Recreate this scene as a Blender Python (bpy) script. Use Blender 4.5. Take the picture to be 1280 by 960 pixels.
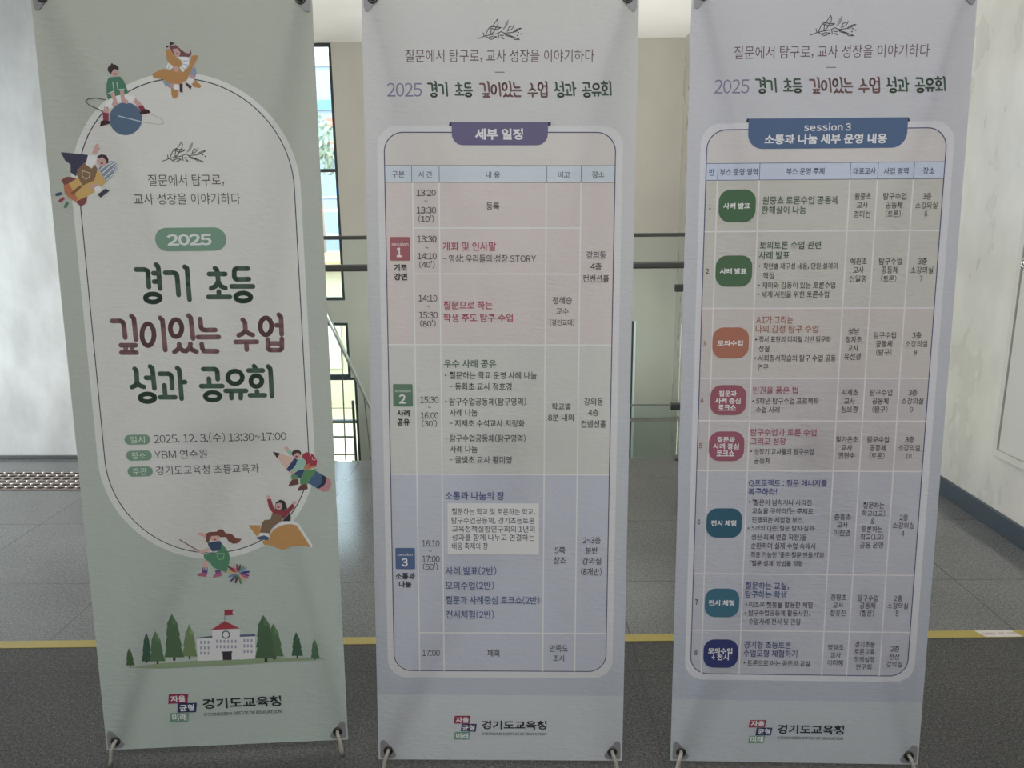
import bpy, bmesh, math, random
from mathutils import Vector, Matrix, Euler
from mathutils.geometry import tessellate_polygon
for o in list(bpy.data.objects): bpy.data.objects.remove(o)
SC = bpy.context.scene
COL = SC.collection
PI = math.pi
# ------------------------------------------------------------------ camera
cam_data = bpy.data.cameras.new('camera'); cam = bpy.data.objects.new('camera', cam_data); COL.objects.link(cam)
cam_data.sensor_fit = 'HORIZONTAL'; cam_data.sensor_width = 36.0; cam_data.lens = 26.719; cam_data.clip_start = 0.05; cam_data.clip_end = 300
cam.matrix_world = Matrix([[0.9997438, 0.0046259, 0.0221581, 0.0], [0.0206469, 0.2148859, -0.9764209, 0.0], [-0.0092782, 0.9766282, 0.2147353, 1.335], [0.0, 0.0, 0.0, 1.0]])
SC.camera = cam
# ------------------------------------------------------------------ view and world
SC.view_settings.view_transform = 'Standard'; SC.view_settings.look = 'None'; SC.view_settings.gamma = 1.0
SC.view_settings.use_curve_mapping = False; SC.view_settings.exposure = 0.0
SC.cycles.use_denoising = True; SC.cycles.max_bounces = 10; SC.cycles.diffuse_bounces = 5; SC.cycles.transparent_max_bounces = 24
SC.cycles.caustics_reflective = False; SC.cycles.caustics_refractive = False; SC.cycles.sample_clamp_indirect = 6.0
world = bpy.data.worlds.new('sky'); SC.world = world; world.use_nodes = True
bgn = world.node_tree.nodes['Background']; bgn.inputs[0].default_value = (0.78, 0.90, 1.0, 1); bgn.inputs[1].default_value = 5.0
def lamp(name, kind, loc, aim, energy, color=(1,1,1), size=None, angle=None):
    d = bpy.data.lights.new(name, kind); d.energy = energy; d.color = color
    if kind == 'AREA': d.shape = 'RECTANGLE'; d.size, d.size_y = size
    if angle is not None: d.angle = angle
    o = bpy.data.objects.new(name, d); COL.objects.link(o); o.location = loc
    o.rotation_euler = (Vector(aim) - Vector(loc)).to_track_quat('-Z', 'Y').to_euler()
    return o
lamp('sun', 'SUN', (0, 0, 30), (6, 20, 6), 1.5, (1.0, 0.95, 0.86), angle=0.01)
lamp('entrance_daylight', 'AREA', (-4.12, 3.42, 0.9), (2.0, 3.45, 0.35), 20, (1.0, 1.0, 0.96), (1.3, 1.9)).data.spread = 1.25
lamp('ceiling_lamp', 'AREA', (0.2, 2.7, 3.50), (0.2, 2.9, 0), 24, (1.0, 0.99, 0.95), (3.0, 0.8))
lamp('rear_fill', 'AREA', (0.1, -0.5, 3.50), (0.0, 0.75, 0.4), 119, (0.98, 0.985, 1.0), (3.2, 1.6))  # added fill from above and behind the camera for the banner fronts
lamp('void_bounce_fill', 'AREA', (-1.3, 6.2, -3.3), (-1.6, 8.1, 3.5), 480, (1.0, 1.0, 0.965), (3.0, 2.6))  # added unseen upward fill, stands for light bounced off the lower floor
# ------------------------------------------------------------------ materials
def new_mat(name):
    m = bpy.data.materials.new(name); m.use_nodes = True
    return m, m.node_tree, m.node_tree.nodes['Principled BSDF']
def node(nt, kind, **kw):
    n = nt.nodes.new(kind)
    for k, v in kw.items(): setattr(n, k, v)
    return n
def mat(name, color, rough=0.6, metal=0.0, spec=0.5):
    m, nt, b = new_mat(name)
    b.inputs['Base Color'].default_value = (*color, 1); b.inputs['Roughness'].default_value = rough
    b.inputs['Metallic'].default_value = metal; b.inputs['Specular IOR Level'].default_value = spec
    return m
def texcoord(nt, scale):
    tc = node(nt, 'ShaderNodeTexCoord'); mp = node(nt, 'ShaderNodeMapping')
    mp.inputs['Scale'].default_value = scale; nt.links.new(tc.outputs['Object'], mp.inputs['Vector'])
    return mp.outputs['Vector']
def noise(nt, vec, scale, detail=3.0, rough=0.55):
    n = node(nt, 'ShaderNodeTexNoise'); n.inputs['Scale'].default_value = scale; n.inputs['Detail'].default_value = detail
    n.inputs['Roughness'].default_value = rough; nt.links.new(vec, n.inputs['Vector']); return n.outputs['Fac']
def ramp(nt, fac, stops):
    r = node(nt, 'ShaderNodeValToRGB'); el = r.color_ramp.elements
    while len(el) < len(stops): el.new(0.5)
    for e, (p, c) in zip(el, stops): e.position = p; e.color = (*c, 1) if len(c) == 3 else c
    nt.links.new(fac, r.inputs['Fac']); return r.outputs['Color']
def bump(nt, h, strength, dist):
    b = node(nt, 'ShaderNodeBump'); b.inputs['Strength'].default_value = strength; b.inputs['Distance'].default_value = dist
    nt.links.new(h, b.inputs['Height']); return b.outputs['Normal']
def math_node(nt, op, a, b=None):
    n = node(nt, 'ShaderNodeMath', operation=op)
    for i, v in enumerate((a, b)):
        if v is None: continue
        if hasattr(v, 'node'): nt.links.new(v, n.inputs[i])
        else: n.inputs[i].default_value = v
    return n.outputs[0]
def plaster(name, c0, c1, rough, bumps=0.25, sc=2.6):
    m, nt, b = new_mat(name)
    v = texcoord(nt, (1, 1, 0.55))
    f = noise(nt, v, sc, 4, 0.58)
    nt.links.new(ramp(nt, f, [(0.25, c0), (0.75, c1)]), b.inputs['Base Color'])
    rr = node(nt, 'ShaderNodeMapRange'); rr.inputs[1].default_value = 0.35; rr.inputs[2].default_value = 0.7
    rr.inputs[3].default_value = rough - 0.05; rr.inputs[4].default_value = rough + 0.08
    nt.links.new(f, rr.inputs[0]); nt.links.new(rr.outputs[0], b.inputs['Roughness'])
    f2 = noise(nt, texcoord(nt, (1, 1, 0.4)), 5.0, 3, 0.5)
    nt.links.new(bump(nt, f2, bumps, 0.03), b.inputs['Normal'])
    return m
def granite(name, dark, mid, light, rough, wav, joint):
    m, nt, b = new_mat(name)
    v = texcoord(nt, (1, 1, 1))
    f1 = noise(nt, v, 330, 2, 0.7); f2 = noise(nt, v, 120, 3, 0.6); f3 = noise(nt, v, 2.2, 3, 0.5)
    f = math_node(nt, 'ADD', math_node(nt, 'MULTIPLY', f1, 0.62), math_node(nt, 'ADD', math_node(nt, 'MULTIPLY', f2, 0.3), math_node(nt, 'MULTIPLY', f3, 0.08)))
    c = ramp(nt, f, [(0.40, dark), (0.50, mid), (0.61, light)])
    # tile joints, the grid turned a little against the room
    tc = node(nt, 'ShaderNodeTexCoord'); mp = node(nt, 'ShaderNodeMapping'); mp.inputs['Rotation'].default_value = (0, 0, -0.012)
    nt.links.new(tc.outputs['Object'], mp.inputs['Vector']); sp = node(nt, 'ShaderNodeSeparateXYZ'); nt.links.new(mp.outputs['Vector'], sp.inputs[0])
    def line(out, off, pitch):
        t = math_node(nt, 'FRACT', math_node(nt, 'DIVIDE', math_node(nt, 'ADD', out, off), pitch))
        return math_node(nt, 'LESS_THAN', t, 0.0045 / pitch)
    j = math_node(nt, 'MAXIMUM', line(sp.outputs[0], 2.17 + 6.3, 0.63), line(sp.outputs[1], -2.87 + 6.0, 0.575))
    mx = node(nt, 'ShaderNodeMix', data_type='RGBA'); nt.links.new(math_node(nt, 'MULTIPLY', j, joint), mx.inputs['Factor'])
    nt.links.new(c, mx.inputs[6]); mx.inputs[7].default_value = (0.03, 0.03, 0.03, 1)
    nt.links.new(mx.outputs[2], b.inputs['Base Color'])
    b.inputs['Roughness'].default_value = rough
    if wav[0] > 0:
        h = math_node(nt, 'ADD', math_node(nt, 'MULTIPLY', noise(nt, v, wav[1], 2), 1.0), math_node(nt, 'MULTIPLY', f1, wav[2]))
        nt.links.new(bump(nt, h, wav[0], 0.002), b.inputs['Normal'])
    return m
def glass(name, tint, refl=1.0):
    m = bpy.data.materials.new(name); m.use_nodes = True; nt = m.node_tree; nt.nodes.remove(nt.nodes['Principled BSDF'])
    tr = node(nt, 'ShaderNodeBsdfTransparent'); tr.inputs[0].default_value = (*tint, 1)
    gl = node(nt, 'ShaderNodeBsdfGlossy'); gl.inputs['Roughness'].default_value = 0.02; gl.inputs[0].default_value = (refl, refl, refl, 1)
    fr = node(nt, 'ShaderNodeFresnel'); fr.inputs[0].default_value = 1.3
    mx = node(nt, 'ShaderNodeMixShader'); nt.links.new(fr.outputs[0], mx.inputs[0]); nt.links.new(tr.outputs[0], mx.inputs[1]); nt.links.new(gl.outputs[0], mx.inputs[2])
    nt.links.new(mx.outputs[0], nt.nodes['Material Output'].inputs[0]); return m
def fabric(name, c_low, c_high=None, z0=0, z1=1.8, trans=0.42):
    # thin banner cloth: light from behind comes through a little
    m = bpy.data.materials.new(name); m.use_nodes = True; nt = m.node_tree; nt.nodes.remove(nt.nodes['Principled BSDF'])
    df = node(nt, 'ShaderNodeBsdfDiffuse'); tl = node(nt, 'ShaderNodeBsdfTranslucent'); mx = node(nt, 'ShaderNodeMixShader'); mx.inputs[0].default_value = trans
    if c_high is None:
        df.inputs[0].default_value = tl.inputs[0].default_value = (*c_low, 1)
    else:
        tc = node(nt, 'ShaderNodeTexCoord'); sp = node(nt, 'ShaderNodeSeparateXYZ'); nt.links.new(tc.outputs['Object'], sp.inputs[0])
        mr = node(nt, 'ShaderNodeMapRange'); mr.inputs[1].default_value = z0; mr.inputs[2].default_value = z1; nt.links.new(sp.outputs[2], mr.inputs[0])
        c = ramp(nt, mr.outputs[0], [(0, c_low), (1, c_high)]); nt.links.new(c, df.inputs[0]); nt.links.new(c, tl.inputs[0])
    h1 = noise(nt, texcoord(nt, (1, 1, 3.4)), 34, 3, 0.6); h2 = noise(nt, texcoord(nt, (2.2, 1, 0.7)), 2.4, 2, 0.5)
    h = math_node(nt, 'ADD', math_node(nt, 'MULTIPLY', h1, 0.30), h2)
    nrm = bump(nt, h, 0.6, 0.022)
    nt.links.new(nrm, df.inputs['Normal']); nt.links.new(nrm, tl.inputs['Normal'])
    nt.links.new(df.outputs[0], mx.inputs[1]); nt.links.new(tl.outputs[0], mx.inputs[2]); nt.links.new(mx.outputs[0], nt.nodes['Material Output'].inputs[0])
    return m
INK = {}
def ink(c):
    k = tuple(round(v, 2) if v > 0.05 else round(v, 3) for v in c)
    if k not in INK: INK[k] = mat('printed_ink', k, 0.75, 0, 0.25)
    return INK[k]
M = dict(
    wall_left=plaster('white_satin_plaster', (0.62, 0.63, 0.61), (0.86, 0.87, 0.855), 0.42, 0.16, 6.0),
    wall_right=plaster('greyish_satin_plaster', (0.42, 0.397, 0.358), (0.59, 0.557, 0.508), 0.30, 0.08, 4.5),
    wall_far=plaster('beige_plaster', (0.51, 0.485, 0.435), (0.56, 0.535, 0.48), 0.6, 0.05),
    ceiling=plaster('ceiling_paint', (0.82, 0.81, 0.78), (0.86, 0.85, 0.82), 0.8, 0.05),
    stone=granite('polished_grey_granite', (0.05, 0.05, 0.05), (0.128, 0.128, 0.126), (0.27, 0.265, 0.26), 0.13, (0.10, 9.0, 0.25), 0.75),
    stone_rough=granite('flamed_dark_granite', (0.015, 0.015, 0.015), (0.055, 0.053, 0.050), (0.15, 0.145, 0.14), 0.75, (0.5, 60, 1.2), 0.55),
    base=mat('dark_navy_skirting', (0.035, 0.045, 0.06), 0.35), thin_base=mat('grey_metal_skirting', (0.16, 0.165, 0.165), 0.4, 0.4),
    steel=mat('brushed_steel', (0.15, 0.15, 0.14), 0.35, 0.85), dark_steel=mat('dark_grey_metal', (0.09, 0.095, 0.095), 0.4, 0.5),
    chrome=mat('chrome', (0.8, 0.8, 0.8), 0.12, 1.0), bright_steel=mat('light_steel', (0.55, 0.55, 0.54), 0.3, 0.9),
    frame=mat('dark_window_frame', (0.045, 0.06, 0.065), 0.45, 0.3), white=mat('white_reveal_paint', (0.82, 0.83, 0.82), 0.6),
    glass=glass('greenish_safety_glass', (0.925, 0.965, 0.955)), pane=glass('clear_window_pane', (0.95, 0.98, 0.99)),
    tape=mat('yellow_vinyl_tape', (0.37, 0.285, 0.062), 0.28), label=mat('white_tape_label', (0.62, 0.58, 0.54), 0.5), label_ink=mat('faded_label_print', (0.30, 0.22, 0.22), 0.6), label_red=mat('faded_red_label_print', (0.42, 0.22, 0.23), 0.6),
    door=mat('painted_grey_steel_door', (0.50, 0.485, 0.45), 0.5), door_frame=mat('painted_light_door_frame', (0.50, 0.48, 0.445), 0.4),
    patch=mat('grey_corner_plastic', (0.30, 0.29, 0.30), 0.4), grommet=mat('tarnished_grommet', (0.10, 0.10, 0.095), 0.35, 0.8), hole_disc=mat('dark_hole_disc', (0.02, 0.02, 0.02), 0.9),
    hook=mat('beige_plastic_hook', (0.46, 0.43, 0.38), 0.45), rod=mat('grey_fibreglass_rod', (0.30, 0.30, 0.30), 0.5), hub=mat('black_plastic_hub', (0.03, 0.03, 0.03), 0.5),
    plate=mat('brown_steel_plate', (0.25, 0.20, 0.175), 0.65, 0.1), plate_dark=mat('dark_brown_dash', (0.03, 0.022, 0.02), 0.9, 0, 0.1), stud=mat('polished_stud', (0.9, 0.9, 0.88), 0.18, 1.0),
)
wr = M['wall_right'].node_tree.nodes['Principled BSDF']; wr.inputs['Coat Weight'].default_value = 0.7; wr.inputs['Coat Roughness'].default_value = 0.30
# ------------------------------------------------------------------ mesh helpers
def obj(name, bm, m, parent=None, smooth=False):
    me = bpy.data.meshes.new(name); bm.normal_update(); bm.to_mesh(me); bm.free()
    for k in (m if isinstance(m, (list, tuple)) else [m]): me.materials.append(k)
    if smooth:
        for p in me.polygons: p.use_smooth = True
    o = bpy.data.objects.new(name, me); COL.objects.link(o)
    if parent is not None: o.parent = parent
    return o
def tag(o, label=None, cat=None, group=None, kind=None):
    if label: o['label'] = label
    if cat: o['category'] = cat
    if group: o['group'] = group
    if kind: o['kind'] = kind
    return o
def thing(name, loc, label, cat, group=None, rotz=0):
    o = bpy.data.objects.new(name, None); COL.objects.link(o); o.location = loc; o.rotation_euler = (0, 0, rotz); o.empty_display_size = 0.1
    return tag(o, label, cat, group)
def box(bm, x0, x1, y0, y1, z0, z1, mi=0, bev=0.0):
    vs = [bm.verts.new(p) for p in ((x0,y0,z0),(x1,y0,z0),(x1,y1,z0),(x0,y1,z0),(x0,y0,z1),(x1,y0,z1),(x1,y1,z1),(x0,y1,z1))]
    fs = [bm.faces.new([vs[i] for i in q]) for q in ((3,2,1,0),(4,5,6,7),(0,1,5,4),(1,2,6,5),(2,3,7,6),(3,0,4,7))]
    for f in fs: f.material_index = mi
    if bev > 0:
        es = list({e for f in fs for e in f.edges})
        r = bmesh.ops.bevel(bm, geom=es, offset=bev, segments=2, affect='EDGES', profile=0.5)
        for f in r['faces']: f.material_index = mi
def boxes(lst, bev=0.0):
    bm = bmesh.new()
    for b in lst: box(bm, *b[:6], b[6] if len(b) > 6 else 0, bev)
    return bm
def prism(bm, pts, y0, y1, mi=0):
    # polygon in XZ extruded along Y
    a = [bm.verts.new((p[0], y0, p[1])) for p in pts]; b = [bm.verts.new((p[0], y1, p[1])) for p in pts]; n = len(pts)
    fs = [bm.faces.new(a), bm.faces.new(b[::-1])] + [bm.faces.new((a[i], b[i], b[(i+1) % n], a[(i+1) % n])) for i in range(n)]
    for f in fs: f.material_index = mi
def prism_z(bm, pts, z0, z1, mi=0):
    a = [bm.verts.new((p[0], p[1], z0)) for p in pts]; b = [bm.verts.new((p[0], p[1], z1)) for p in pts]; n = len(pts)
    fs = [bm.faces.new(a[::-1]), bm.faces.new(b)] + [bm.faces.new((a[i], a[(i+1) % n], b[(i+1) % n], b[i])) for i in range(n)]
    for f in fs: f.material_index = mi
def tube(bm, pts, rad, seg=10, mi=0):
    pts = [Vector(p) for p in pts]; rings = []
    rads = rad if isinstance(rad, (list, tuple)) else [rad] * len(pts)
    for i, p in enumerate(pts):
        d = (pts[min(i+1, len(pts)-1)] - pts[max(i-1, 0)]).normalized()
        q = d.to_track_quat('Z', 'Y')
        rings.append([bm.verts.new(p + q @ Vector((rads[i]*math.cos(2*PI*k/seg), rads[i]*math.sin(2*PI*k/seg), 0))) for k in range(seg)])
    for a, b in zip(rings, rings[1:]):
        for k in range(seg): f = bm.faces.new((a[k], a[(k+1) % seg], b[(k+1) % seg], b[k])); f.material_index = mi
    for r in (rings[0][::-1], rings[-1]): bm.faces.new(r).material_index = mi
def bez(a, b, c, d, n=14):
    a, b, c, d = map(Vector, (a, b, c, d)); out = []
    for i in range(n + 1):
        t = i / n; s = 1 - t; out.append(a*s**3 + b*3*s*s*t + c*3*s*t*t + d*t**3)
    return out
def torus(bm, c, R, r, n=20, k=8, axis='Y', mi=0):
    c = Vector(c); rings = []
    for i in range(n):
        a = 2*PI*i/n; ring = []
        for j in range(k):
            b = 2*PI*j/k; x, z, y = (R + r*math.cos(b))*math.cos(a), (R + r*math.cos(b))*math.sin(a), r*math.sin(b)
            ring.append(bm.verts.new(c + (Vector((x, y, z)) if axis == 'Y' else Vector((y, x, z)))))
        rings.append(ring)
    for i in range(n):
        for j in range(k):
            f = bm.faces.new((rings[i][j], rings[i][(j+1) % k], rings[(i+1) % n][(j+1) % k], rings[(i+1) % n][j])); f.material_index = mi
# ------------------------------------------------------------------ the setting
TILT = 0.0262
def edge_y(x, y0=4.099): return y0 + TILT * x
XR = 2.003; XE = -1.55; ZC = 3.54; YF = 10.4
bm = bmesh.new()
def quad(bm, pts, mi):
    f = bm.faces.new([bm.verts.new(p) for p in pts]); f.material_index = mi
T0 = lambda x: 2.243 + 0.0255 * x
prism_z(bm, [(-4.2, -3.2), (XR + .1, -3.2), (XR + .1, T0(XR + .1)), (-4.2, T0(-4.2))], -0.28, 0, 0)
prism_z(bm, [(-4.2, T0(-4.2)), (XR + .1, T0(XR + .1)), (XR + .1, edge_y(XR + .1)), (XE, edge_y(XE)), (XE, 4.25), (-4.2, 4.25)], -0.28, 0, 1)
tag(obj('floor', bm, [M['stone_rough'], M['stone']]), kind='structure')
tag(obj('wall_back', boxes([(-4.2, XE, 4.131, 4.33, -4, ZC)]), M['wall_left']), 'bright white plaster wall section at the left edge behind the green banner', None, None, 'structure')
tag(obj('baseboard_back', boxes([(-4.2, XE, 4.119, 4.1315, 0, 0.021)], 0.002), M['thin_base']), kind='structure')
tag(obj('wall_right', boxes([(XR, XR + 0.2, -3.2, YF + .25, -4, ZC)]), M['wall_right']), kind='structure')
tag(obj('baseboard_right', boxes([(XR - 0.012, XR + .001, -3.2, 4.13, 0, 0.088)], 0.003), M['base']), kind='structure')
tag(obj('wall_left', boxes([(-4.4, -4.2, -3.2, 2.75, 0, ZC), (-4.4, -4.2, 2.75, 4.33, 2.0, ZC), (-6.6, -6.4, 4.1, YF + .25, -4, ZC), (-6.6, -4.2, 4.131, 4.33, -4, ZC)]), M['wall_left']), kind='structure')
tag(obj('wall_front', boxes([(-4.4, XR + .2, -3.4, -3.2, 0, ZC)]), M['wall_left']), kind='structure')
tag(obj('ceiling', boxes([(-6.6, XR + .2, -3.4, YF + .25, ZC, ZC + .2)]), M['ceiling']), kind='structure')
tag(obj('floor_lower', boxes([(-6.6, XR + .2, 4.0, YF + .25, -4.1, -3.9)]), M['stone']), kind='structure')
tag(obj('wall_under', boxes([(-4.2, XR, 3.9, 4.0, -4, -0.28)]), M['wall_far']), kind='structure')
# far wall of the stair hall, with its window openings
UX, LX, LXB, L0, L1_ = -2.52, -2.50, -2.42, -0.95, 1.402
ZU0, ZU1, ZL0, ZL1 = 0.235, ZC, -3.1, -0.075
bm = boxes([(UX, XR, YF, YF+.22, ZL1, ZU1), (-6.6, UX, YF, YF+.22, ZL1, ZU0), (LX, L0, YF, YF+.22, -.85, ZL1), (LXB, L0, YF, YF+.22, ZL0, -.85), (L1_ + .065, XR, YF, YF+.22, ZL0, ZL1), (-6.6, XR, YF, YF+.22, -4, ZL0)])
tag(obj('wall_far', bm, M['wall_far']), kind='structure')
def window(name, x0, x1, z0, z1, bars, label):
    f = 0.04
    lst = [(x0, x0+f, YF+.02, YF+.09, z0, z1), (x1-f, x1, YF+.02, YF+.09, z0, z1), (x0+f, x1-f, YF+.02, YF+.09, z1-f, z1), (x0+f, x1-f, YF+.02, YF+.09, z0, z0+f)]
    for k, p in bars:
        lst.append((p-f/2, p+f/2, YF+.02, YF+.09, z0+f, z1-f) if k == 'v' else (x0+f, x1-f, YF+.022, YF+.088, p-f/2, p+f/2))
    w = tag(obj(name, boxes(lst), M['frame']), label, kind='structure')
    obj('pane', boxes([(x0+f*.5, x1-f*.5, YF+.05, YF+.06, z0+f*.5, z1-f*.5)]), M['pane'], w)
window('window_1', -6.4, UX, ZU0, ZU1, [('h', 1.96), ('v', -4.4)], 'tall upper stair hall window in a dark frame')
window('window_2', -6.4, LX, -.85, ZL1, [('v', -4.4)], 'lower stair hall window below the floor line')
window('window_4', -6.4, LXB, ZL0, -.85, [('v', -4.4), ('h', -1.5)], 'lowest stair hall window seen through the balustrade glass')
window('window_3', L0, L1_ + .045, ZL0, ZL1, [], 'lower window mostly hidden behind the middle banner')
tag(obj('trim_1', boxes([(L1_+.045, L1_+.075, YF-.01, YF+.1, ZL0, ZL1)]), M['white']), kind='structure')
# service door set high in the right wall
d = tag(obj('door_1', boxes([(XR-.004, XR+.02, 2.06, 3.145, .350, 2.35)], 0.002), M['door']), 'grey service door panel in the right wall at the frame edge', None, None, 'structure')
fr = boxes([(XR-.010, XR+.02, 3.149, 3.176, .318, 2.385), (XR-.010, XR+.02, 2.03, 2.056, .318, 2.385), (XR-.010, XR+.02, 2.056, 3.149, .318, .346), (XR-.010, XR+.02, 2.056, 3.149, 2.354, 2.385)])
obj('door_frame', fr, M['door_frame'], d)
bm = bmesh.new(); torus(bm, (XR-.009, 3.128, 1.135), .016, .005, 22, 8, 'X'); tube(bm, [(XR-.004, 3.128, 1.135), (XR-.016, 3.128, 1.135)], .009, 14)
tag(obj('lock', bm, M['chrome'], d, True), 'round chrome lock')
# stairs going down from the floor edge towards the far landing
n_st = 12; rise = 2.12 / n_st; run = 0.29; ys = 4.72
bm = bmesh.new(); prof = [(4.33, -.28), (4.33, 0), (ys, 0)]
for i in range(n_st):
    prof.append((ys + run*i, -rise*(i+1))); prof.append((ys + run*(i+1), -rise*(i+1)))
prof += [(8.2, -2.12), (8.2, -2.36), (ys + run*(n_st-1), -2.36), (ys, -.28)]
a = [bm.verts.new((-3.3, p[0], p[1])) for p in prof]; b = [bm.verts.new((-1.62, p[0], p[1])) for p in prof]; n = len(prof)
for i in range(n): bm.faces.new((a[i], a[(i+1) % n], b[(i+1) % n], b[i]))
for lp, s in ((prof, 0), (prof, 1)):
    vs = (a, b)[s]
    for t in tessellate_polygon([[Vector((p[0], p[1], 0)) for p in prof]]): bm.faces.new([vs[i] for i in t])
box(bm, -6.4, XR, 8.2, YF, -2.36, -2.12)
bmesh.ops.recalc_face_normals(bm, faces=bm.faces)
tag(obj('staircase', bm, M['stone']), 'grey stone stair flight and half landing beyond the floor edge', 'staircase', None, 'structure')
# glass balustrades: on the floor edge, and the same kind on the lower landing
def balustrade(name, x0, x1, posts, y0, z, tilt, label, group, dh=0.0):
    t = thing(name, ((x0+x1)/2, y0 + tilt*(x0+x1)/2, z), label, 'railing', group, math.atan(tilt))
    L = (x1 - x0) / 2 / math.cos(math.atan(tilt)); c0 = (x0 + x1) / 2
    obj('top_rail', boxes([(-L, L, -.011, .011, 1.226+dh, 1.246+dh)], 0.003), M['steel'], t)
    bm = bmesh.new(); box(bm, -L, L, -.05, -.01, 1.062+dh, 1.098+dh, 0, .008); obj('handrail', bm, M['steel'], t)
    ends = [-L] + [p - c0 for p in posts] + [L]
    for i, (p, q) in enumerate(zip(ends, ends[1:])):
        g0 = p + (.035 if i else .012); g1 = q - (.035 if i < len(ends)-2 else .012)
        obj('glass_panel', boxes([(g0, g1, -.005, .005, .004, 1.226+dh)], .0015), M['glass'], t)
        for zz in (.30, .955):
            for gx, s in ((g0, -1), (g1, 1)):
                if (s == -1 and i == 0) or (s == 1 and i == len(ends)-2): continue
                bm = bmesh.new(); box(bm, min(gx - s*.045, gx + s*.02), max(gx - s*.045, gx + s*.02), -.014, .014, zz-.02, zz+.02, 0, .006)
                obj('clamp', bm, M['dark_steel'], t)
    for p in posts:
        bm = bmesh.new(); box(bm, p-c0-.02, p-c0+.02, -.02, .02, 0, 1.226+dh, 0, .003); box(bm, p-c0-.05, p-c0+.05, -.04, .035, 0, .008); obj('post', bm, M['steel'], t)
    return t
balustrade('glass_balustrade', XE, XR, [-.35, .862], 4.086, 0, TILT, 'clear glass balustrade with two dark rails along the floor edge behind the banners', 'glass balustrades')
balustrade('glass_balustrade', -1.55, XR, [-.55, .75], 8.23, -2.12, 0, 'lower glass balustrade on the half landing, seen through the nearer glass', 'glass balustrades', .16)
h = thing('stair_handrail', (-1.62, 4.8, -rise), 'slanting light steel stair handrail seen through the glass beside the green banner', 'railing')
def on_h(p): return Vector(p) - h.location
A_, B_ = Vector((-1.50, 4.75, 1.315)), Vector((-1.745, 8.18, -.78))
bm = bmesh.new(); tube(bm, [on_h(A_), on_h(B_)], .017, 12); obj('rail', bm, M['bright_steel'], h, True)
bm = bmesh.new(); tube(bm, [on_h(A_ - Vector((0, 0, .027))), on_h(B_ - Vector((0, 0, .027)))], .009, 8); obj('rail_underside', bm, M['dark_steel'], h, True)  # dark tube below paints the unlit underside of the rail
for f in (.18, .50, .84):
    p = A_.lerp(B_, f); k = min(n_st, max(1, math.floor((p.y - ys) / run) + 1)); zb = -rise * k
    q = Vector((p.x, p.y, zb)); bm = bmesh.new(); tube(bm, [on_h((-1.645, p.y, zb)), on_h((-1.645, p.y, zb + .25)), on_h(p - Vector((0, 0, .04)))], .0055, 8); obj('post', bm, M['dark_steel'], h, True)
gr = thing('guard_rail', (-4.2, 10.15, -2.12), 'thin horizontal guard rails across the lowest window, beyond the slanting handrail', 'railing')
for zz, th, mm in ((-1.227, .004, 'dark_steel'), (-1.421, .010, 'dark_steel'), (-1.641, .013, 'bright_steel'), (-1.898, .008, 'dark_steel')):
    obj('bar', boxes([(-2.15, 1.79, -th, th, zz + 2.12 - th, zz + 2.12 + th)], .002), M[mm], gr)
for px in (-2.1, -.5, 1.77): obj('post', boxes([(px - .016, px + .016, -.016, .016, 0, 1.0)], .002), M['dark_steel'], gr)
# ------------------------------------------------------------------ outdoors, seen through the windows
tag(obj('ground_outside', boxes([(-60, 60, YF + .3, 90, -4.3, -4.1)]), mat('pale_paving', (0.48, 0.42, 0.27), 0.9)), kind='structure')
def facade_mat(name, c): return mat(name, c, 0.7)
b = thing('office_building', (-12, 34, -4.1), 'pale blue office building outside, seen through the tall upper window', 'building')
obj('wall', boxes([(-8, 9.5, 0, 9, 0, 11.7)]), facade_mat('pale_blue_cladding', (0.30, 0.36, 0.45)), b)
obj('parapet', boxes([(-8.1, 9.6, -.1, 9.1, 11.7, 12.2)]), facade_mat('white_parapet', (0.5, 0.51, 0.53)), b)
for i, z in enumerate((1.0, 2.9, 4.7, 6.3)):
    for x in (-6.5, -3.6, -0.7, 2.2, 5.1, 7.9):
        w = obj('window', boxes([(x, x+1.6, -.05, .05, z, z+1.15)]), facade_mat('white_sash', (0.5, 0.52, 0.55)), b)
        obj('pane', boxes([(x+.12, x+1.48, -.07, -.045, z+.12, z+1.03)]), mat('blue_glazing', (0.25, 0.42, 0.62), 0.15), w)
obj('sign_band', boxes([(-8, 9.5, -.12, .05, 9.95, 10.35)]), facade_mat('teal_band', (0.14, 0.33, 0.40)), b)
bm = bmesh.new(); prism(bm, [(3.5, 9.6), (4.0, 9.6), (5.2, 7.9), (4.9, 7.7), (3.3, 8.0)], -.35, -.12); obj('awning', bm, facade_mat('orange_canvas', (0.55, 0.20, 0.13)), b)
b = thing('brick_building', (-7, 22, -4.1), 'low sand coloured building outside, seen through the lower window', 'building')
obj('wall', boxes([(-6, 9, 0, 6, 0, 4.0)]), facade_mat('sand_render', (0.50, 0.44, 0.31)), b)
obj('roof', boxes([(-6.2, 9.2, -.3, 6.2, 4.0, 4.22)]), facade_mat('orange_roof_edge', (0.52, 0.32, 0.16)), b)
for x in (-4, -1.6, .4, 2.4, 4.6, 6.8):
    w = obj('window', boxes([(x, x+1.1, -.06, .05, 1.1, 2.6)]), facade_mat('cream_sash', (0.52, 0.48, 0.40)), b)
    obj('pane', boxes([(x+.1, x+1.0, -.08, -.055, 1.2, 2.5)]), mat('warm_glazing', (0.55, 0.52, 0.46), 0.2), w)
random.seed(4)
tr = thing('street_tree', (-7.9, 29.5, -4.1), 'small leafy tree outside in front of the pale blue building', 'tree')
bm = bmesh.new(); tube(bm, [(0, 0, 0), (.05, 0, 4.0), (0, .1, 8.2)], [.14, .11, .05]); obj('trunk', bm, mat('bark', (0.30, 0.22, 0.16), 0.9), tr)
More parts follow.
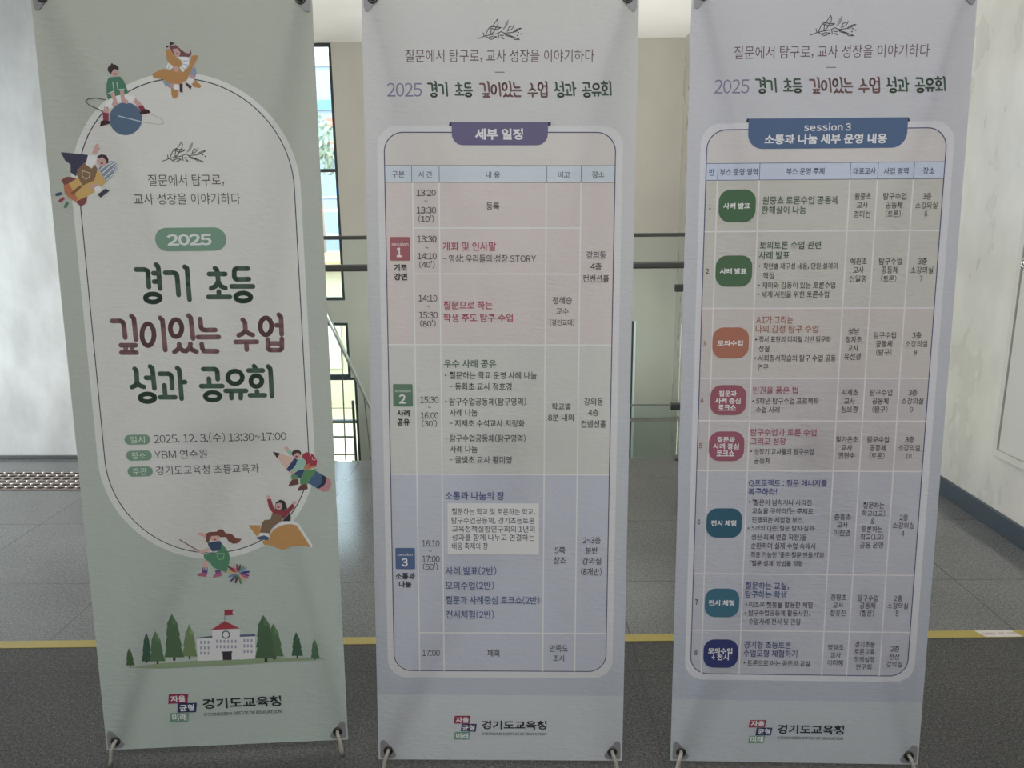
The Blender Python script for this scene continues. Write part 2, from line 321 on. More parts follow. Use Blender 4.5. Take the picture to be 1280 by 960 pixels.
bm = bmesh.new()
for i in range(420):
    u = Vector((random.gauss(0, 1), random.gauss(0, 1), random.gauss(0, 1))).normalized() * (1.15 * random.random() ** .4); u.z = u.z * 1.0 + 8.1
    s = .17; e = Euler((random.random()*6, random.random()*6, random.random()*6)).to_matrix()
    bm.faces.new([bm.verts.new(u + e @ Vector(p)) for p in ((-s, 0, 0), (0, -s*.5, 0), (s, 0, 0), (0, s*.5, 0))])
obj('crown', bm, mat('pale_leaf', (0.30, 0.38, 0.30), 0.7), tr)
# ------------------------------------------------------------------ floor strips
tp = thing('floor_tape', (0, 2.243 - .018, 0), 'yellow vinyl tape strip across the floor where dark granite meets polished granite', 'tape', None, math.atan(.0255))
bm = boxes([(-4.1, 1.98, -.021, .021, .0002, .0016)]); obj('strip', bm, M['tape'], tp)
c = 0.0255
lb = obj('label_patch', bmesh.new(), [M['label']], tp)
bm = bmesh.new(); prism_z(bm, [(1.452, .014), (1.468, -.019), (1.585, -.019), (1.571, .019), (1.452, .019)], .0016, .0020); bm.to_mesh(lb.data); bm.free()
tag(lb, 'white label patch with small faded print')
bm = bmesh.new(); random.seed(9)
for g0, g1, mi in ((1.470, 1.512, 0), (1.520, 1.541, 1), (1.549, 1.573, 0)):
    x = g0
    while x < g1 - .003:
        w = .0048; 
        for (u0, u1, v0, v1) in ((0, 1, .62, .82), (0, 1, .0, .16), (.1, .3, .1, .9), (.65, .85, .2, 1.0)):
            if random.random() < .85: box(bm, x + w*u0, x + w*u1, -.006 + .013*v0, -.006 + .013*v1, .0020, .0022, mi)
        x += .0066
obj('label_print', bm, [M['label_ink'], M['label_red']], lb)
tc_ = thing('tactile_strip', (-2.9, 3.742, 0), 'brown studded metal strip set in the floor by the white wall at left', 'floor strip', None, -0.005)
obj('plate', boxes([(-1.2, 1.03, -.132, .135, .0, .006)], .001), M['plate'], tc_)
bm = bmesh.new(); bs = bmesh.new()
for r in range(6):
    y = -.112 + r * .0445
    x = -1.17
    while x < 1.0:
        prism_z(bm, [(x-.019, y-.012), (x+.010, y-.014), (x+.018, y-.004), (x+.014, y+.010), (x-.016, y+.008)], .006, .0066)
        bmesh.ops.create_uvsphere(bs, u_segments=8, v_segments=5, radius=.0062, matrix=Matrix.Translation((x+.022, y+.012, .007)) @ Matrix.Diagonal((1, 1, .6, 1)))
        x += .0525
s_ = obj('dark_dashes', bm, M['plate_dark'], tc_); s_['kind'] = 'stuff'  # flat dark shapes laid on the plate, nothing is sunk into it
s_ = obj('studs', bs, M['stud'], tc_, True); s_['kind'] = 'stuff'
# ------------------------------------------------------------------ banner printing
FULL = {chr(c): chr(c + 0xFEE0) for c in range(0x21, 0x7F)}      # the wide forms come from the same face as the hangul
GLYPH = {}
def load_glyphs(pairs):
    obs = []
    for ch, w in sorted(pairs):
        cu = bpy.data.curves.new('lettering', 'FONT'); cu.body = FULL.get(ch, ch); cu.fill_mode = 'FRONT'; cu.resolution_u = 2; cu.offset = w
        o = bpy.data.objects.new('lettering', cu); COL.objects.link(o); obs.append((ch, w, o, cu))
    dg = bpy.context.evaluated_depsgraph_get()
    for ch, w, o, cu in obs:
        me = bpy.data.meshes.new_from_object(o.evaluated_get(dg))
        GLYPH[(ch, w)] = ([tuple(v.co[:2]) for v in me.vertices], [tuple(p.vertices) for p in me.polygons]); bpy.data.meshes.remove(me)
    for ch, w, o, cu in obs: bpy.data.objects.remove(o); bpy.data.curves.remove(cu)
def text_mesh(s, weight):
    V, F, x = [], [], 0.0
    for ch in s:
        if ch == ' ': x += 0.26; continue
        v, f = GLYPH[(ch, weight)]; x0, x1 = min(p[0] for p in v), max(p[0] for p in v); k = 1.0
        if ch in '~-+': k = 0.55
        w = (x1 - x0) * k
        if ord(ch) > 0x3000: dx, adv = 0.0, 0.92
        elif ch.isdigit(): dx, adv = (0.56 - w) / 2 - x0, 0.56
        else: dx, adv = 0.045 - x0 * k, w + 0.09
        o = len(V); V += [(p[0] * k + dx + x, p[1]) for p in v]; F += [tuple(o + i for i in q) for q in f]; x += adv
    return V, F
class Print:
    # gathers flat print of one sub-part: faces in the sheet plane (mm), each a hair nearer the viewer than the last
    def __init__(s): s.v, s.f, s.m, s.mats = [], [], [], []
    def mi(s, c):
        k = ink(c)
        if k not in s.mats: s.mats.append(k)
        return s.mats.index(k)
    def add(s, pts, faces, c, h):
        o = len(s.v); i = s.mi(c); s.v += [(x / 1000, -h, z / 1000) for x, z in pts]
        for f in faces: s.f.append(tuple(o + k for k in f)); s.m.append(i)
    def poly(s, pts, c, h):
        tri = tessellate_polygon([[Vector((x, z, 0)) for x, z in pts]])
        out = []
        for t in tri:
            (ax, az), (bx, bz), (cx, cz) = (pts[k] for k in t)
            out.append(t if (bx-ax)*(cz-az) - (bz-az)*(cx-ax) > 0 else t[::-1])
        s.add(pts, out, c, h)
    def stroke(s, pts, w, c, h, closed):
        P = [Vector(p) for p in pts]; P = P + [P[0]] if closed else P; r = w / 2
        for a, b in zip(P, P[1:]):
            d = b - a
            if d.length < 1e-6: continue
            n = Vector((-d.y, d.x)).normalized() * r
            s.add([tuple(a-n), tuple(b-n), tuple(b+n), tuple(a+n)], [(0, 1, 2, 3)], c, h)
        N = 14 if w > 3 else 8
        for p in P: s.add([(p.x + r*math.cos(2*PI*k/N), p.y + r*math.sin(2*PI*k/N)) for k in range(N)], [tuple(range(N))], c, h)
    def text(s, t, cx, cz, w, hh, c, wt, h):
        v, f = text_mesh(t, wt)
        x0, x1 = min(p[0] for p in v), max(p[0] for p in v); y0, y1 = min(p[1] for p in v), max(p[1] for p in v)
        sx = w / (x1 - x0); sy = hh / (y1 - y0) if hh else sx
        s.add([((p[0] - (x0+x1)/2) * sx + cx, (p[1] - (y0+y1)/2) * sy + cz) for p in v], f, c, h)
    def build(s, name, parent):
        me = bpy.data.meshes.new(name); me.from_pydata(s.v, [], s.f)
        for k in s.mats: me.materials.append(k)
        me.polygons.foreach_set('material_index', s.m); me.update()
        o = bpy.data.objects.new(name, me); COL.objects.link(o); o.parent = parent; return o
def rrect(x0, x1, z0, z1, r, n=12):
    r = min(r, (x1-x0)/2, (z1-z0)/2); out = []
    for cx, cz, a0 in ((x1-r, z1-r, 0), (x0+r, z1-r, 90), (x0+r, z0+r, 180), (x1-r, z0+r, 270)):
        for k in range(n+1):
            a = math.radians(a0 + 90*k/n); out.append((cx + r*math.cos(a), cz + r*math.sin(a)))
    return out
def clip(pts, z0, z1):
    def half(p, keep, z):
        out = []
        for a, b in zip(p, p[1:] + p[:1]):
            ka, kb = keep(a[1]), keep(b[1])
            if ka: out.append(a)
            if ka != kb: t = (z - a[1]) / (b[1] - a[1]); out.append((a[0] + t*(b[0]-a[0]), z))
        return out
    return half(half(pts, lambda z: z >= z0 - 1e-9, z0), lambda z: z <= z1 + 1e-9, z1)
def sheet(parent, regions):
    bm = bmesh.new(); mats = []
    for outer, holes, m in regions:
        if m not in mats: mats.append(m)
        loops = [outer] + holes; flat = [p for l in loops for p in l]
        vs = [bm.verts.new((x/1000, 0, z/1000)) for x, z in flat]
        for t in tessellate_polygon([[Vector((x, z, 0)) for x, z in l] for l in loops]):
            (ax, az), (bx, bz), (cx, cz) = (flat[k] for k in t)
            ar = (bx-ax)*(cz-az) - (bz-az)*(cx-ax)
            if abs(ar) < 1e-6: continue
            try: f = bm.faces.new([vs[k] for k in (t if ar > 0 else t[::-1])])
            except ValueError: continue
            f.material_index = mats.index(m)
    return obj('banner_sheet', bm, mats, parent)
RECT = [(-300, 0), (300, 0), (300, 1800), (-300, 1800)]
FAB = {}
def cloth(name, *a):
    if (name, a) not in FAB: FAB[(name, a)] = fabric(name, *a)
    return FAB[(name, a)]
DATA = {
'A': dict(reg=dict(halo=[-254,253.8,493.9,1621.2], line=[-237.25,239.6,509.1,1608.5]), col=dict(bg0=(0.519,0.582,0.546), bg1=(0.506,0.522,0.47), halo=(0.751,0.761,0.741), panel=(0.732,0.722,0.704), line=(0.053,0.062,0.071)), items=[
('S','title_lettering#경기',(0.089,0.142,0.108),11,((-127.3,1192),(-107.9,1191.7),(-102.4,1189.1),(-101.4,1185.3),(-101.7,1176.4),(-101.9,1152.1)),0),
('S','title_lettering#경기',(0.089,0.142,0.107),11,((-82.4,1202.4),(-77.9,1198.5),(-77.3,1191.4),(-77.2,1176.1),(-77,1147.9)),0),
('S','title_lettering#경기',(0.089,0.142,0.108),11,((-89.3,1183.1),(-78.4,1183)),0),
('S','title_lettering#경기',(0.089,0.142,0.108),11,((-89.3,1163.9),(-78.7,1164.3)),0),
('S','title_lettering#경기',(0.09,0.143,0.109),11,((-78.4,1126.5),(-79.2,1124.2),(-81,1121.9),(-83.8,1120.1),(-87.4,1118.6),(-91.5,1117.8),(-95.9,1117.5),(-100.2,1117.9),(-104.1,1118.9),(-107.5,1120.4),(-110,1122.4),(-111.4,1124.6),(-111.8,1127),(-111,1129.4),(-109.2,1131.6),(-106.4,1133.5),(-102.8,1134.9),(-98.7,1135.8),(-94.4,1136),(-90.1,1135.7),(-86.1,1134.7),(-82.8,1133.2),(-80.3,1131.2),(-78.8,1129)),1),
('S','title_lettering#경기',(0.089,0.142,0.108),11,((-62.7,1183.8),(-44.3,1183.6),(-38.4,1181.2),(-37,1176.8),(-36.6,1165.3),(-36.6,1133.2)),0),
('S','title_lettering#경기',(0.089,0.142,0.107),11,((-18,1196.8),(-13.3,1193.2),(-13.1,1177.8),(-13.4,1157.3),(-12.8,1122)),0),
('S','title_lettering#초등',(0.089,0.142,0.108),11,((49.6,1192.9),(53.6,1189.3),(54.9,1182.1),(55.1,1162.8),(59.9,1151.7),(70.3,1147.2)),0),
('S','title_lettering#초등',(0.089,0.142,0.108),11,((35.7,1179.8),(72,1179.3)),0),
('S','title_lettering#초등',(0.089,0.142,0.108),11,((55.1,1162.8),(48.5,1151.9),(37.9,1146.9)),0),
('S','title_lettering#초등',(0.09,0.143,0.108),11,((54.7,1139.4),(54.5,1128)),0),
('S','title_lettering#초등',(0.09,0.143,0.108),11,((30.2,1127.4),(79.2,1126.7)),0),
('S','title_lettering#초등',(0.089,0.142,0.108),11,((124.2,1191),(98.3,1191.3),(94.1,1189.3),(92.8,1185.5),(92,1173.9),(93,1169.6),(96.7,1166.9),(124.7,1166.9)),0),
('S','title_lettering#초등',(0.089,0.143,0.108),11,((84.6,1150.9),(133.2,1150.2)),0),
('S','title_lettering#초등',(0.09,0.143,0.108),11,((126.5,1125.8),(125.8,1123.3),(123.9,1121.1),(121.1,1119.2),(117.4,1117.8),(113.2,1116.9),(108.7,1116.7),(104.3,1117),(100.2,1118),(96.8,1119.6),(94.2,1121.5),(92.6,1123.8),(92.2,1126.2),(92.9,1128.6),(94.8,1130.9),(97.6,1132.7),(101.3,1134.2),(105.5,1135),(109.9,1135.3),(114.4,1134.9),(118.4,1133.9),(121.9,1132.4),(124.5,1130.4),(126.1,1128.2)),1),
('S','title_lettering#깊이있는',(0.261,0.147,0.152),11,((-191.3,1075.5),(-172.4,1075.3),(-167,1072.1),(-165.5,1065.1),(-165,1036.6)),0),
('S','title_lettering#깊이있는',(0.261,0.147,0.152),11,((-146.8,1086.3),(-141.9,1081),(-141.5,1069.9),(-141,1031.7)),0),
('S','title_lettering#깊이있는',(0.263,0.149,0.153),11,((-176.3,1019),(-142.8,1018.5)),0),
('S','title_lettering#깊이있는',(0.264,0.149,0.154),11,((-176.5,1001.9),(-142.5,1001.3)),0),
('S','title_lettering#깊이있는',(0.263,0.149,0.153),11,((-165.5,1018.9),(-166.6,1001.7)),0),
('S','title_lettering#깊이있는',(0.263,0.149,0.153),11,((-150.9,1018.6),(-152.7,1001.5)),0),
('S','title_lettering#깊이있는',(0.263,0.148,0.153),11,((-99.3,1042.1),(-100.3,1035.6),(-102.2,1029.5),(-104.8,1024.2),(-107.9,1020.2),(-111.4,1017.7),(-115,1016.9),(-118.5,1017.9),(-121.5,1020.5),(-124,1024.6),(-125.7,1029.9),(-126.6,1036),(-126.5,1042.6),(-125.5,1049.2),(-123.6,1055.2),(-121,1060.4),(-117.9,1064.4),(-114.4,1066.9),(-110.8,1067.7),(-107.4,1066.8),(-104.3,1064.2),(-101.9,1060.1),(-100.1,1054.9),(-99.3,1048.7)),1),
('S','title_lettering#깊이있는',(0.261,0.147,0.152),11,((-82.3,1080.8),(-77.9,1075.9),(-77.4,1062),(-76.7,1006.1)),0),
('S','title_lettering#깊이있는',(0.262,0.148,0.153),11,((-35.2,1056.4),(-36.1,1051.3),(-37.7,1046.5),(-40.1,1042.4),(-43,1039.3),(-46.3,1037.4),(-49.7,1036.8),(-53,1037.5),(-56,1039.5),(-58.4,1042.8),(-60.1,1046.9),(-61.1,1051.7),(-61.1,1056.8),(-60.3,1062),(-58.6,1066.7),(-56.2,1070.8),(-53.3,1073.9),(-50,1075.8),(-46.7,1076.4),(-43.4,1075.7),(-40.4,1073.7),(-38,1070.5),(-36.2,1066.3),(-35.3,1061.6)),1),
('S','title_lettering#깊이있는',(0.261,0.147,0.152),11,((-17.7,1085.3),(-13.4,1080.1),(-12.6,1067.9),(-11.5,1031.9)),0),
('S','title_lettering#깊이있는',(0.263,0.149,0.153),11,((-43.9,1019.5),(-44.1,1011.8),(-49,1006.3),(-56.2,1001.2)),0),
('S','title_lettering#깊이있는',(0.264,0.149,0.154),11,((-44.1,1011.8),(-37.2,1004.3),(-29.4,1002.8),(-20.6,1010.4),(-18.2,1019.8)),0),
('S','title_lettering#깊이있는',(0.264,0.149,0.154),11,((-20.5,1011.4),(-14.8,1005),(-5.9,1001.3)),0),
('S','title_lettering#깊이있는',(0.261,0.147,0.152),11,((7.9,1077),(8.3,1058.9),(10.9,1052.5),(19.3,1051),(40.9,1051)),0),
('S','title_lettering#깊이있는',(0.263,0.148,0.153),11,((-0.3,1034.9),(47.6,1034.4)),0),
('S','title_lettering#깊이있는',(0.263,0.149,0.153),11,((7.4,1018.7),(8,1008.1),(11.4,1002.1),(41.5,1001.2)),0),
('S','title_lettering#수업',(0.261,0.147,0.152),11,((104.8,1073.7),(109.6,1067.7),(109.4,1048.5),(116.5,1041.4),(125.9,1037.7)),0),
('S','title_lettering#수업',(0.262,0.148,0.153),11,((109.4,1048.5),(102.7,1041.6),(93.2,1037.5)),0),
('S','title_lettering#수업',(0.263,0.148,0.153),11,((85.3,1022.2),(134.2,1021.7)),0),
('S','title_lettering#수업',(0.263,0.148,0.153),11,((109.7,1021.1),(109.6,1003.8)),0),
('S','title_lettering#수업',(0.262,0.148,0.153),11,((170.2,1057.3),(169.4,1052.1),(167.9,1047.4),(165.5,1043.2),(162.6,1040.1),(159.3,1038.2),(155.9,1037.5),(152.6,1038.3),(149.5,1040.3),(147,1043.6),(145.2,1047.7),(144.2,1052.6),(144,1057.7),(144.8,1062.9),(146.4,1067.6),(148.7,1071.7),(151.6,1074.8),(154.9,1076.8),(158.3,1077.4),(161.6,1076.7),(164.7,1074.6),(167.2,1071.4),(169,1067.3),(170.1,1062.5)),1),
('S','title_lettering#수업',(0.262,0.148,0.152),11,((181.4,1059.6),(192.4,1059.4)),0),
('S','title_lettering#수업',(0.261,0.147,0.152),11,((188,1084.3),(192.8,1078.6),(192.7,1057.6),(192.2,1038.3)),0),
('S','title_lettering#수업',(0.263,0.148,0.153),11,((159.4,1026.6),(159.2,1005.4),(162.4,1001.8),(187,1001.4),(190.7,1004.9),(192,1027.8)),0),
('S','title_lettering#수업',(0.263,0.149,0.153),11,((159.9,1017.4),(191,1016.9)),0),
('S','title_lettering#성과',(0.092,0.146,0.111),11,((-149.9,963.4),(-146.4,959),(-147,931.7),(-141.6,923.8),(-132.1,920.5)),0),
('S','title_lettering#성과',(0.092,0.147,0.111),11,((-147,931.7),(-151.3,924),(-159.9,920.4)),0),
('S','title_lettering#성과',(0.092,0.147,0.111),11,((-125.6,941.9),(-110.9,941.6)),0),
('S','title_lettering#성과',(0.092,0.146,0.111),11,((-114.2,968.4),(-109.6,964),(-109.1,952.5),(-108.7,916.5)),0),
('S','title_lettering#성과',(0.093,0.148,0.112),11,((-109.4,894.2),(-110.2,891.8),(-112,889.6),(-114.9,887.8),(-118.5,886.4),(-122.6,885.5),(-126.9,885.3),(-131.2,885.7),(-135.2,886.7),(-138.5,888.3),(-141,890.2),(-142.5,892.5),(-142.9,894.9),(-142.1,897.3),(-140.3,899.5),(-137.4,901.4),(-133.9,902.8),(-129.8,903.6),(-125.4,903.8),(-121.1,903.4),(-117.1,902.4),(-113.8,900.9),(-111.3,898.9),(-109.8,896.6)),1),
('S','title_lettering#성과',(0.092,0.147,0.111),11,((-93.4,950.8),(-73.1,950.4),(-68.3,947.4),(-67.2,940.2),(-68,915.7)),0),
('S','title_lettering#성과',(0.092,0.147,0.112),11,((-85.3,923.3),(-85.2,895.7)),0),
('S','title_lettering#성과',(0.093,0.148,0.112),11,((-97,895.1),(-62.4,894.4)),0),
('S','title_lettering#성과',(0.092,0.146,0.111),11,((-52.6,963.5),(-48.7,959.4),(-48.1,945.6),(-48.1,890.6)),0),
('S','title_lettering#성과',(0.092,0.147,0.111),11,((-47.9,929.7),(-37.2,930.1)),0),
('S','title_lettering#공유회',(0.092,0.146,0.111),11,((6.4,959.8),(33,959.3),(37.8,956.6),(38.6,951.1),(38.3,935.2)),0),
('S','title_lettering#공유회',(0.092,0.147,0.111),11,((18,937.1),(18.1,919.7)),0),
('S','title_lettering#공유회',(0.092,0.147,0.112),11,((-0.7,919.5),(47.9,918.8)),0),
('S','title_lettering#공유회',(0.093,0.148,0.112),11,((40.6,894.5),(39.8,892.1),(38,889.9),(35.2,888),(31.6,886.6),(27.4,885.8),(23,885.6),(18.7,886),(14.7,887),(11.3,888.5),(8.7,890.5),(7.2,892.8),(6.8,895.2),(7.6,897.6),(9.4,899.8),(12.2,901.7),(15.8,903.1),(20,904),(24.3,904.2),(28.7,903.8),(32.7,902.8),(36.1,901.2),(38.6,899.2),(40.2,896.9)),1),
('S','title_lettering#공유회',(0.092,0.147,0.111),11,((95.4,938.4),(94.6,934.6),(92.7,931),(89.8,927.9),(86.1,925.6),(81.9,924.1),(77.5,923.7),(73.2,924.3),(69.2,925.9),(65.9,928.4),(63.4,931.5),(62,935.2),(61.7,939.1),(62.5,943),(64.4,946.6),(67.3,949.6),(71,951.9),(75.1,953.4),(79.5,953.8),(83.8,953.2),(87.8,951.6),(91.1,949.2),(93.6,946),(95.1,942.3)),1),
('S','title_lettering#공유회',(0.092,0.147,0.112),11,((54.7,907.3),(101.8,906.4)),0),
('S','title_lettering#공유회',(0.092,0.147,0.112),11,((67.3,905.6),(67.1,889.6)),0),
('S','title_lettering#공유회',(0.092,0.147,0.112),11,((89.9,905.1),(88.3,889.1)),0),
('S','title_lettering#공유회',(0.092,0.146,0.111),11,((123.9,964.8),(126.7,961),(126.9,954.9)),0),
('S','title_lettering#공유회',(0.092,0.146,0.111),11,((110.5,954.6),(143.8,954)),0),
('S','title_lettering#공유회',(0.092,0.147,0.111),11,((140,928.8),(139.4,925.5),(137.9,922.4),(135.7,919.7),(132.9,917.7),(129.8,916.4),(126.5,916),(123.2,916.5),(120.2,917.9),(117.7,920),(115.9,922.8),(114.8,926),(114.6,929.4),(115.2,932.7),(116.7,935.8),(118.9,938.5),(121.6,940.5),(124.8,941.8),(128.1,942.1),(131.3,941.6),(134.3,940.3),(136.8,938.1),(138.7,935.4),(139.8,932.2)),1),
('S','title_lettering#공유회',(0.092,0.147,0.112),11,((127.2,904.4),(127.2,895.6)),0),
('S','title_lettering#공유회',(0.093,0.148,0.112),11,((110.5,895.4),(145,894.9)),0),
('S','title_lettering#공유회',(0.092,0.146,0.111),11,((156.5,963.3),(161,958.3),(161.5,947.3),(161.3,892)),0),
('S','sprig_drawing',(0.08,0.074,0.074),1.7,((-49.8,1431.3),(-42.5,1433.4),(-35.1,1436.7),(-23.4,1439.3),(-6.7,1442),(3.6,1446.8),(9.9,1443),(24.3,1444.6),(34.3,1446.1),(48.1,1453.7)),0),
('S','sprig_drawing',(0.079,0.074,0.074),1.7,((-36.7,1444.3),(-35.7,1436.7)),0),
('S','sprig_drawing',(0.079,0.074,0.074),1.7,((-32.2,1438.3),(-29.6,1443.7),(-25.7,1451.3),(-20.9,1456.7),(-13,1460.4),(-3.7,1473.4),(-2,1467.4),(-4.2,1459.8),(-9.1,1453.4),(-12.9,1446.9),(-18.8,1441.5)),0),
('S','sprig_drawing',(0.079,0.074,0.074),1.7,((-20.9,1457.2),(-11.1,1456.6),(3.1,1455.3),(-3.7,1452.3),(-9.3,1450.7),(-12.5,1451.8),(-21.1,1454.5)),0),
('S','sprig_drawing',(0.079,0.074,0.074),1.7,((-20.5,1441.5),(-18.4,1453.4)),0),
('S','sprig_drawing',(0.08,0.074,0.074),1.7,((-32.4,1436.6),(-26.1,1432.3),(-20.9,1429.3),(-14.1,1431.7),(-7.7,1435.5),(-18.1,1436),(-26,1433.4)),0),
('P','sprig_drawing',(0.36,0.36,0.36),((4.8,1449),(8,1454.4),(11.7,1459.8),(13.2,1465.2),(17.4,1470),(21.4,1472.7),(20.1,1465.2),(16.5,1457.6),(10.5,1451.7))),
('S','sprig_drawing',(0.079,0.074,0.074),1.7,((15.7,1447.3),(25.9,1451.1),(30.1,1456.5),(31.9,1460.6)),0),
('S','sprig_drawing',(0.079,0.074,0.074),1.7,((18.1,1450),(20.8,1456),(26.4,1457.6)),0),
('S','sprig_drawing',(0.079,0.074,0.074),1.7,((28.8,1445.1),(32.3,1448.9),(40.3,1452.6),(48.1,1453.7),(41.2,1449.9),(34.4,1447.2)),0),
('S','sprig_drawing',(0.079,0.074,0.074),1.7,((8.8,1443.5),(13.9,1437.5),(24.7,1434.8),(30.9,1429.3),(41.9,1429.2),(35.5,1432),(23.8,1436.9),(14.1,1440.2),(8.8,1443.5)),0),
('P','sprig_drawing',(0.124,0.114,0.114),((0.6,1436),(5.9,1434.3),(9.4,1428.8),(4.6,1431))),
('S','sprig_drawing',(0.079,0.074,0.074),1.7,((-4,1441.4),(-3.5,1432.7)),0),
('S','sprig_drawing',(0.079,0.074,0.074),1.7,((-0.3,1438.7),(7.3,1438.1)),0),
('P','sprig_drawing',(0.124,0.114,0.114),((42.3,1444.5),(41.6,1443.4),(40.2,1443),(38.8,1443.4),(38.3,1444.5),(39,1445.6),(40.4,1446),(41.8,1445.6))),
('P','sprig_drawing',(0.124,0.114,0.114),((47.9,1441.2),(47.2,1440.1),(45.8,1439.7),(44.4,1440.1),(43.9,1441.2),(44.6,1442.3),(46,1442.7),(47.4,1442.3))),
('P','sprig_drawing',(0.124,0.114,0.114),((40.1,1438),(39.5,1436.9),(38,1436.4),(36.7,1436.9),(36.2,1438),(36.8,1439.1),(38.3,1439.5),(39.6,1439))),
('T','slogan_lettering#1','질문에서 탐구로,',-0.2,1389.6,167.3,26.3,(0.121,0.096,0.099),0),
('T','slogan_lettering#2','교사 성장을 이야기하다',-0.6,1348.8,236,25.3,(0.122,0.097,0.1),0),
('P','year_badge',(0.225,0.382,0.277),((80.1,1258.7),(79.4,1264.5),(77.5,1270.1),(74.4,1275.1),(70.2,1279.3),(65.2,1282.4),(59.6,1284.3),(53.8,1285),(-52.8,1285),(-58.6,1284.3),(-64.2,1282.4),(-69.2,1279.3),(-73.4,1275.1),(-76.5,1270.1),(-78.4,1264.5),(-79.1,1258.7),(-79.1,1258.7),(-78.4,1252.8),(-76.5,1247.2),(-73.4,1242.2),(-69.2,1238),(-64.2,1234.9),(-58.6,1233),(-52.8,1232.3),(53.8,1232.3),(59.6,1233),(65.2,1234.9),(70.2,1238),(74.4,1242.2),(77.5,1247.2),(79.4,1252.8),(80.1,1258.7))),
('T','year_badge','2025',-2.8,1257.6,100.5,25.8,(0.82,0.841,0.82),0.03),
('P','detail_badge#일시',(0.237,0.385,0.284),((-128.1,795.4),(-128.4,797.9),(-129.2,800.4),(-130.6,802.6),(-132.4,804.4),(-134.6,805.8),(-137.1,806.6),(-139.6,806.9),(-175.7,806.9),(-178.2,806.6),(-180.7,805.8),(-182.9,804.4),(-184.7,802.6),(-186.1,800.4),(-186.9,797.9),(-187.2,795.4),(-187.2,794.4),(-186.9,791.9),(-186.1,789.4),(-184.7,787.2),(-182.9,785.4),(-180.7,784),(-178.2,783.2),(-175.7,782.9),(-139.6,782.9),(-137.1,783.2),(-134.6,784),(-132.4,785.4),(-130.6,787.2),(-129.2,789.4),(-128.4,791.9),(-128.1,794.4))),
('T','detail_badge#일시','일시',-157.7,794.9,34,17.2,(0.75,0.85,0.75),0),
('T','detail_lettering#일시','2025. 12. 3.(수) 13:30~17:00',34.7,795.4,309.3,24.8,(0.092,0.092,0.104),0),
('P','detail_badge#장소',(0.238,0.387,0.285),((-127.5,756.9),(-127.8,759.4),(-128.6,761.9),(-130,764.1),(-131.8,765.9),(-134,767.3),(-136.5,768.1),(-139,768.4),(-175.2,768.4),(-177.7,768.1),(-180.2,767.3),(-182.4,765.9),(-184.2,764.1),(-185.6,761.9),(-186.4,759.4),(-186.7,756.9),(-186.7,755.6),(-186.4,753.1),(-185.6,750.6),(-184.2,748.4),(-182.4,746.6),(-180.2,745.2),(-177.7,744.4),(-175.2,744.1),(-139,744.1),(-136.5,744.4),(-134,745.2),(-131.8,746.6),(-130,748.4),(-128.6,750.6),(-127.8,753.1),(-127.5,755.6))),
('T','detail_badge#장소','장소',-157.9,756.2,32.4,17.3,(0.753,0.85,0.753),0),
('T','detail_lettering#장소','YBM 연수원',-60.2,756.7,122,22.6,(0.093,0.093,0.105),0),
('P','detail_badge#주관',(0.239,0.389,0.287),((-128.4,718.1),(-128.7,720.6),(-129.5,723.1),(-130.9,725.3),(-132.7,727.1),(-134.9,728.5),(-137.4,729.3),(-139.9,729.6),(-175.3,729.6),(-177.8,729.3),(-180.3,728.5),(-182.5,727.1),(-184.3,725.3),(-185.7,723.1),(-186.5,720.6),(-186.8,718.1),(-186.8,716.7),(-186.5,714.2),(-185.7,711.7),(-184.3,709.5),(-182.5,707.7),(-180.3,706.3),(-177.8,705.5),(-175.3,705.2),(-139.9,705.2),(-137.4,705.5),(-134.9,706.3),(-132.7,707.7),(-130.9,709.5),(-129.5,711.7),(-128.7,714.2),(-128.4,716.7))),
('T','detail_badge#주관','주관',-158.4,717.4,32.5,17.4,(0.757,0.85,0.757),0),
('T','detail_lettering#주관','경기도교육청 초등교육과',-0.2,718.4,241.2,22.7,(0.093,0.093,0.105),0),
('S','planet_rider_drawing',(0.122,0.139,0.132),2.2,((-159.8,1562.9),(-181,1566.6),(-198.3,1565),(-204.7,1559.7),(-197.4,1551.8),(-172.7,1540.1),(-154.5,1532.6)),0),
('P','planet_rider_drawing',(0.637,0.414,0.381),((-165.1,1549.5),(-154.3,1543),(-157,1533.7),(-169.2,1535.5))),
('P','planet_rider_drawing',(0.281,0.063,0.103),((-170,1536.5),(-157,1534.6),(-158.4,1518.8),(-170.3,1517.3))),
('P','planet_rider_drawing',(0.068,0.034,0.04),((-175.5,1517.9),(-169.7,1519.7),(-157.5,1518.4),(-153.6,1513.2),(-178.4,1506.7))),
('P','planet_rider_drawing',(0.117,0.177,0.265),((-86,1522.7),(-86.9,1517.3),(-88.6,1511.9),(-91.2,1506.9),(-94.5,1502.2),(-98.5,1498),(-103,1494.4),(-108,1491.6),(-113.4,1489.5),(-118.9,1488.2),(-124.5,1487.8),(-130,1488.2),(-135.3,1489.5),(-140.3,1491.7),(-144.8,1494.6),(-148.7,1498.1),(-152,1502.3),(-154.4,1507),(-156.1,1512.1),(-156.9,1517.4),(-156.9,1522.9),(-156,1528.3),(-154.2,1533.6),(-151.6,1538.7),(-148.3,1543.3),(-144.3,1547.5),(-139.8,1551),(-134.8,1553.8),(-129.5,1555.9),(-124,1557.2),(-118.4,1557.6),(-112.9,1557.2),(-107.7,1555.9),(-102.7,1553.8),(-98.2,1551),(-94.3,1547.4),(-91,1543.3),(-88.5,1538.6),(-86.8,1533.5),(-85.9,1528.2))),
('S','planet_rider_drawing',(0.532,0.547,0.457),2,((-88.1,1516.5),(-50.6,1510.1),(-39.5,1512.7),(-41.1,1520.2),(-54.6,1527.7),(-70.4,1534.1)),0),
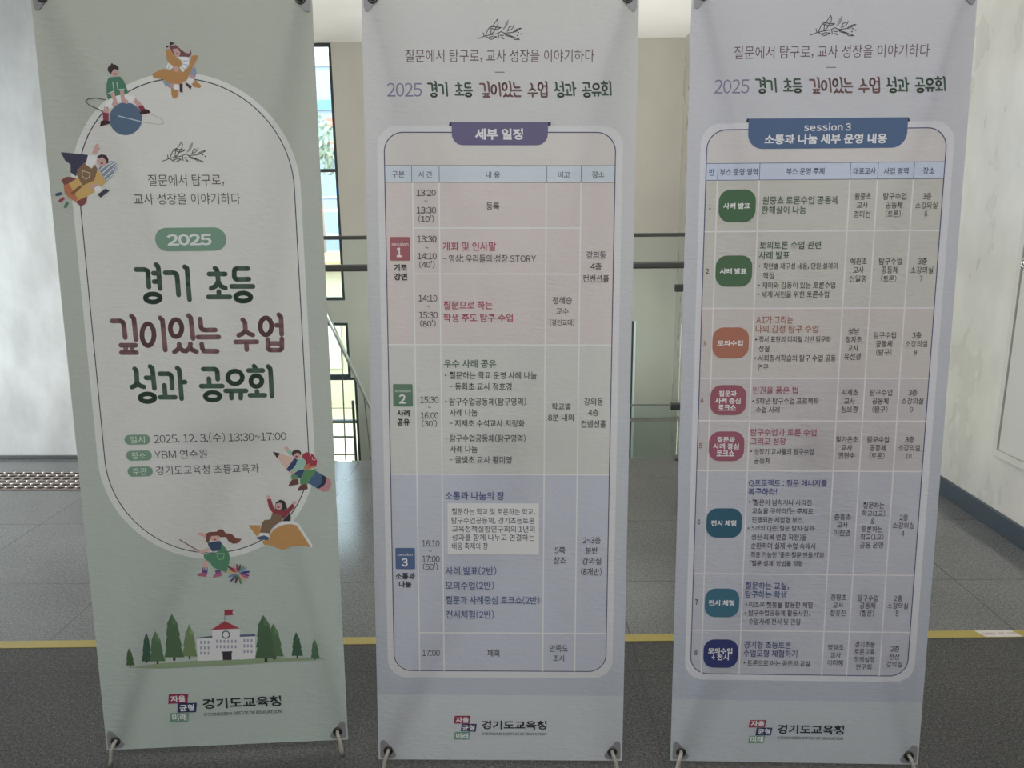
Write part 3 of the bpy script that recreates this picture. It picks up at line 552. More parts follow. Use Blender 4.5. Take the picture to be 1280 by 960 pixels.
('S','planet_rider_drawing',(0.531,0.655,0.7),2,((-136.9,1528.9),(-88.1,1516.5)),0),
('P','planet_rider_drawing',(0.636,0.413,0.38),((-96.4,1567.1),(-86.8,1557.8),(-80.2,1546.6),(-89.9,1543.8),(-100.9,1558.7))),
('P','planet_rider_drawing',(0.28,0.063,0.103),((-92.3,1549.4),(-81.6,1552.2),(-77.6,1542.9),(-87.7,1536.4))),
('P','planet_rider_drawing',(0.068,0.034,0.04),((-89.6,1536.4),(-78.5,1543.8),(-70.1,1541.9),(-65.9,1535.4),(-88.1,1531.3))),
('P','planet_rider_drawing',(0.85,0.85,0.85),((-152.5,1563.4),(-134.8,1571.7),(-115.7,1574.5),(-100.9,1570.8),(-97.4,1567.1),(-105.8,1556.9),(-111.6,1555.9),(-126.4,1559.7),(-138.1,1556),(-151.3,1544.8),(-165,1550.4))),
('P','planet_rider_drawing',(0.102,0.245,0.157),((-147.3,1610.4),(-125.6,1612.3),(-118.8,1604),(-114.2,1591.1),(-110.7,1577.2),(-123.2,1574.5),(-136.7,1571.7),(-156.3,1563.4),(-157.8,1578.2),(-156.1,1596.6),(-152.4,1606.7))),
('S','planet_rider_drawing',(0.694,0.85,0.74),1.2,((-142.6,1600.3),(-141.4,1581.9),(-155.1,1575.9)),0),
('S','planet_rider_drawing',(0.694,0.85,0.74),1.2,((-133.6,1599.4),(-132.7,1584.6),(-118.4,1585.9)),0),
('P','planet_rider_drawing',(0.635,0.413,0.38),((-150.3,1577.2),(-141.5,1580.9),(-137.4,1563.4),(-135.3,1555),(-144.5,1546.7),(-148.8,1552.2),(-145.1,1561.5))),
('P','planet_rider_drawing',(0.634,0.412,0.379),((-129,1583.3),(-120.1,1584.1),(-119.3,1565.2),(-112.1,1561.5),(-114.6,1554.1),(-127.5,1557.8))),
('P','planet_rider_drawing',(0.059,0.043,0.043),((-126.8,1627.5),(-127.9,1624),(-130.2,1620.9),(-133.6,1618.6),(-137.7,1617.4),(-141.8,1617.3),(-145.7,1618.6),(-148.7,1620.9),(-150.5,1623.9),(-150.9,1627.4),(-149.8,1630.9),(-147.5,1634),(-144.1,1636.3),(-140,1637.5),(-135.9,1637.6),(-132.1,1636.3),(-129.1,1634.1),(-127.3,1631))),
('P','planet_rider_drawing',(0.059,0.043,0.043),((-143.7,1636),(-140.7,1641),(-137,1635.5))),
('P','planet_rider_drawing',(0.632,0.411,0.378),((-127.4,1619.4),(-128.3,1616.3),(-130.2,1613.7),(-133,1611.9),(-136.2,1611.3),(-139.2,1611.9),(-141.7,1613.7),(-143.2,1616.3),(-143.5,1619.4),(-142.6,1622.5),(-140.6,1625.1),(-137.9,1626.8),(-134.7,1627.5),(-131.7,1626.9),(-129.2,1625.1),(-127.7,1622.5))),
('P','planet_rider_drawing',(0.059,0.043,0.043),((-148.4,1629.6),(-138.7,1633.3),(-127.9,1627.8),(-137.3,1627.8),(-145.4,1617.7))),
('P','planet_rider_drawing',(0.308,0.05,0.079),((-132.4,1617.2),(-133.3,1615.9),(-135.1,1615.4),(-136.7,1615.9),(-137.3,1617.2),(-136.5,1618.5),(-134.7,1619),(-133,1618.5))),
('P','star_rider_drawing',(0.31,0.37,0.486),((30.2,1628.9),(38.6,1632.1),(40.2,1621),(37.1,1611.6),(30.7,1613.1),(19.6,1616.3))),
('P','star_rider_drawing',(0.311,0.371,0.487),((-35.7,1605.2),(-27,1602),(-14.3,1598.9),(-19.9,1588.6),(-30.9,1594.1))),
('P','star_rider_drawing',(0.527,0.294,0.123),((-17.6,1587.8),(-0.5,1587.8),(-3.3,1571.9),(-8.7,1565.5),(-15.2,1565.5),(-17.9,1573.5))),
('P','star_rider_drawing',(0.526,0.294,0.123),((27.8,1595.7),(36.6,1605.2),(48.7,1592.5),(45.1,1587.8),(33.8,1589.4))),
('P','star_rider_drawing',(0.083,0.046,0.056),((1.1,1597.3),(8.4,1597.3),(6.9,1577.4),(0.5,1579.8))),
('P','star_rider_drawing',(0.083,0.046,0.056),((15.1,1600.5),(27.4,1591),(24.5,1584.6),(13.9,1595.7))),
('P','star_rider_drawing',(0.85,0.85,0.85),((-0.4,1652.4),(19.3,1655.6),(26.1,1649.4),(24.3,1636.8),(10.2,1621),(2.7,1628.9),(11.5,1638.3),(10.5,1646.2))),
('P','star_rider_drawing',(0.85,0.85,0.85),((-19.9,1640.6),(-9.1,1633.6),(-15.5,1624.9),(-25.5,1631.2))),
('S','star_rider_drawing',(0.198,0.291,0.384),1,((12.7,1643.8),(23.4,1646.2)),0),
('S','star_rider_drawing',(0.198,0.291,0.385),1,((11.5,1638.3),(22.7,1636)),0),
('S','star_rider_drawing',(0.198,0.291,0.385),1,((7,1632),(16.3,1627.3)),0),
('S','star_rider_drawing',(0.198,0.291,0.385),1,((-17,1636.7),(-20,1628.8)),0),
('P','star_rider_drawing',(0.525,0.293,0.122),((-56.5,1617.8),(-31.4,1628.8),(-20.3,1625.7),(-8.6,1630.4),(4.4,1630.5),(10.2,1621),(24,1632.1),(32.2,1655.7),(44.5,1657.3),(45.8,1652.6),(32,1630.5),(22.6,1613.1),(15.4,1603.6),(1.7,1595.7),(-19.3,1597.3),(-34.7,1606.7),(-53.9,1609.9))),
('P','star_rider_drawing',(0.522,0.291,0.122),((-22.7,1666.5),(-16.8,1670.4),(-9.9,1664.9),(-1.9,1654),(9.4,1643),(8,1635.2),(-2.3,1627.3),(-12.9,1636.7),(-21.9,1646.1))),
('P','star_rider_drawing',(0.631,0.41,0.377),((-8.4,1632),(-1.8,1633.6),(4.2,1627.3),(-2.8,1621),(-9.1,1624.1))),
('P','star_rider_drawing',(0.591,0.348,0.388),((22.9,1617.9),(37.2,1613.1),(35,1605.2),(23.8,1608.4))),
('P','star_rider_drawing',(0.593,0.349,0.389),((-20.9,1597.3),(-11.3,1595.7),(-13.5,1587.8),(-22.4,1588.6))),
('P','star_rider_drawing',(0.85,0.85,0.85),((20.7,1610),(33.5,1606.8),(26.2,1595.7),(17.6,1600.5))),
('P','star_rider_drawing',(0.85,0.85,0.85),((-11.3,1595.7),(-1.5,1595.7),(0.1,1584.6),(-12.1,1584.6))),
('P','star_rider_drawing',(0.212,0.089,0.1),((-14.7,1675.9),(-0,1678.3),(9,1669.7),(19.7,1661.1),(27.7,1660.4),(30.8,1669),(32.5,1658.8),(25.6,1653.3),(6.2,1654),(-6.4,1658.7),(-12.1,1668.1))),
('P','star_rider_drawing',(0.065,0.04,0.043),((-13.2,1685.2),(-1.4,1681.4),(-13,1676.7))),
('P','star_rider_drawing',(0.065,0.04,0.043),((-22.8,1675.8),(-13,1677.4),(-19.9,1671.5))),
('P','star_rider_drawing',(0.628,0.408,0.375),((-7.9,1669.6),(2.7,1670.9),(8.5,1662.6),(6.3,1655.6),(-0.3,1654),(-5.4,1660.3))),
('P','star_rider_drawing',(0.328,0.088,0.106),((3.1,1660.3),(2.4,1659.2),(0.9,1658.7),(-0.5,1659.2),(-1.1,1660.3),(-0.4,1661.4),(1.1,1661.8),(2.6,1661.4))),
('P','rocket_rider_drawing',(0.069,0.075,0.122),((-268.3,1451.7),(-209.7,1445.5),(-212.8,1430.1),(-220.1,1426.7),(-235,1414.8),(-239.9,1399.3),(-251.1,1408),(-249.4,1425.1),(-260.6,1433.7))),
('P','rocket_rider_drawing',(0.255,0.099,0.091),((-273.4,1390.9),(-266,1396.4),(-258.9,1398.6),(-250.3,1398),(-238.7,1394.2),(-262.6,1378.8),(-267.6,1380.5))),
('P','rocket_rider_drawing',(0.256,0.099,0.092),((-246.9,1344),(-219.6,1357.7),(-221.7,1345.6),(-226.6,1338.7),(-235.8,1333.5))),
('P','rocket_rider_drawing',(0.681,0.456,0.169),((-236.8,1395.9),(-257.7,1383.9),(-264.4,1377.1),(-256.6,1351.1),(-246.9,1344),(-219.8,1356),(-199.6,1368),(-175.4,1386.9),(-188.9,1409.4),(-195.7,1411.1),(-205.2,1400.9))),
('P','rocket_rider_drawing',(0.547,0.221,0.116),((-269.4,1379.7),(-257.7,1383.9),(-241.1,1350.9),(-246.9,1344),(-258.4,1351.1),(-268.4,1363.3))),
('P','rocket_rider_drawing',(0.286,0.343,0.421),((-190,1416.3),(-178.7,1426.5),(-169.7,1430.8),(-159.2,1432.4),(-150.7,1431.2),(-146.3,1425.5),(-149.6,1414.3),(-156.5,1404),(-175.4,1386.9))),
('S','rocket_rider_drawing',(0.85,0.85,0.85),1.6,((-182.3,1405.9),(-161.8,1423),(-149.1,1429)),0),
('S','rocket_rider_drawing',(0.85,0.85,0.85),1.6,((-178.8,1397.3),(-159.1,1414.4),(-147.6,1426.4)),0),
('S','rocket_rider_drawing',(0.85,0.85,0.85),1.6,((-175.1,1390.3),(-156.4,1405.8),(-147.6,1422.9)),0),
('S','rocket_rider_drawing',(0.85,0.85,0.85),1.6,((-186.9,1412.8),(-170.2,1424.8),(-154.2,1430.7)),0),
('P','rocket_rider_drawing',(0.281,0.131,0.091),((-255.5,1362.8),(-236.8,1377.8),(-231.4,1379.5),(-229.7,1376),(-250.7,1358.3))),
('P','rocket_rider_drawing',(0.267,0.17,0.1),((-239.2,1406.2),(-232.2,1416.5),(-219.9,1428.4),(-203.8,1416.3),(-196.1,1424.9),(-191.9,1414.6),(-201,1390.5),(-228.1,1378.6))),
('S','rocket_rider_drawing',(0.732,0.646,0.469),1.4,((-225,1411.3),(-208.2,1406),(-212.2,1396.6),(-219.8,1393.2),(-226.9,1400.1),(-225,1411.3)),0),
('P','rocket_rider_drawing',(0.645,0.419,0.386),((-200.7,1449.7),(-190.3,1469.3),(-184.3,1469.3),(-184.5,1460.8),(-181.2,1459.9),(-192.4,1446.3))),
('P','rocket_rider_drawing',(0.85,0.85,0.85),((-209.7,1445.5),(-191.1,1442),(-194.1,1428.3),(-205.5,1416.3),(-216.8,1425))),
('P','rocket_rider_drawing',(0.06,0.044,0.048),((-191.4,1438.6),(-187.5,1443.7),(-180.3,1446.7),(-170.2,1444.5),(-165.9,1435),(-169.3,1425.6),(-179.7,1435.1))),
('P','rocket_rider_drawing',(0.646,0.42,0.386),((-190.9,1435.1),(-179.1,1441.1),(-171.2,1433.3),(-170.9,1426.5),(-175.8,1420.5),(-186,1422.3),(-192.3,1429.2))),
('P','rocket_rider_drawing',(0.315,0.051,0.08),((-178.5,1427.4),(-179.4,1425.9),(-181.4,1425.3),(-183.3,1425.9),(-184,1427.4),(-183,1428.9),(-181,1429.4),(-179.1,1428.8))),
('P','rocket_rider_drawing',(0.65,0.423,0.389),((-213.5,1376.8),(-196.3,1385.3),(-191.6,1380.1),(-209.8,1370.7))),
('P','rocket_rider_drawing',(0.85,0.85,0.85),((-204.3,1373.2),(-191.6,1380.1),(-185.8,1367.9),(-200.2,1361.9))),
('P','rocket_rider_drawing',(0.057,0.066,0.097),((-197,1359.3),(-178.4,1372.2),(-169.3,1367.8),(-190.7,1352.3))),
('S','rocket_rider_drawing',(0.089,0.133,0.221),6.5,((-286,1359.6),(-277.1,1361.9)),0),
('S','rocket_rider_drawing',(0.473,0.124,0.128),6.5,((-280.2,1345.8),(-272.6,1351.3)),0),
('S','rocket_rider_drawing',(0.13,0.302,0.192),6.5,((-270,1332.9),(-265,1340.9)),0),
('P','pencil_rider_drawing',(0.812,0.585,0.502),((171.7,753.2),(205.8,741.9),(186.4,713.1),(164.4,742.2))),
('P','pencil_rider_drawing',(0.061,0.052,0.052),((155,758.1),(172.7,753.2),(164.7,741.9))),
('P','pencil_rider_drawing',(0.061,0.091,0.199),((205.7,741.1),(215.8,735.5),(203,717.3),(193.5,706.7),(184.9,713.1))),
('P','pencil_rider_drawing',(0.07,0.102,0.217),((202.2,703.4),(214.5,710.8),(228,713.5),(225.9,701.2),(216.4,690.3),(207.7,695.5))),
('P','pencil_rider_drawing',(0.608,0.303,0.318),((279,692),(286.2,687.1),(290.6,679.2),(288.2,665.2),(280.3,657.3),(269.7,655.1),(257.9,663.2),(275,671.8))),
('P','pencil_rider_drawing',(0.103,0.172,0.298),((254.5,708.2),(279,692),(275.9,674.9),(257.9,663.2),(233.6,679.2))),
('P','pencil_rider_drawing',(0.048,0.061,0.087),((268.9,698.8),(279,692),(277.7,681.1),(272,670.3),(257.9,663.2),(253.8,665.8),(266.3,676.7))),
('P','pencil_rider_drawing',(0.14,0.325,0.164),((227.8,710.4),(256.2,712.8),(249.5,697.4),(236.9,685.3),(233.5,675.8),(215.6,676.3),(216.3,689))),
('P','pencil_rider_drawing',(0.14,0.325,0.165),((195.3,698.9),(202.2,703.4),(213.6,693.7),(212.6,688.8),(194.1,690.4))),
('P','pencil_rider_drawing',(0.184,0.078,0.081),((197.7,688.7),(211.8,688.4),(212.6,675.9),(187.1,671.9),(190.5,678.8))),
('P','pencil_rider_drawing',(0.184,0.078,0.081),((218.6,675.7),(232,676.1),(233.6,663.6),(208.7,658.8),(209.8,665.1))),
('P','pencil_rider_drawing',(0.431,0.075,0.096),((222.2,744.6),(228.5,752.1),(236.1,755),(250.6,748.4),(259.4,732.8),(256.6,720.5),(233.8,710.3),(226.7,716.6),(233.4,731.9))),
('S','pencil_rider_drawing',(0.85,0.692,0.692),1.5,((242.2,744.8),(245.3,747.8)),0),
('S','pencil_rider_drawing',(0.85,0.692,0.692),1.5,((248,741.6),(247.8,737.7),(251.4,734.9),(255.9,736)),0),
('P','pencil_rider_drawing',(0.612,0.278,0.168),((225.1,715.1),(236,725.7),(242,726.8),(235.6,718),(255.2,722.1),(256.5,718.2),(235.3,711))),
('P','pencil_rider_drawing',(0.393,0.632,0.524),((212.9,737.1),(225,740.6),(233.3,730.4),(228.2,718.2),(208.4,707.8),(194.9,705.1),(193.7,711.3),(206,718.7))),
('P','pencil_rider_drawing',(0.392,0.63,0.523),((188.2,758),(196.5,762.1),(202.8,755.8),(200.2,747.4),(193,750.7))),
('P','pencil_rider_drawing',(0.704,0.458,0.421),((182.1,767.1),(190.4,770.2),(195.1,762.5),(188.9,758))),
('P','pencil_rider_drawing',(0.71,0.461,0.424),((193.6,708.2),(201.1,709.9),(202.5,703.4),(194.8,702.8))),
('P','pencil_rider_drawing',(0.105,0.061,0.057),((222.6,751.9),(221.8,748.7),(219.7,745.9),(216.5,743.8),(212.8,742.8),(208.9,742.9),(205.3,744.1),(202.4,746.3),(200.7,749.2),(200.2,752.5),(201,755.7),(203.1,758.5),(206.2,760.6),(209.9,761.6),(213.8,761.5),(217.4,760.3),(220.3,758.1),(222.1,755.2))),
('P','pencil_rider_drawing',(0.706,0.459,0.422),((220.5,746.4),(219.7,743.5),(217.8,741.1),(215,739.5),(211.8,739),(208.7,739.6),(206.1,741.4),(204.5,743.9),(204,746.9),(204.8,749.8),(206.7,752.2),(209.5,753.8),(212.7,754.3),(215.8,753.7),(218.4,751.9),(220.1,749.4))),
('P','pencil_rider_drawing',(0.105,0.061,0.057),((200.4,751.3),(208.2,758.7),(221.2,753.8),(210.8,753.3),(204.4,748.9))),
('P','pencil_rider_drawing',(0.344,0.056,0.088),((213.9,744.5),(213,743),(210.8,742.4),(208.8,743.1),(208,744.6),(209,746.1),(211.1,746.7),(213.1,746))),
('P','book_rider_drawing',(0.627,0.352,0.144),((86.5,577.3),(115.2,576.4),(113.9,554.9),(104.2,549.5))),
('P','book_rider_drawing',(0.85,0.85,0.85),((137.5,552.4),(145.1,566.5),(157.6,577.8),(171.5,583.6),(185.2,585),(195.3,583.8),(206.9,577.2),(238,520.3),(234.3,515.3),(213.5,541),(184.6,574.3),(160,560.7))),
('P','book_rider_drawing',(0.631,0.355,0.145),((137.5,552.4),(146.7,564.7),(160.7,572.3),(174.5,576.4),(188.1,576.9),(201.6,573.7),(233.5,515.9),(219.2,520),(205.6,521.3),(185,519.8),(165.8,511.8),(150.8,517.7),(135.9,525.4),(120.7,526.8),(116.1,536),(133.2,538.1))),
('P','book_rider_drawing',(0.05,0.059,0.069),((168.3,585.5),(186.2,603.8),(189.5,595.6),(187.7,584))),
('P','book_rider_drawing',(0.27,0.182,0.122),((145.7,605.9),(166,605.3),(168.4,587.3),(150.7,575.3),(139.9,564.9),(137.6,554.2),(113.2,557.7),(118.9,581.7),(126.1,589.5),(139.7,590))),
('P','book_rider_drawing',(0.85,0.85,0.85),((113.2,557.7),(135.9,555.1),(133.6,544.4),(111.8,549.3))),
('P','book_rider_drawing',(0.101,0.151,0.244),((100.5,544.6),(122.1,550.7),(133.7,545.3),(132.4,537.8),(112.9,539.7))),
('P','book_rider_drawing',(0.341,0.072,0.085),((135.2,641.7),(144.4,641.5),(149.9,620),(159.5,610.8),(180,613.8),(194.4,628.5),(201.6,622),(186.3,604.6),(170.1,589),(165.8,601.7),(147.4,604.9),(138.1,620.3))),
('P','book_rider_drawing',(0.72,0.468,0.431),((143.9,646.4),(142.8,643.8),(140.1,642.2),(137,642.2),(134.6,644),(133.8,646.7),(134.9,649.4),(137.5,651),(140.7,650.9),(143.1,649.2))),
('P','book_rider_drawing',(0.723,0.47,0.433),((205,630.5),(203.9,628),(201.3,626.5),(198.1,626.6),(195.7,628.2),(194.8,630.8),(195.9,633.2),(198.6,634.7),(201.7,634.6),(204.1,633))),
('P','book_rider_drawing',(0.063,0.054,0.058),((152.6,621.7),(155.8,633.1),(166.2,639.1),(175.4,636.1),(179.9,627.1),(181.8,615.5),(169.8,611.9),(156.2,610.9))),
('P','book_rider_drawing',(0.725,0.471,0.434),((170.4,622.6),(169.5,618.8),(167.6,615.6),(164.8,613.5),(161.7,612.9),(158.6,613.7),(156.1,616),(154.6,619.2),(154.2,623.1),(155,626.8),(156.9,630),(159.7,632.1),(162.8,632.8),(165.9,631.9),(168.4,629.7),(170,626.4))),
('P','book_rider_drawing',(0.063,0.054,0.058),((154.7,629.6),(166.2,638.2),(172.4,629.1),(164.1,631.1))),
('P','book_rider_drawing',(0.353,0.058,0.09),((164,620.5),(163,618.9),(160.8,618.2),(158.7,619),(157.9,620.6),(158.9,622.2),(161.1,622.9),(163.2,622.1))),
('P','broom_rider_drawing',(0.176,0.092,0.123),((55.2,458.1),(61,466.3),(63.3,476.4),(61.6,478),(59.2,477.8),(55.2,468.2))),
('P','broom_rider_drawing',(0.152,0.353,0.241),((56,457.6),(64.9,463.7),(71.2,472.8),(70.2,475.1),(68,475.8),(60.3,467.9))),
('P','broom_rider_drawing',(0.227,0.378,0.522),((57,457.6),(67.1,460.6),(76.4,468.1),(76.2,470.6),(74.2,472),(63.9,466.1))),
('P','broom_rider_drawing',(0.075,0.075,0.234),((56.7,456.1),(69.3,454.3),(81.5,456.6),(82.5,459.1),(81.2,461.2),(68.9,460.8))),
('P','broom_rider_drawing',(0.272,0.105,0.31),((56.6,455.3),(67.2,449.1),(79,447),(80.6,448.9),(80.1,451.5),(68.9,455.4))),
('P','broom_rider_drawing',(0.548,0.182,0.278),((58.3,453.8),(64.7,446.5),(76.3,441.2),(78.3,442.8),(78.3,445.4),(67.6,452.4))),
('P','broom_rider_drawing',(0.785,0.493,0.354),((56.3,453.5),(59.4,444.1),(66.7,436),(69,436.7),(70.1,438.9),(64.2,448.3))),
('P','broom_rider_drawing',(0.16,0.324,0.147),((55.1,452.9),(54.2,440.7),(57.4,428.2),(59.7,427.6),(61.6,429.3),(60.2,442.2))),
('P','broom_rider_drawing',(0.213,0.072,0.089),((53.8,453.7),(47.4,443.4),(44.6,431.7),(46.3,430),(48.7,430.4),(53.2,441.5))),
('P','broom_rider_drawing',(0.091,0.112,0.216),((52.4,453.7),(42.3,447.7),(34,437.8),(34.7,435.4),(37,434.5),(46.5,443.1))),
('P','broom_rider_drawing',(0.18,0.294,0.467),((51.8,454.9),(41.4,454.7),(30.6,450),(30.2,447.5),(31.8,445.6),(43.1,448.5))),
('P','broom_rider_drawing',(0.68,0.537,0.205),((51,456.7),(43.1,461.8),(31.5,463.4),(30,461.4),(30.5,458.9),(41.6,455.4))),
('P','broom_rider_drawing',(0.621,0.15,0.206),((51.5,457.8),(46.4,464.8),(36.6,469.8),(34.7,468.3),(34.3,465.8),(43.1,459.2))),
('P','broom_rider_drawing',(0.208,0.062,0.087),((49.5,460),(45.6,467.4),(33.7,476),(31.4,474.9),(31,472.3),(41.8,462.2))),
('P','broom_rider_drawing',(0.692,0.227,0.26),((53.3,457.7),(51.4,466.5),(45.7,473.6),(43.4,473),(42.1,470.9),(46.3,462.6))),
('P','broom_rider_drawing',(0.303,0.101,0.122),((54.4,457.8),(56.8,468.7),(55.2,479.1),(53,479.8),(50.9,478.6),(50.7,468))),
('S','broom_rider_drawing',(0.215,0.124,0.129),2.6,((-78.3,545.8),(-22,506.5)),0),
('P','broom_rider_drawing',(0.754,0.49,0.451),((-25.5,494.2),(-14.5,486.1),(-16.3,472.4),(-29.4,472.8))),
('P','broom_rider_drawing',(0.186,0.112,0.249),((-30.1,473.6),(-16.8,473.2),(-19.4,455.2),(-32.6,457.9))),
('P','broom_rider_drawing',(0.482,0.163,0.255),((-44.6,453.5),(-37.9,460),(-19.9,459.4),(-21.6,448.9))),
('P','broom_rider_drawing',(0.187,0.112,0.249),((-0.1,465.5),(12.9,466.9),(14.4,456.3),(0.9,454.5))),
('P','broom_rider_drawing',(0.483,0.164,0.255),((-7.4,445.5),(-2.6,455.9),(14.3,460.2),(17,452.4))),
('S','broom_rider_drawing',(0.85,0.85,0.85),1,((-27,473.1),(-27,468.3)),0),
('S','broom_rider_drawing',(0.85,0.85,0.85),1,((-23.5,473),(-23.4,468.2)),0),
('S','broom_rider_drawing',(0.85,0.85,0.85),1,((-19.9,472.9),(-19.9,468.1)),0),
('P','broom_rider_drawing',(0.061,0.099,0.168),((-12.7,535.8),(16.2,540.1),(24.3,528.8),(18.1,515.7),(-3.5,514.1),(-11.5,528.1))),
('P','broom_rider_drawing',(0.122,0.301,0.182),((-23.8,505.6),(7,511.3),(17.4,519.5),(19.7,534.7),(29.2,521),(35.6,509.4),(37.5,497.8),(34.7,482.6),(26.8,459.7),(7.6,467.1),(-2.9,472.3),(-10.9,486),(-24.4,498))),
('S','broom_rider_drawing',(0.429,0.609,0.322),1.3,((6.8,508.4),(24.7,507.8),(22,494.5),(14.6,491.9),(8.6,495.9),(6.8,508.4)),0),
('P','broom_rider_drawing',(0.75,0.488,0.449),((-41.1,513.8),(-28.3,517.2),(-11.7,524.7),(-8.4,516.6),(-25.3,509.9))),
('P','broom_rider_drawing',(0.739,0.481,0.442),((-34,562.1),(-23.3,562.7),(-9.9,550.9),(-13,544.3),(-22.2,552.2),(-33.5,556.4))),
('P','broom_rider_drawing',(0.238,0.098,0.083),((-15.5,558.6),(-7.2,563.1),(10.6,563.5),(16.4,569),(25.3,569.1),(31.8,559),(45.9,556.7),(55.9,545),(69.2,543.6),(60.5,533.4),(47.8,531.5),(37.5,537.9),(31.1,549.6),(18.6,549),(10.1,555.9),(-2.5,554.4),(-10.9,535.7),(-16.1,537.8))),
('P','broom_rider_drawing',(0.742,0.483,0.444),((16.6,547),(15.6,543.8),(13,541.2),(9.3,539.5),(5,539),(0.8,539.8),(-2.6,541.7),(-4.8,544.5),(-5.4,547.7),(-4.4,550.8),(-1.8,553.5),(1.9,555.2),(6.2,555.7),(10.4,554.9),(13.8,553),(16,550.2))),
('P','broom_rider_drawing',(0.238,0.098,0.083),((-6.2,551.7),(-0.5,557.2),(17.2,555.7),(9.9,553.1),(2.8,553.3))),
('P','broom_rider_drawing',(0.362,0.059,0.092),((7.7,543.7),(6.7,542.5),(4.7,542),(2.7,542.6),(2,543.8),(2.9,545),(4.9,545.5),(6.9,544.9))),
('P','lawn_drawing',(0.333,0.432,0.27),((-229.3,220.4),(-151.3,228.8),(-53.8,233.2),(83,232.8),(240.5,228.4),(252.2,223.7),(101.9,219.2),(3.6,216.9),(-152.3,215.4))),
('P','school_drawing',(0.85,0.85,0.85),((-57.3,291.6),(-18.5,292.2),(-20.8,230.8),(-58.8,231.3))),
('P','school_drawing',(0.85,0.85,0.85),((47.7,292.7),(85.4,292.2),(83,231.8),(44.6,230.2))),
('P','school_drawing',(0.85,0.85,0.85),((-18,312.2),(49.5,311.6),(45.7,231.2),(-20.8,230.8))),
('P','school_drawing',(0.44,0.065,0.098),((-21.6,311.5),(14.5,333.8),(50.2,312.8))),
('S','school_drawing',(0.097,0.097,0.117),1.2,((14.2,333),(15.8,361.1)),0),
('P','school_drawing',(0.433,0.064,0.096),((15.1,362.2),(37.3,361.8),(33.8,355.2),(36.4,348.4),(14.9,348))),
('P','school_drawing',(0.131,0.178,0.227),((-58.2,292.7),(-18.5,296.4),(-18.9,290.9),(-57.4,290.3))),
('P','school_drawing',(0.124,0.136,0.265),((48,296.3),(86,296.7),(85.7,291),(48.2,290.8))),
('S','school_drawing',(0.09,0.17,0.181),3,((23.1,297.5),(22.5,294.6),(21.1,292),(19,289.9),(16.5,288.7),(13.8,288.3),(11.1,288.9),(8.7,290.4),(7,292.5),(5.9,295.2),(5.7,298.2),(6.3,301.1),(7.7,303.7),(9.8,305.7),(12.3,306.9),(15,307.3),(17.7,306.7),(20,305.3),(21.8,303.1),(22.9,300.4)),1),
('P','school_drawing',(0.395,0.395,0.52),((-10.2,285.3),(-6.1,285.1),(-6.7,277.1),(-10.7,277.3))),
('P','school_drawing',(0.395,0.395,0.52),((-1.1,284.9),(3,284.8),(2.4,276.7),(-1.7,276.9))),
('P','school_drawing',(0.395,0.395,0.52),((8,284.6),(12,284.4),(11.5,276.4),(7.4,276.5))),
('P','school_drawing',(0.395,0.395,0.52),((17.1,284.2),(21.1,284),(20.6,276),(16.5,276.2))),
('P','school_drawing',(0.395,0.395,0.52),((26.1,283.8),(30.2,283.7),(29.7,275.6),(25.6,275.8))),
('P','school_drawing',(0.395,0.395,0.52),((35.2,283.5),(39.3,283.3),(38.8,275.3),(34.7,275.4))),
('P','school_drawing',(0.397,0.397,0.523),((-11.2,271.2),(-7.1,271),(-7.7,263),(-11.7,263.1))),
('P','school_drawing',(0.397,0.397,0.523),((-2.1,270.8),(2,270.6),(1.4,262.6),(-2.6,262.8))),
('P','school_drawing',(0.397,0.397,0.523),((7,270.4),(11.1,270.2),(10.5,262.2),(6.5,262.4))),
('P','school_drawing',(0.397,0.397,0.523),((16.1,270),(20.2,269.9),(19.6,261.8),(15.6,262))),
('P','school_drawing',(0.397,0.397,0.523),((25.2,269.7),(29.3,269.5),(28.8,261.5),(24.7,261.6))),
('P','school_drawing',(0.397,0.397,0.523),((34.3,269.3),(38.4,269.1),(37.9,261.1),(33.8,261.3))),
('P','school_drawing',(0.396,0.396,0.521),((-48.9,284.3),(-44.8,284.1),(-45.4,276.1),(-49.5,276.3))),
('P','school_drawing',(0.398,0.398,0.524),((-49.9,270),(-45.9,269.8),(-46.5,261.8),(-50.5,262))),
('P','school_drawing',(0.4,0.4,0.526),((-51,255.8),(-46.9,255.7),(-47.5,247.6),(-51.6,247.8))),
('P','school_drawing',(0.396,0.396,0.521),((-39.8,283.9),(-35.7,283.8),(-36.3,275.8),(-40.4,275.9))),
('P','school_drawing',(0.398,0.398,0.524),((-40.8,269.6),(-36.8,269.4),(-37.3,261.4),(-41.4,261.6))),
('P','school_drawing',(0.4,0.4,0.526),((-41.9,255.4),(-37.8,255.3),(-38.4,247.2),(-42.4,247.4))),
('P','school_drawing',(0.396,0.396,0.521),((-30.7,283.6),(-26.6,283.4),(-27.2,275.4),(-31.3,275.6))),
('P','school_drawing',(0.398,0.398,0.524),((-31.7,269.2),(-27.7,269.1),(-28.2,261),(-32.3,261.2))),
('P','school_drawing',(0.4,0.4,0.526),((-32.7,255.1),(-28.7,254.9),(-29.2,246.9),(-33.3,247))),
('P','school_drawing',(0.395,0.395,0.52),((56.6,284.7),(60.7,284.6),(60.2,276.5),(56.1,276.7))),
('P','school_drawing',(0.397,0.397,0.523),((55.7,270.6),(59.8,270.4),(59.2,262.4),(55.2,262.5))),
('P','school_drawing',(0.399,0.399,0.525),((54.8,256.4),(58.9,256.2),(58.3,248.1),(54.2,248.3))),
('P','school_drawing',(0.395,0.395,0.52),((65.1,284.4),(69.2,284.2),(68.7,276.2),(64.6,276.4))),
('P','school_drawing',(0.397,0.397,0.523),((64.2,270.2),(68.3,270.1),(67.8,262),(63.7,262.2))),
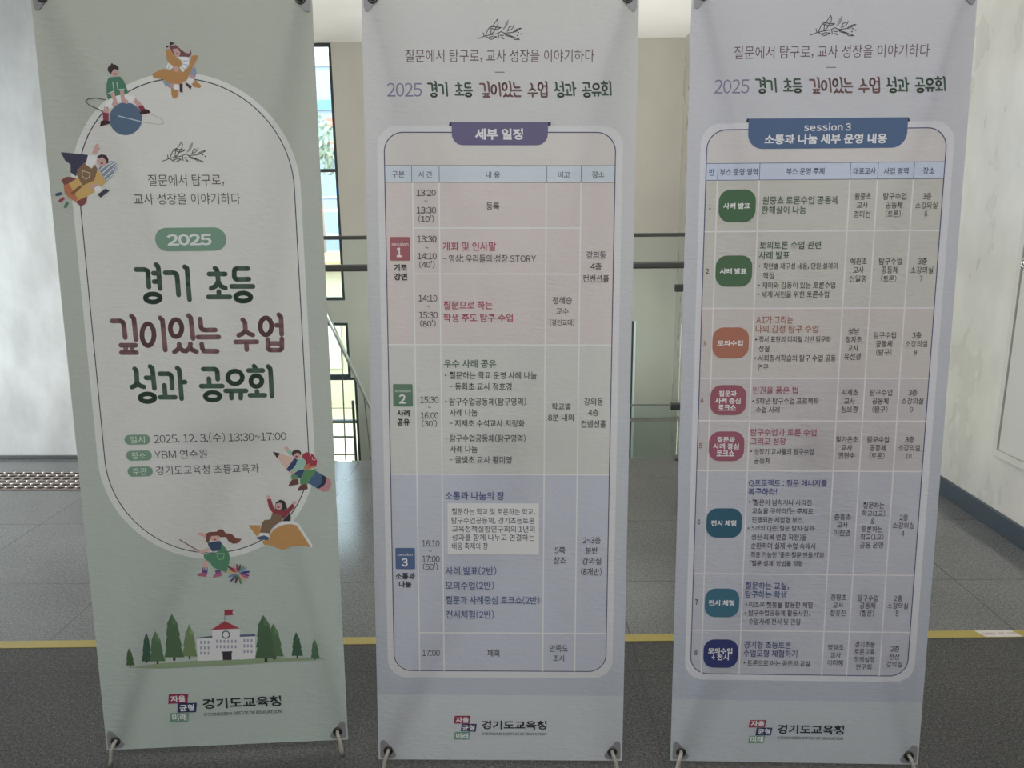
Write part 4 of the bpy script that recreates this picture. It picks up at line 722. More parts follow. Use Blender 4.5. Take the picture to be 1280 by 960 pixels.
('P','school_drawing',(0.399,0.399,0.525),((63.3,256),(67.4,255.9),(66.9,247.8),(62.8,248))),
('P','school_drawing',(0.395,0.395,0.52),((74.1,284),(78.2,283.9),(77.7,275.8),(73.6,276))),
('P','school_drawing',(0.397,0.397,0.523),((73.2,269.9),(77.3,269.7),(76.8,261.6),(72.7,261.8))),
('P','school_drawing',(0.399,0.399,0.525),((72.3,255.7),(76.4,255.5),(75.9,247.4),(71.8,247.6))),
('P','school_drawing',(0.06,0.047,0.06),((0.9,253.9),(27.2,253.7),(27,250.1),(25.4,250.1),(24.5,231),(2.7,231.3),(3.2,250.6),(0.7,250.7))),
('P','tree_drawing#3007',(0.077,0.056,0.047),((-182.7,236.3),(-179.5,236.2),(-179.9,231),(-183.1,231.2))),
('P','tree_drawing#3007',(0.059,0.133,0.086),((-176.3,312),(-170.2,286.4),(-171.5,285.8),(-169.5,260.9),(-171.2,260.3),(-168.9,235.3),(-193.3,236.3),(-187.9,261),(-189.5,261.7),(-184.4,286.3),(-185.6,287))),
('P','tree_drawing#3007',(0.082,0.142,0.103),((-176.3,312),(-170.2,286.4),(-178,286.7))),
('P','tree_drawing#3775',(0.077,0.056,0.047),((-157.8,235.7),(-152.8,235.5),(-153.4,227.7),(-158.4,228))),
('P','tree_drawing#3775',(0.121,0.207,0.112),((-154.6,314.4),(-142.8,287.6),(-144.8,287),(-139.6,261),(-142.1,260.5),(-136.3,234.3),(-174.3,235.9),(-168.1,261.6),(-170.6,262.3),(-165,287.8),(-166.8,288.5))),
('P','tree_drawing#3775',(0.161,0.279,0.148),((-154.6,314.4),(-142.8,287.6),(-156.3,288.1))),
('P','tree_drawing#6643',(0.076,0.056,0.047),((-79.6,244.9),(-74.9,244.7),(-75.4,237.3),(-80.2,237.5))),
('P','tree_drawing#6643',(0.215,0.3,0.147),((-71.6,329.6),(-61.9,300.9),(-63.8,300.3),(-60.4,272.3),(-62.8,271.8),(-58.9,243.6),(-95.7,245.2),(-88,272.8),(-90.4,273.5),(-83.3,301.1),(-85.1,301.8))),
('P','tree_drawing#6643',(0.29,0.407,0.195),((-71.6,329.6),(-61.9,300.9),(-73.3,301.3))),
('P','tree_drawing#5148',(0.076,0.056,0.047),((-117.3,244.3),(-111.2,244.1),(-111.9,234.5),(-118.1,234.8))),
('P','tree_drawing#5148',(0.107,0.187,0.103),((-111.5,357.9),(-98.3,329),(-100.6,328.5),(-95.7,300.4),(-98.5,299.9),(-93.1,271.7),(-96.5,271.2),(-90.5,242.8),(-138,244.8),(-130.8,272.6),(-134,273.3),(-127.3,301),(-130,301.8),(-123.9,329.4),(-126.1,330.1))),
('P','tree_drawing#5148',(0.141,0.254,0.136),((-111.5,357.9),(-98.3,329),(-113.3,329.6))),
('P','tree_drawing#1566',(0.077,0.056,0.047),((-222.8,227.2),(-220,227.1),(-220.4,222.6),(-223.1,222.7))),
('P','tree_drawing#1566',(0.093,0.151,0.07),((-221.2,272.2),(-214.6,256.8),(-215.7,256.2),(-212.7,241.6),(-214.2,241),(-210.9,226.3),(-232,227.2),(-228.6,241.6),(-230,242.3),(-226.9,256.7),(-228,257.4))),
('P','tree_drawing#1566',(0.117,0.161,0.096),((-221.2,272.2),(-214.6,256.8),(-222.1,257.1))),
('P','tree_drawing#5196',(0.076,0.056,0.047),((126.3,236.8),(132.2,236.5),(131.7,227.4),(125.7,227.7))),
('P','tree_drawing#5196',(0.121,0.206,0.112),((131.5,323.1),(145.1,293.7),(142.7,293.1),(148.5,264.6),(145.5,264),(152,235.2),(106.5,237.1),(114.4,265.2),(111.4,266.1),(118.7,294.1),(116.4,294.9))),
('P','tree_drawing#5196',(0.16,0.277,0.147),((131.5,323.1),(145.1,293.7),(130.2,294.3))),
('P','tree_drawing#4427',(0.076,0.056,0.047),((104.9,232.5),(111.8,232.2),(111.2,221.6),(104.2,221.9))),
('P','tree_drawing#4427',(0.1,0.172,0.096),((108.8,346.3),(124.3,317.3),(121.8,316.7),(127.9,288.6),(124.8,288),(131.5,259.8),(127.8,259.2),(135.1,230.8),(81.5,233),(89,260.8),(85.4,261.7),(92.3,289.3),(89.2,290.1),(95.5,317.7),(93,318.5))),
('P','tree_drawing#4427',(0.132,0.231,0.127),((108.8,346.3),(124.3,317.3),(107.5,318))),
('P','tree_drawing#7010',(0.076,0.056,0.047),((183.7,235.8),(187.4,235.7),(187,229.8),(183.4,230))),
('P','tree_drawing#7010',(0.075,0.149,0.086),((185.8,298.6),(194.6,277.2),(193.1,276.6),(197.1,256),(195.2,255.4),(199.6,234.7),(171.4,235.8),(175.9,256.1),(174.1,256.9),(178.2,277.2),(176.8,277.9))),
('P','tree_drawing#7010',(0.099,0.157,0.107),((185.8,298.6),(194.6,277.2),(185.1,277.6))),
('P','tree_drawing#8507',(0.076,0.056,0.047),((228,227.6),(230.8,227.5),(230.6,222.9),(227.8,223))),
('P','tree_drawing#8507',(0.105,0.19,0.109),((229.9,278.3),(236.6,261),(235.5,260.3),(238.5,243.8),(237,243.2),(240.3,226.7),(218.5,227.6),(222.1,243.8),(220.7,244.6),(223.9,260.8),(222.8,261.5))),
('P','tree_drawing#8507',(0.138,0.258,0.143),((229.9,278.3),(236.6,261),(229.5,261.3))),
('P','emblem',(0.341,0.05,0.11),((-135,146.6),(-87.9,144.5),(-91.9,119.7),(-138.7,120.4))),
('P','emblem',(0.042,0.053,0.14),((-115.2,121.3),(-68.4,120.1),(-72.1,94.9),(-118.2,95.6))),
('P','emblem',(0.207,0.36,0.27),((-134.6,95.4),(-89.7,93.4),(-93.5,69.8),(-138.7,70.5))),
('T','emblem','자율',-113.6,132.8,36.3,17.1,(0.85,0.85,0.85),0.03),
('T','emblem','균형',-93.8,107.7,36.4,18.4,(0.85,0.85,0.85),0.03),
('T','emblem','미래',-114,82.9,35.1,19,(0.85,0.85,0.85),0.03),
('T','organisation_lettering','경기도교육청',42.1,116.2,194.2,28.8,(0.037,0.041,0.054),0.028),
('T','organisation_lettering#2','GYEONGGIDO OFFICE OF EDUCATION',41.8,87.4,191.5,8.7,(0.069,0.075,0.087),0.02)]),
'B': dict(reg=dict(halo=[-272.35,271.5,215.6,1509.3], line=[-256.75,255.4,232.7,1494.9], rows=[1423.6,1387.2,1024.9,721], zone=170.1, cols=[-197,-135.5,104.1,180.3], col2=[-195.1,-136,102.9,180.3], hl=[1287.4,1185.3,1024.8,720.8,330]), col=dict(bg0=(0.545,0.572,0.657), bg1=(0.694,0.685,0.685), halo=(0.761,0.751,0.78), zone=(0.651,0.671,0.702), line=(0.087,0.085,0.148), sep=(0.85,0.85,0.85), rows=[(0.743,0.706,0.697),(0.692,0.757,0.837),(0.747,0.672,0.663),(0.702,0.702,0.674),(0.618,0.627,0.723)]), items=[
('S','sprig_drawing',(0.077,0.072,0.072),1.7,((-48.5,1691.7),(-41.4,1693.8),(-34.4,1696.9),(-22.9,1699.4),(-6.6,1702),(3.1,1706.7),(9.7,1703),(23.8,1704.6),(33.6,1706.1),(46.6,1713.4)),0),
('S','sprig_drawing',(0.077,0.072,0.072),1.7,((-36.5,1704.1),(-34.9,1696.9)),0),
('S','sprig_drawing',(0.077,0.072,0.072),1.7,((-31.6,1698.4),(-29.4,1703.6),(-26.2,1710.8),(-21.8,1716),(-14.2,1719.6),(-6.1,1731.9),(-3.9,1726.3),(-5.5,1719),(-9.9,1712.9),(-13.1,1706.7),(-18.6,1701.5)),0),
('S','sprig_drawing',(0.077,0.072,0.072),1.7,((-21.8,1716.5),(-12,1716),(2.1,1714.7),(-4.5,1711.8),(-9.9,1710.3),(-13.1,1711.3),(-21.8,1713.9)),0),
('S','sprig_drawing',(0.077,0.072,0.072),1.7,((-20.2,1701.5),(-19.1,1712.9)),0),
('S','sprig_drawing',(0.077,0.072,0.072),1.7,((-31.6,1696.9),(-25.1,1692.7),(-19.7,1689.9),(-13.2,1692.2),(-7.2,1695.8),(-17.5,1696.3),(-25.1,1693.8)),0),
('P','sprig_drawing',(0.349,0.349,0.349),((4.2,1708.7),(6.9,1713.9),(10.2,1719),(11.3,1724.2),(15.1,1728.8),(18.9,1731.4),(18.1,1724.2),(15.1,1717),(9.7,1711.3))),
('S','sprig_drawing',(0.077,0.072,0.072),1.7,((15.1,1707.2),(24.9,1710.8),(28.7,1715.9),(30.1,1719.9)),0),
('S','sprig_drawing',(0.077,0.072,0.072),1.7,((17.3,1709.8),(19.4,1715.4),(24.9,1717)),0),
('S','sprig_drawing',(0.077,0.072,0.072),1.7,((28.1,1705.1),(31.4,1708.7),(39,1712.3),(46.6,1713.4),(40.1,1709.7),(33.6,1707.2)),0),
('S','sprig_drawing',(0.077,0.072,0.072),1.7,((8.6,1703.6),(14,1697.9),(24.9,1695.3),(31.4,1690.1),(42.3,1690.1),(35.8,1692.7),(23.8,1697.4),(14,1700.5),(8.6,1703.6)),0),
('P','sprig_drawing',(0.12,0.111,0.111),((1,1696.3),(6.4,1694.8),(10.2,1689.6),(5.3,1691.7))),
('S','sprig_drawing',(0.077,0.072,0.072),1.7,((-3.9,1701.5),(-2.8,1693.2)),0),
('S','sprig_drawing',(0.077,0.072,0.072),1.7,((-0.1,1698.9),(7.5,1698.4)),0),
('P','sprig_drawing',(0.12,0.11,0.11),((41.5,1704.6),(40.9,1703.6),(39.5,1703.1),(38.2,1703.6),(37.6,1704.6),(38.1,1705.6),(39.5,1706),(40.9,1705.6))),
('P','sprig_drawing',(0.12,0.11,0.11),((47.3,1701.5),(46.7,1700.5),(45.3,1700),(43.9,1700.5),(43.3,1701.5),(43.9,1702.5),(45.3,1702.9),(46.7,1702.5))),
('P','sprig_drawing',(0.12,0.11,0.11),((39.9,1698.4),(39.3,1697.4),(37.9,1696.9),(36.5,1697.4),(36,1698.4),(36.5,1699.4),(37.9,1699.8),(39.3,1699.4))),
('T','slogan_lettering','질문에서 탐구로, 교사 성장을 이야기하다',-0.8,1655.8,412.3,27.7,(0.159,0.105,0.114),0),
('S','divider_dash',(0.176,0.16,0.176),1.8,((-10.6,1622),(9.2,1622)),0),
('T','heading_lettering#year','2025',-209.8,1585,76.6,29.4,(0.239,0.221,0.335),0),
('S','heading_lettering#경기',(0.085,0.135,0.102),4,((-158.2,1598.1),(-151.3,1598.1),(-149.3,1597.2),(-148.8,1595.7),(-148.7,1592.4),(-148.2,1583.2)),0),
('S','heading_lettering#경기',(0.085,0.135,0.102),4,((-142.5,1602.3),(-140.8,1600.8),(-140.4,1598.1),(-140,1592.4),(-139.2,1581.8)),0),
('S','heading_lettering#경기',(0.085,0.135,0.102),4,((-144.4,1595),(-140.6,1595)),0),
('S','heading_lettering#경기',(0.085,0.135,0.102),4,((-144,1587.7),(-140.2,1587.9)),0),
('S','heading_lettering#경기',(0.085,0.135,0.103),4,((-139.2,1573.7),(-139.4,1572.8),(-140,1572),(-141,1571.3),(-142.2,1570.7),(-143.6,1570.4),(-145.2,1570.3),(-146.7,1570.4),(-148.1,1570.7),(-149.4,1571.3),(-150.3,1572),(-150.9,1572.8),(-151.1,1573.7),(-150.9,1574.6),(-150.3,1575.5),(-149.3,1576.2),(-148.1,1576.7),(-146.6,1577.1),(-145.1,1577.2),(-143.6,1577.1),(-142.1,1576.8),(-140.9,1576.2),(-140,1575.5),(-139.4,1574.6)),1),
('S','heading_lettering#경기',(0.085,0.135,0.102),4,((-135,1595.3),(-128.4,1595.3),(-126.3,1594.5),(-125.7,1592.8),(-125.3,1588.5),(-124.5,1576.4)),0),
('S','heading_lettering#경기',(0.085,0.135,0.102),4,((-119.4,1600.4),(-117.6,1599.1),(-117.2,1593.3),(-116.8,1585.6),(-115.8,1572.4)),0),
('S','heading_lettering#초등',(0.085,0.135,0.102),4,((-92.2,1599),(-90.6,1597.7),(-90,1595),(-89.5,1587.9),(-87.5,1583.8),(-83.7,1582.2)),0),
('S','heading_lettering#초등',(0.085,0.135,0.102),4,((-96.9,1594.1),(-83.8,1594.1)),0),
('S','heading_lettering#초등',(0.085,0.135,0.102),4,((-89.5,1587.9),(-91.6,1583.8),(-95.3,1581.9)),0),
('S','heading_lettering#초등',(0.085,0.135,0.103),4,((-89.1,1579.2),(-89,1575)),0),
('S','heading_lettering#초등',(0.085,0.135,0.103),4,((-97.7,1574.6),(-80.1,1574.6)),0),
('S','heading_lettering#초등',(0.085,0.135,0.102),4,((-65.3,1598.6),(-74.6,1598.6),(-76.1,1597.9),(-76.5,1596.4),(-76.5,1592.2),(-76,1590.5),(-74.7,1589.6),(-64.6,1589.7)),0),
('S','heading_lettering#초등',(0.085,0.135,0.103),4,((-78.6,1583.6),(-61.3,1583.6)),0),
('S','heading_lettering#초등',(0.085,0.135,0.103),4,((-63.1,1574.5),(-63.4,1573.6),(-64,1572.8),(-64.9,1572.1),(-66.2,1571.6),(-67.7,1571.2),(-69.3,1571.1),(-70.9,1571.2),(-72.4,1571.6),(-73.6,1572.1),(-74.6,1572.8),(-75.2,1573.6),(-75.4,1574.5),(-75.2,1575.4),(-74.6,1576.2),(-73.6,1577),(-72.3,1577.5),(-70.8,1577.8),(-69.3,1578),(-67.7,1577.8),(-66.2,1577.5),(-64.9,1577),(-63.9,1576.2),(-63.3,1575.4)),1),
('S','heading_lettering#깊이있는',(0.245,0.138,0.143),4,((-44,1597.6),(-36.9,1597.6),(-34.8,1596.5),(-34,1593.9),(-32.9,1583.2)),0),
('S','heading_lettering#깊이있는',(0.245,0.138,0.143),4,((-27.7,1601.9),(-25.7,1599.9),(-25.2,1595.8),(-23.8,1581.6)),0),
('S','heading_lettering#깊이있는',(0.245,0.138,0.143),4,((-36.6,1576.6),(-24.1,1576.6)),0),
('S','heading_lettering#깊이있는',(0.246,0.139,0.143),4,((-36.1,1570.3),(-23.5,1570.3)),0),
('S','heading_lettering#깊이있는',(0.245,0.138,0.143),4,((-32.5,1576.6),(-32.4,1570.3)),0),
('S','heading_lettering#깊이있는',(0.245,0.138,0.143),4,((-27.1,1576.6),(-27.3,1570.3)),0),
('S','heading_lettering#깊이있는',(0.245,0.138,0.143),4,((-8.7,1585.7),(-8.8,1583.3),(-9.3,1581),(-10.2,1579),(-11.2,1577.5),(-12.4,1576.6),(-13.7,1576.3),(-15,1576.6),(-16.3,1577.5),(-17.3,1579),(-18.1,1581),(-18.6,1583.3),(-18.8,1585.7),(-18.6,1588.2),(-18.1,1590.4),(-17.3,1592.4),(-16.2,1593.9),(-15,1594.8),(-13.7,1595.2),(-12.4,1594.8),(-11.2,1593.9),(-10.1,1592.4),(-9.3,1590.4),(-8.8,1588.2)),1),
('S','heading_lettering#깊이있는',(0.245,0.138,0.143),4,((-3.5,1600.2),(-1.7,1598.4),(-1.1,1593.2),(0.8,1572.5)),0),
('S','heading_lettering#깊이있는',(0.245,0.138,0.143),4,((14.7,1591.4),(14.5,1589.5),(14,1587.7),(13.3,1586.2),(12.3,1585),(11.1,1584.3),(9.9,1584),(8.6,1584.3),(7.5,1585),(6.5,1586.2),(5.7,1587.7),(5.2,1589.5),(5.1,1591.4),(5.2,1593.3),(5.7,1595.1),(6.5,1596.6),(7.5,1597.8),(8.6,1598.5),(9.9,1598.8),(11.1,1598.5),(12.3,1597.8),(13.3,1596.6),(14,1595.1),(14.5,1593.3)),1),
('S','heading_lettering#깊이있는',(0.245,0.138,0.143),4,((20.3,1602.3),(22.1,1600.3),(22.7,1595.8),(24.1,1582.5)),0),
('S','heading_lettering#깊이있는',(0.245,0.138,0.143),4,((12.5,1577.7),(12.7,1574.8),(11,1572.8),(8.5,1570.8)),0),
('S','heading_lettering#깊이있는',(0.245,0.138,0.143),4,((12.7,1574.8),(15.4,1572.1),(18.4,1571.6),(21.4,1574.4),(22,1577.9)),0),
('S','heading_lettering#깊이있는',(0.245,0.138,0.143),4,((21.4,1574.8),(23.7,1572.5),(27.1,1571.2)),0),
('S','heading_lettering#깊이있는',(0.245,0.138,0.143),4,((30,1599.3),(30.7,1592.6),(31.8,1590.2),(35,1589.7),(42.9,1589.9)),0),
('S','heading_lettering#깊이있는',(0.245,0.138,0.143),4,((28.2,1583.6),(45.8,1583.8)),0),
('S','heading_lettering#깊이있는',(0.245,0.138,0.143),4,((31.5,1577.7),(32,1573.8),(33.4,1571.6),(44.5,1571.5)),0),
('S','heading_lettering#수업',(0.245,0.138,0.143),4,((68,1597.7),(70,1595.4),(70.4,1587.9),(73.4,1585.2),(77.1,1583.9)),0),
('S','heading_lettering#수업',(0.245,0.138,0.143),4,((70.4,1587.9),(68,1585.2),(64.5,1583.6)),0),
('S','heading_lettering#수업',(0.245,0.138,0.143),4,((61.8,1577.6),(80.7,1577.8)),0),
('S','heading_lettering#수업',(0.245,0.138,0.143),4,((71.3,1577.4),(71.7,1570.7)),0),
('S','heading_lettering#수업',(0.245,0.138,0.143),4,((93.7,1591.7),(93.5,1589.7),(93,1587.9),(92.2,1586.3),(91.2,1585),(90,1584.3),(88.7,1584),(87.3,1584.3),(86.1,1585),(85.1,1586.3),(84.3,1587.9),(83.7,1589.7),(83.6,1591.7),(83.7,1593.7),(84.2,1595.6),(85,1597.2),(86,1598.4),(87.3,1599.2),(88.6,1599.4),(89.9,1599.2),(91.1,1598.4),(92.1,1597.2),(93,1595.6),(93.5,1593.7)),1),
('S','heading_lettering#수업',(0.245,0.138,0.143),4,((97.9,1592.7),(102.2,1592.7)),0),
('S','heading_lettering#수업',(0.245,0.138,0.143),4,((99.8,1602.3),(101.8,1600.1),(102.3,1592),(102.6,1584.5)),0),
('S','heading_lettering#수업',(0.245,0.138,0.143),4,((90.3,1579.8),(90.7,1571.7),(92.1,1570.3),(101.5,1570.3),(102.8,1571.7),(102.8,1580.5)),0),
('S','heading_lettering#수업',(0.245,0.138,0.143),4,((90.7,1576.3),(102.7,1576.3)),0),
('S','heading_lettering#성과',(0.085,0.135,0.102),4,((121.8,1600.1),(123.3,1598.4),(124,1587.9),(126.3,1584.9),(130,1583.7)),0),
('S','heading_lettering#성과',(0.085,0.135,0.102),4,((124,1587.9),(122.7,1584.9),(119.6,1583.5)),0),
('S','heading_lettering#성과',(0.085,0.135,0.102),4,((131.7,1592),(137.2,1592)),0),
('S','heading_lettering#성과',(0.085,0.135,0.102),4,((135,1602.3),(136.9,1600.6),(137.5,1596.2),(138.9,1582.4)),0),
('S','heading_lettering#성과',(0.085,0.135,0.103),4,((139.4,1573.9),(139.2,1572.9),(138.6,1572.1),(137.6,1571.3),(136.3,1570.8),(134.8,1570.4),(133.2,1570.3),(131.5,1570.4),(130,1570.8),(128.7,1571.3),(127.7,1572.1),(127.1,1572.9),(126.8,1573.9),(127.1,1574.8),(127.7,1575.6),(128.7,1576.4),(130,1576.9),(131.5,1577.3),(133.1,1577.4),(134.7,1577.3),(136.2,1576.9),(137.5,1576.4),(138.5,1575.6),(139.2,1574.8)),1),
('S','heading_lettering#성과',(0.085,0.135,0.102),4,((143.4,1595.6),(151,1595.6),(152.9,1594.5),(153.6,1591.8),(154.1,1582.4)),0),
('S','heading_lettering#성과',(0.085,0.135,0.103),4,((147.4,1585.1),(148.4,1574.6)),0),
('S','heading_lettering#성과',(0.085,0.135,0.103),4,((144,1574.3),(156.9,1574.3)),0),
('S','heading_lettering#성과',(0.085,0.135,0.102),4,((158.3,1600.8),(159.9,1599.3),(160.5,1594),(162.4,1573)),0),
('S','heading_lettering#성과',(0.085,0.135,0.102),4,((161.1,1587.9),(165.1,1588.1)),0),
('S','heading_lettering#공유회',(0.085,0.135,0.102),4,((182.1,1599.4),(192.2,1599.4),(194.2,1598.4),(194.6,1596.2),(195,1590)),0),
('S','heading_lettering#공유회',(0.085,0.135,0.102),4,((187.2,1590.5),(187.9,1583.7)),0),
('S','heading_lettering#공유회',(0.085,0.135,0.103),4,((180.7,1583.5),(199.2,1583.6)),0),
('S','heading_lettering#공유회',(0.085,0.135,0.103),4,((197.2,1574),(197,1573),(196.4,1572.1),(195.4,1571.4),(194,1570.8),(192.5,1570.4),(190.8,1570.3),(189.2,1570.4),(187.6,1570.8),(186.3,1571.4),(185.2,1572.1),(184.6,1573),(184.3,1574),(184.6,1574.9),(185.2,1575.8),(186.2,1576.6),(187.5,1577.1),(189.1,1577.5),(190.7,1577.6),(192.4,1577.5),(194,1577.1),(195.3,1576.6),(196.3,1575.8),(197,1574.9)),1),
('S','heading_lettering#공유회',(0.085,0.135,0.102),4,((216.6,1591.7),(216.5,1590.1),(215.8,1588.7),(214.8,1587.5),(213.5,1586.5),(212,1585.9),(210.3,1585.7),(208.7,1585.9),(207.1,1586.5),(205.7,1587.5),(204.7,1588.7),(204,1590.1),(203.8,1591.7),(204,1593.2),(204.6,1594.6),(205.6,1595.9),(206.9,1596.8),(208.5,1597.4),(210.1,1597.6),(211.8,1597.4),(213.3,1596.8),(214.7,1595.9),(215.7,1594.6),(216.4,1593.2)),1),
('S','heading_lettering#공유회',(0.085,0.135,0.103),4,((202.2,1579.1),(220.1,1579.1)),0),
('S','heading_lettering#공유회',(0.085,0.135,0.103),4,((207,1578.6),(207.4,1572.3)),0),
('S','heading_lettering#공유회',(0.085,0.135,0.103),4,((215.6,1578.6),(215.5,1572.3)),0),
('S','heading_lettering#공유회',(0.085,0.135,0.102),4,((226.6,1602.3),(227.8,1600.8),(228.1,1598.4)),0),
('S','heading_lettering#공유회',(0.085,0.135,0.102),4,((221.9,1598.2),(234.5,1598.2)),0),
('S','heading_lettering#공유회',(0.085,0.135,0.102),4,((233.8,1588.3),(233.7,1586.9),(233.2,1585.7),(232.5,1584.6),(231.5,1583.8),(230.3,1583.3),(229.1,1583.1),(227.9,1583.3),(226.7,1583.8),(225.7,1584.6),(224.9,1585.7),(224.4,1586.9),(224.2,1588.3),(224.3,1589.6),(224.8,1590.8),(225.5,1591.9),(226.5,1592.7),(227.7,1593.2),(228.9,1593.4),(230.2,1593.2),(231.3,1592.7),(232.4,1591.9),(233.1,1590.8),(233.6,1589.6)),1),
('S','heading_lettering#공유회',(0.085,0.135,0.103),4,((229.7,1578.6),(230,1575.1)),0),
('S','heading_lettering#공유회',(0.085,0.135,0.103),4,((223.7,1574.9),(236.8,1575)),0),
('S','heading_lettering#공유회',(0.085,0.135,0.102),4,((239,1601.9),(240.9,1600),(241.4,1595.7),(243,1574)),0),
('P','title_tab',(0.074,0.064,0.113),((-113.5,1508.7),(-110.8,1516.3),(112.4,1516.3),(111.4,1508.8))),
('P','title_tab',(0.176,0.161,0.284),((105.7,1516.5),(-106.8,1516.5),(-106.8,1491.9),(-106.2,1486.4),(-104.4,1481.2),(-101.4,1476.6),(-97.5,1472.7),(-92.9,1469.7),(-87.7,1467.9),(-82.2,1467.3),(81.1,1467.3),(86.6,1467.9),(91.8,1469.7),(96.4,1472.7),(100.3,1476.6),(103.3,1481.2),(105.1,1486.4),(105.7,1491.9))),
('T','title_tab','세부 일정',-2.3,1490.9,106,24.3,(0.85,0.85,0.85),0.035),
('T','column_heading#구분','구분',-226.6,1404.4,28.1,14.3,(0.121,0.135,0.189),0.008),
('T','column_heading#시 간','시 간',-166.2,1403.9,31.2,14.3,(0.121,0.135,0.189),0.008),
('T','column_heading#내 용','내 용',-15.8,1403.6,31.1,14.3,(0.121,0.135,0.189),0.008),
('T','column_heading#비고','비고',142,1403.8,26.7,14.2,(0.121,0.135,0.189),0.008),
('T','column_heading#장소','장소',218,1404.3,27.5,14.2,(0.121,0.135,0.189),0.008),
('T','time_lettering#190_0','13:20',-164.8,1364.4,43.3,14.4,(0.075,0.068,0.075),0.008),
('T','time_lettering#190_0','~',-165.4,1346.1,7.6,0,(0.075,0.068,0.075),0.008),
('T','time_lettering#190_0','13:30',-165,1326.4,44,14.4,(0.075,0.068,0.075),0.008),
('T','time_lettering#190_0',"(10')",-165.7,1307.6,35,16.7,(0.076,0.068,0.076),0.008),
('T','time_lettering#190_1','13:30',-164.7,1263,43.6,14.6,(0.076,0.069,0.076),0.008),
('T','time_lettering#190_1','~',-165,1243.9,7.7,0,(0.076,0.069,0.076),0.008),
('T','time_lettering#190_1','14:10',-164.5,1224.8,43.4,14.7,(0.076,0.069,0.076),0.008),
('T','time_lettering#190_1',"(40')",-165.2,1206,35.2,16.9,(0.077,0.069,0.077),0.008),
('T','time_lettering#190_2','14:10',-163.9,1130.6,42.8,14.9,(0.077,0.07,0.077),0.008),
('T','time_lettering#190_2','~',-164.2,1112,7.3,0,(0.078,0.07,0.078),0.008),
('T','time_lettering#190_2','15:30',-163.4,1092.6,42.9,15,(0.078,0.07,0.078),0.008),
('T','time_lettering#190_2',"(80')",-164.6,1073.4,35.6,17.3,(0.078,0.07,0.078),0.008),
('T','time_lettering#420_0','15:30',-163.6,897.6,42.6,15.4,(0.08,0.072,0.08),0.008),
('T','time_lettering#420_0','~',-163.3,879.4,7.4,0,(0.08,0.072,0.08),0.008),
('T','time_lettering#420_0','16:00',-163.6,860.6,41.8,15.5,(0.08,0.073,0.08),0.008),
('T','time_lettering#420_0',"(30')",-164.2,841.8,35.3,17.9,(0.081,0.073,0.081),0.008),
('T','time_lettering#640_0','16:10',-164.5,553.3,41.8,16.2,(0.086,0.078,0.086),0.008),
('T','time_lettering#640_0','~',-165.7,534.6,7.6,0,(0.086,0.078,0.086),0.008),
('T','time_lettering#640_0','17:00',-164.5,514.8,41.8,16.3,(0.087,0.079,0.087),0.008),
('T','time_lettering#640_0',"(50')",-165.9,496,35.8,18.8,(0.087,0.079,0.087),0.008),
('T','time_lettering#640_1','17:00',-167.1,279,43,16.9,(0.094,0.084,0.094),0.008),
('T','table_lettering#ca','등록',-16,1335.4,29.1,17.5,(0.075,0.068,0.075),0.008),
('T','table_lettering#cb','- 영상: 우리들의 성장 STORY',-23.8,1219.7,209.3,17.8,(0.076,0.069,0.076),0.008),
('T','table_lettering#mc','정혜승',141,1126.2,44.5,17.1,(0.077,0.07,0.077),0.008),
('T','table_lettering#mc','교수',141.4,1101.4,28.7,16.3,(0.078,0.07,0.078),0.008),
('T','table_lettering#mc','(경인교대)',141,1076.4,56.5,14.6,(0.078,0.07,0.078),0.008),
('T','table_lettering#na','강의동',216.4,1228,44.1,16.9,(0.076,0.069,0.076),0.008),
('T','table_lettering#na','4층',216.4,1202.6,25.2,16.1,(0.077,0.069,0.077),0.008),
('T','table_lettering#na','컨벤션홀',216.8,1175.8,58.7,17.1,(0.077,0.069,0.077),0.008),
('T','topic_lettering#cb','개회 및 인사말',-69,1246.7,120.3,20.4,(0.434,0.103,0.136),0.016),
('T','topic_lettering#cc','질문으로 하는',-72.8,1115,111.5,19,(0.442,0.105,0.139),0.016),
('T','topic_lettering#cc','학생 주도 탐구 수업',-50,1086.4,157.8,19.1,(0.444,0.105,0.139),0.016),
('P','session_badge#1',(0.43,0.158,0.184),((-202.6,1264.5),(-202.7,1265.1),(-202.9,1265.7),(-203.2,1266.3),(-203.6,1266.7),(-204.2,1267),(-204.8,1267.2),(-205.4,1267.3),(-245.4,1267.3),(-246,1267.2),(-246.6,1267),(-247.2,1266.7),(-247.6,1266.3),(-247.9,1265.7),(-248.1,1265.1),(-248.2,1264.5),(-248.2,1217.7),(-248.1,1217.1),(-247.9,1216.5),(-247.6,1215.9),(-247.2,1215.5),(-246.6,1215.2),(-246,1215),(-245.4,1214.9),(-205.4,1214.9),(-204.8,1215),(-204.2,1215.2),(-203.6,1215.5),(-203.2,1215.9),(-202.9,1216.5),(-202.7,1217.1),(-202.6,1217.7))),
('T','session_badge#1','session',-225.4,1251.8,37.9,7.1,(0.85,0.85,0.85),0.01),
('T','session_badge#1','1',-227.2,1233.2,11.7,21.3,(0.85,0.85,0.85),0.04),
('T','session_lettering#wb','기조',-225,1199.2,29.8,16.1,(0.054,0.05,0.054),0.035),
('T','session_lettering#wb','강연',-225.2,1178.6,30.3,16.1,(0.054,0.05,0.054),0.035),
('T','topic_lettering#cd','우수 사례 공유',-68.8,981.5,120.4,19.4,(0.107,0.188,0.133),0.016),
('T','table_lettering#cd','질문하는 학교 운영 사례 나눔',-16.2,954.8,200.2,17.2,(0.079,0.072,0.079),0.008),
('T','table_lettering#cd','- 동화초 교사 정호경',-45.1,928.7,143,17.2,(0.08,0.072,0.08),0.008),
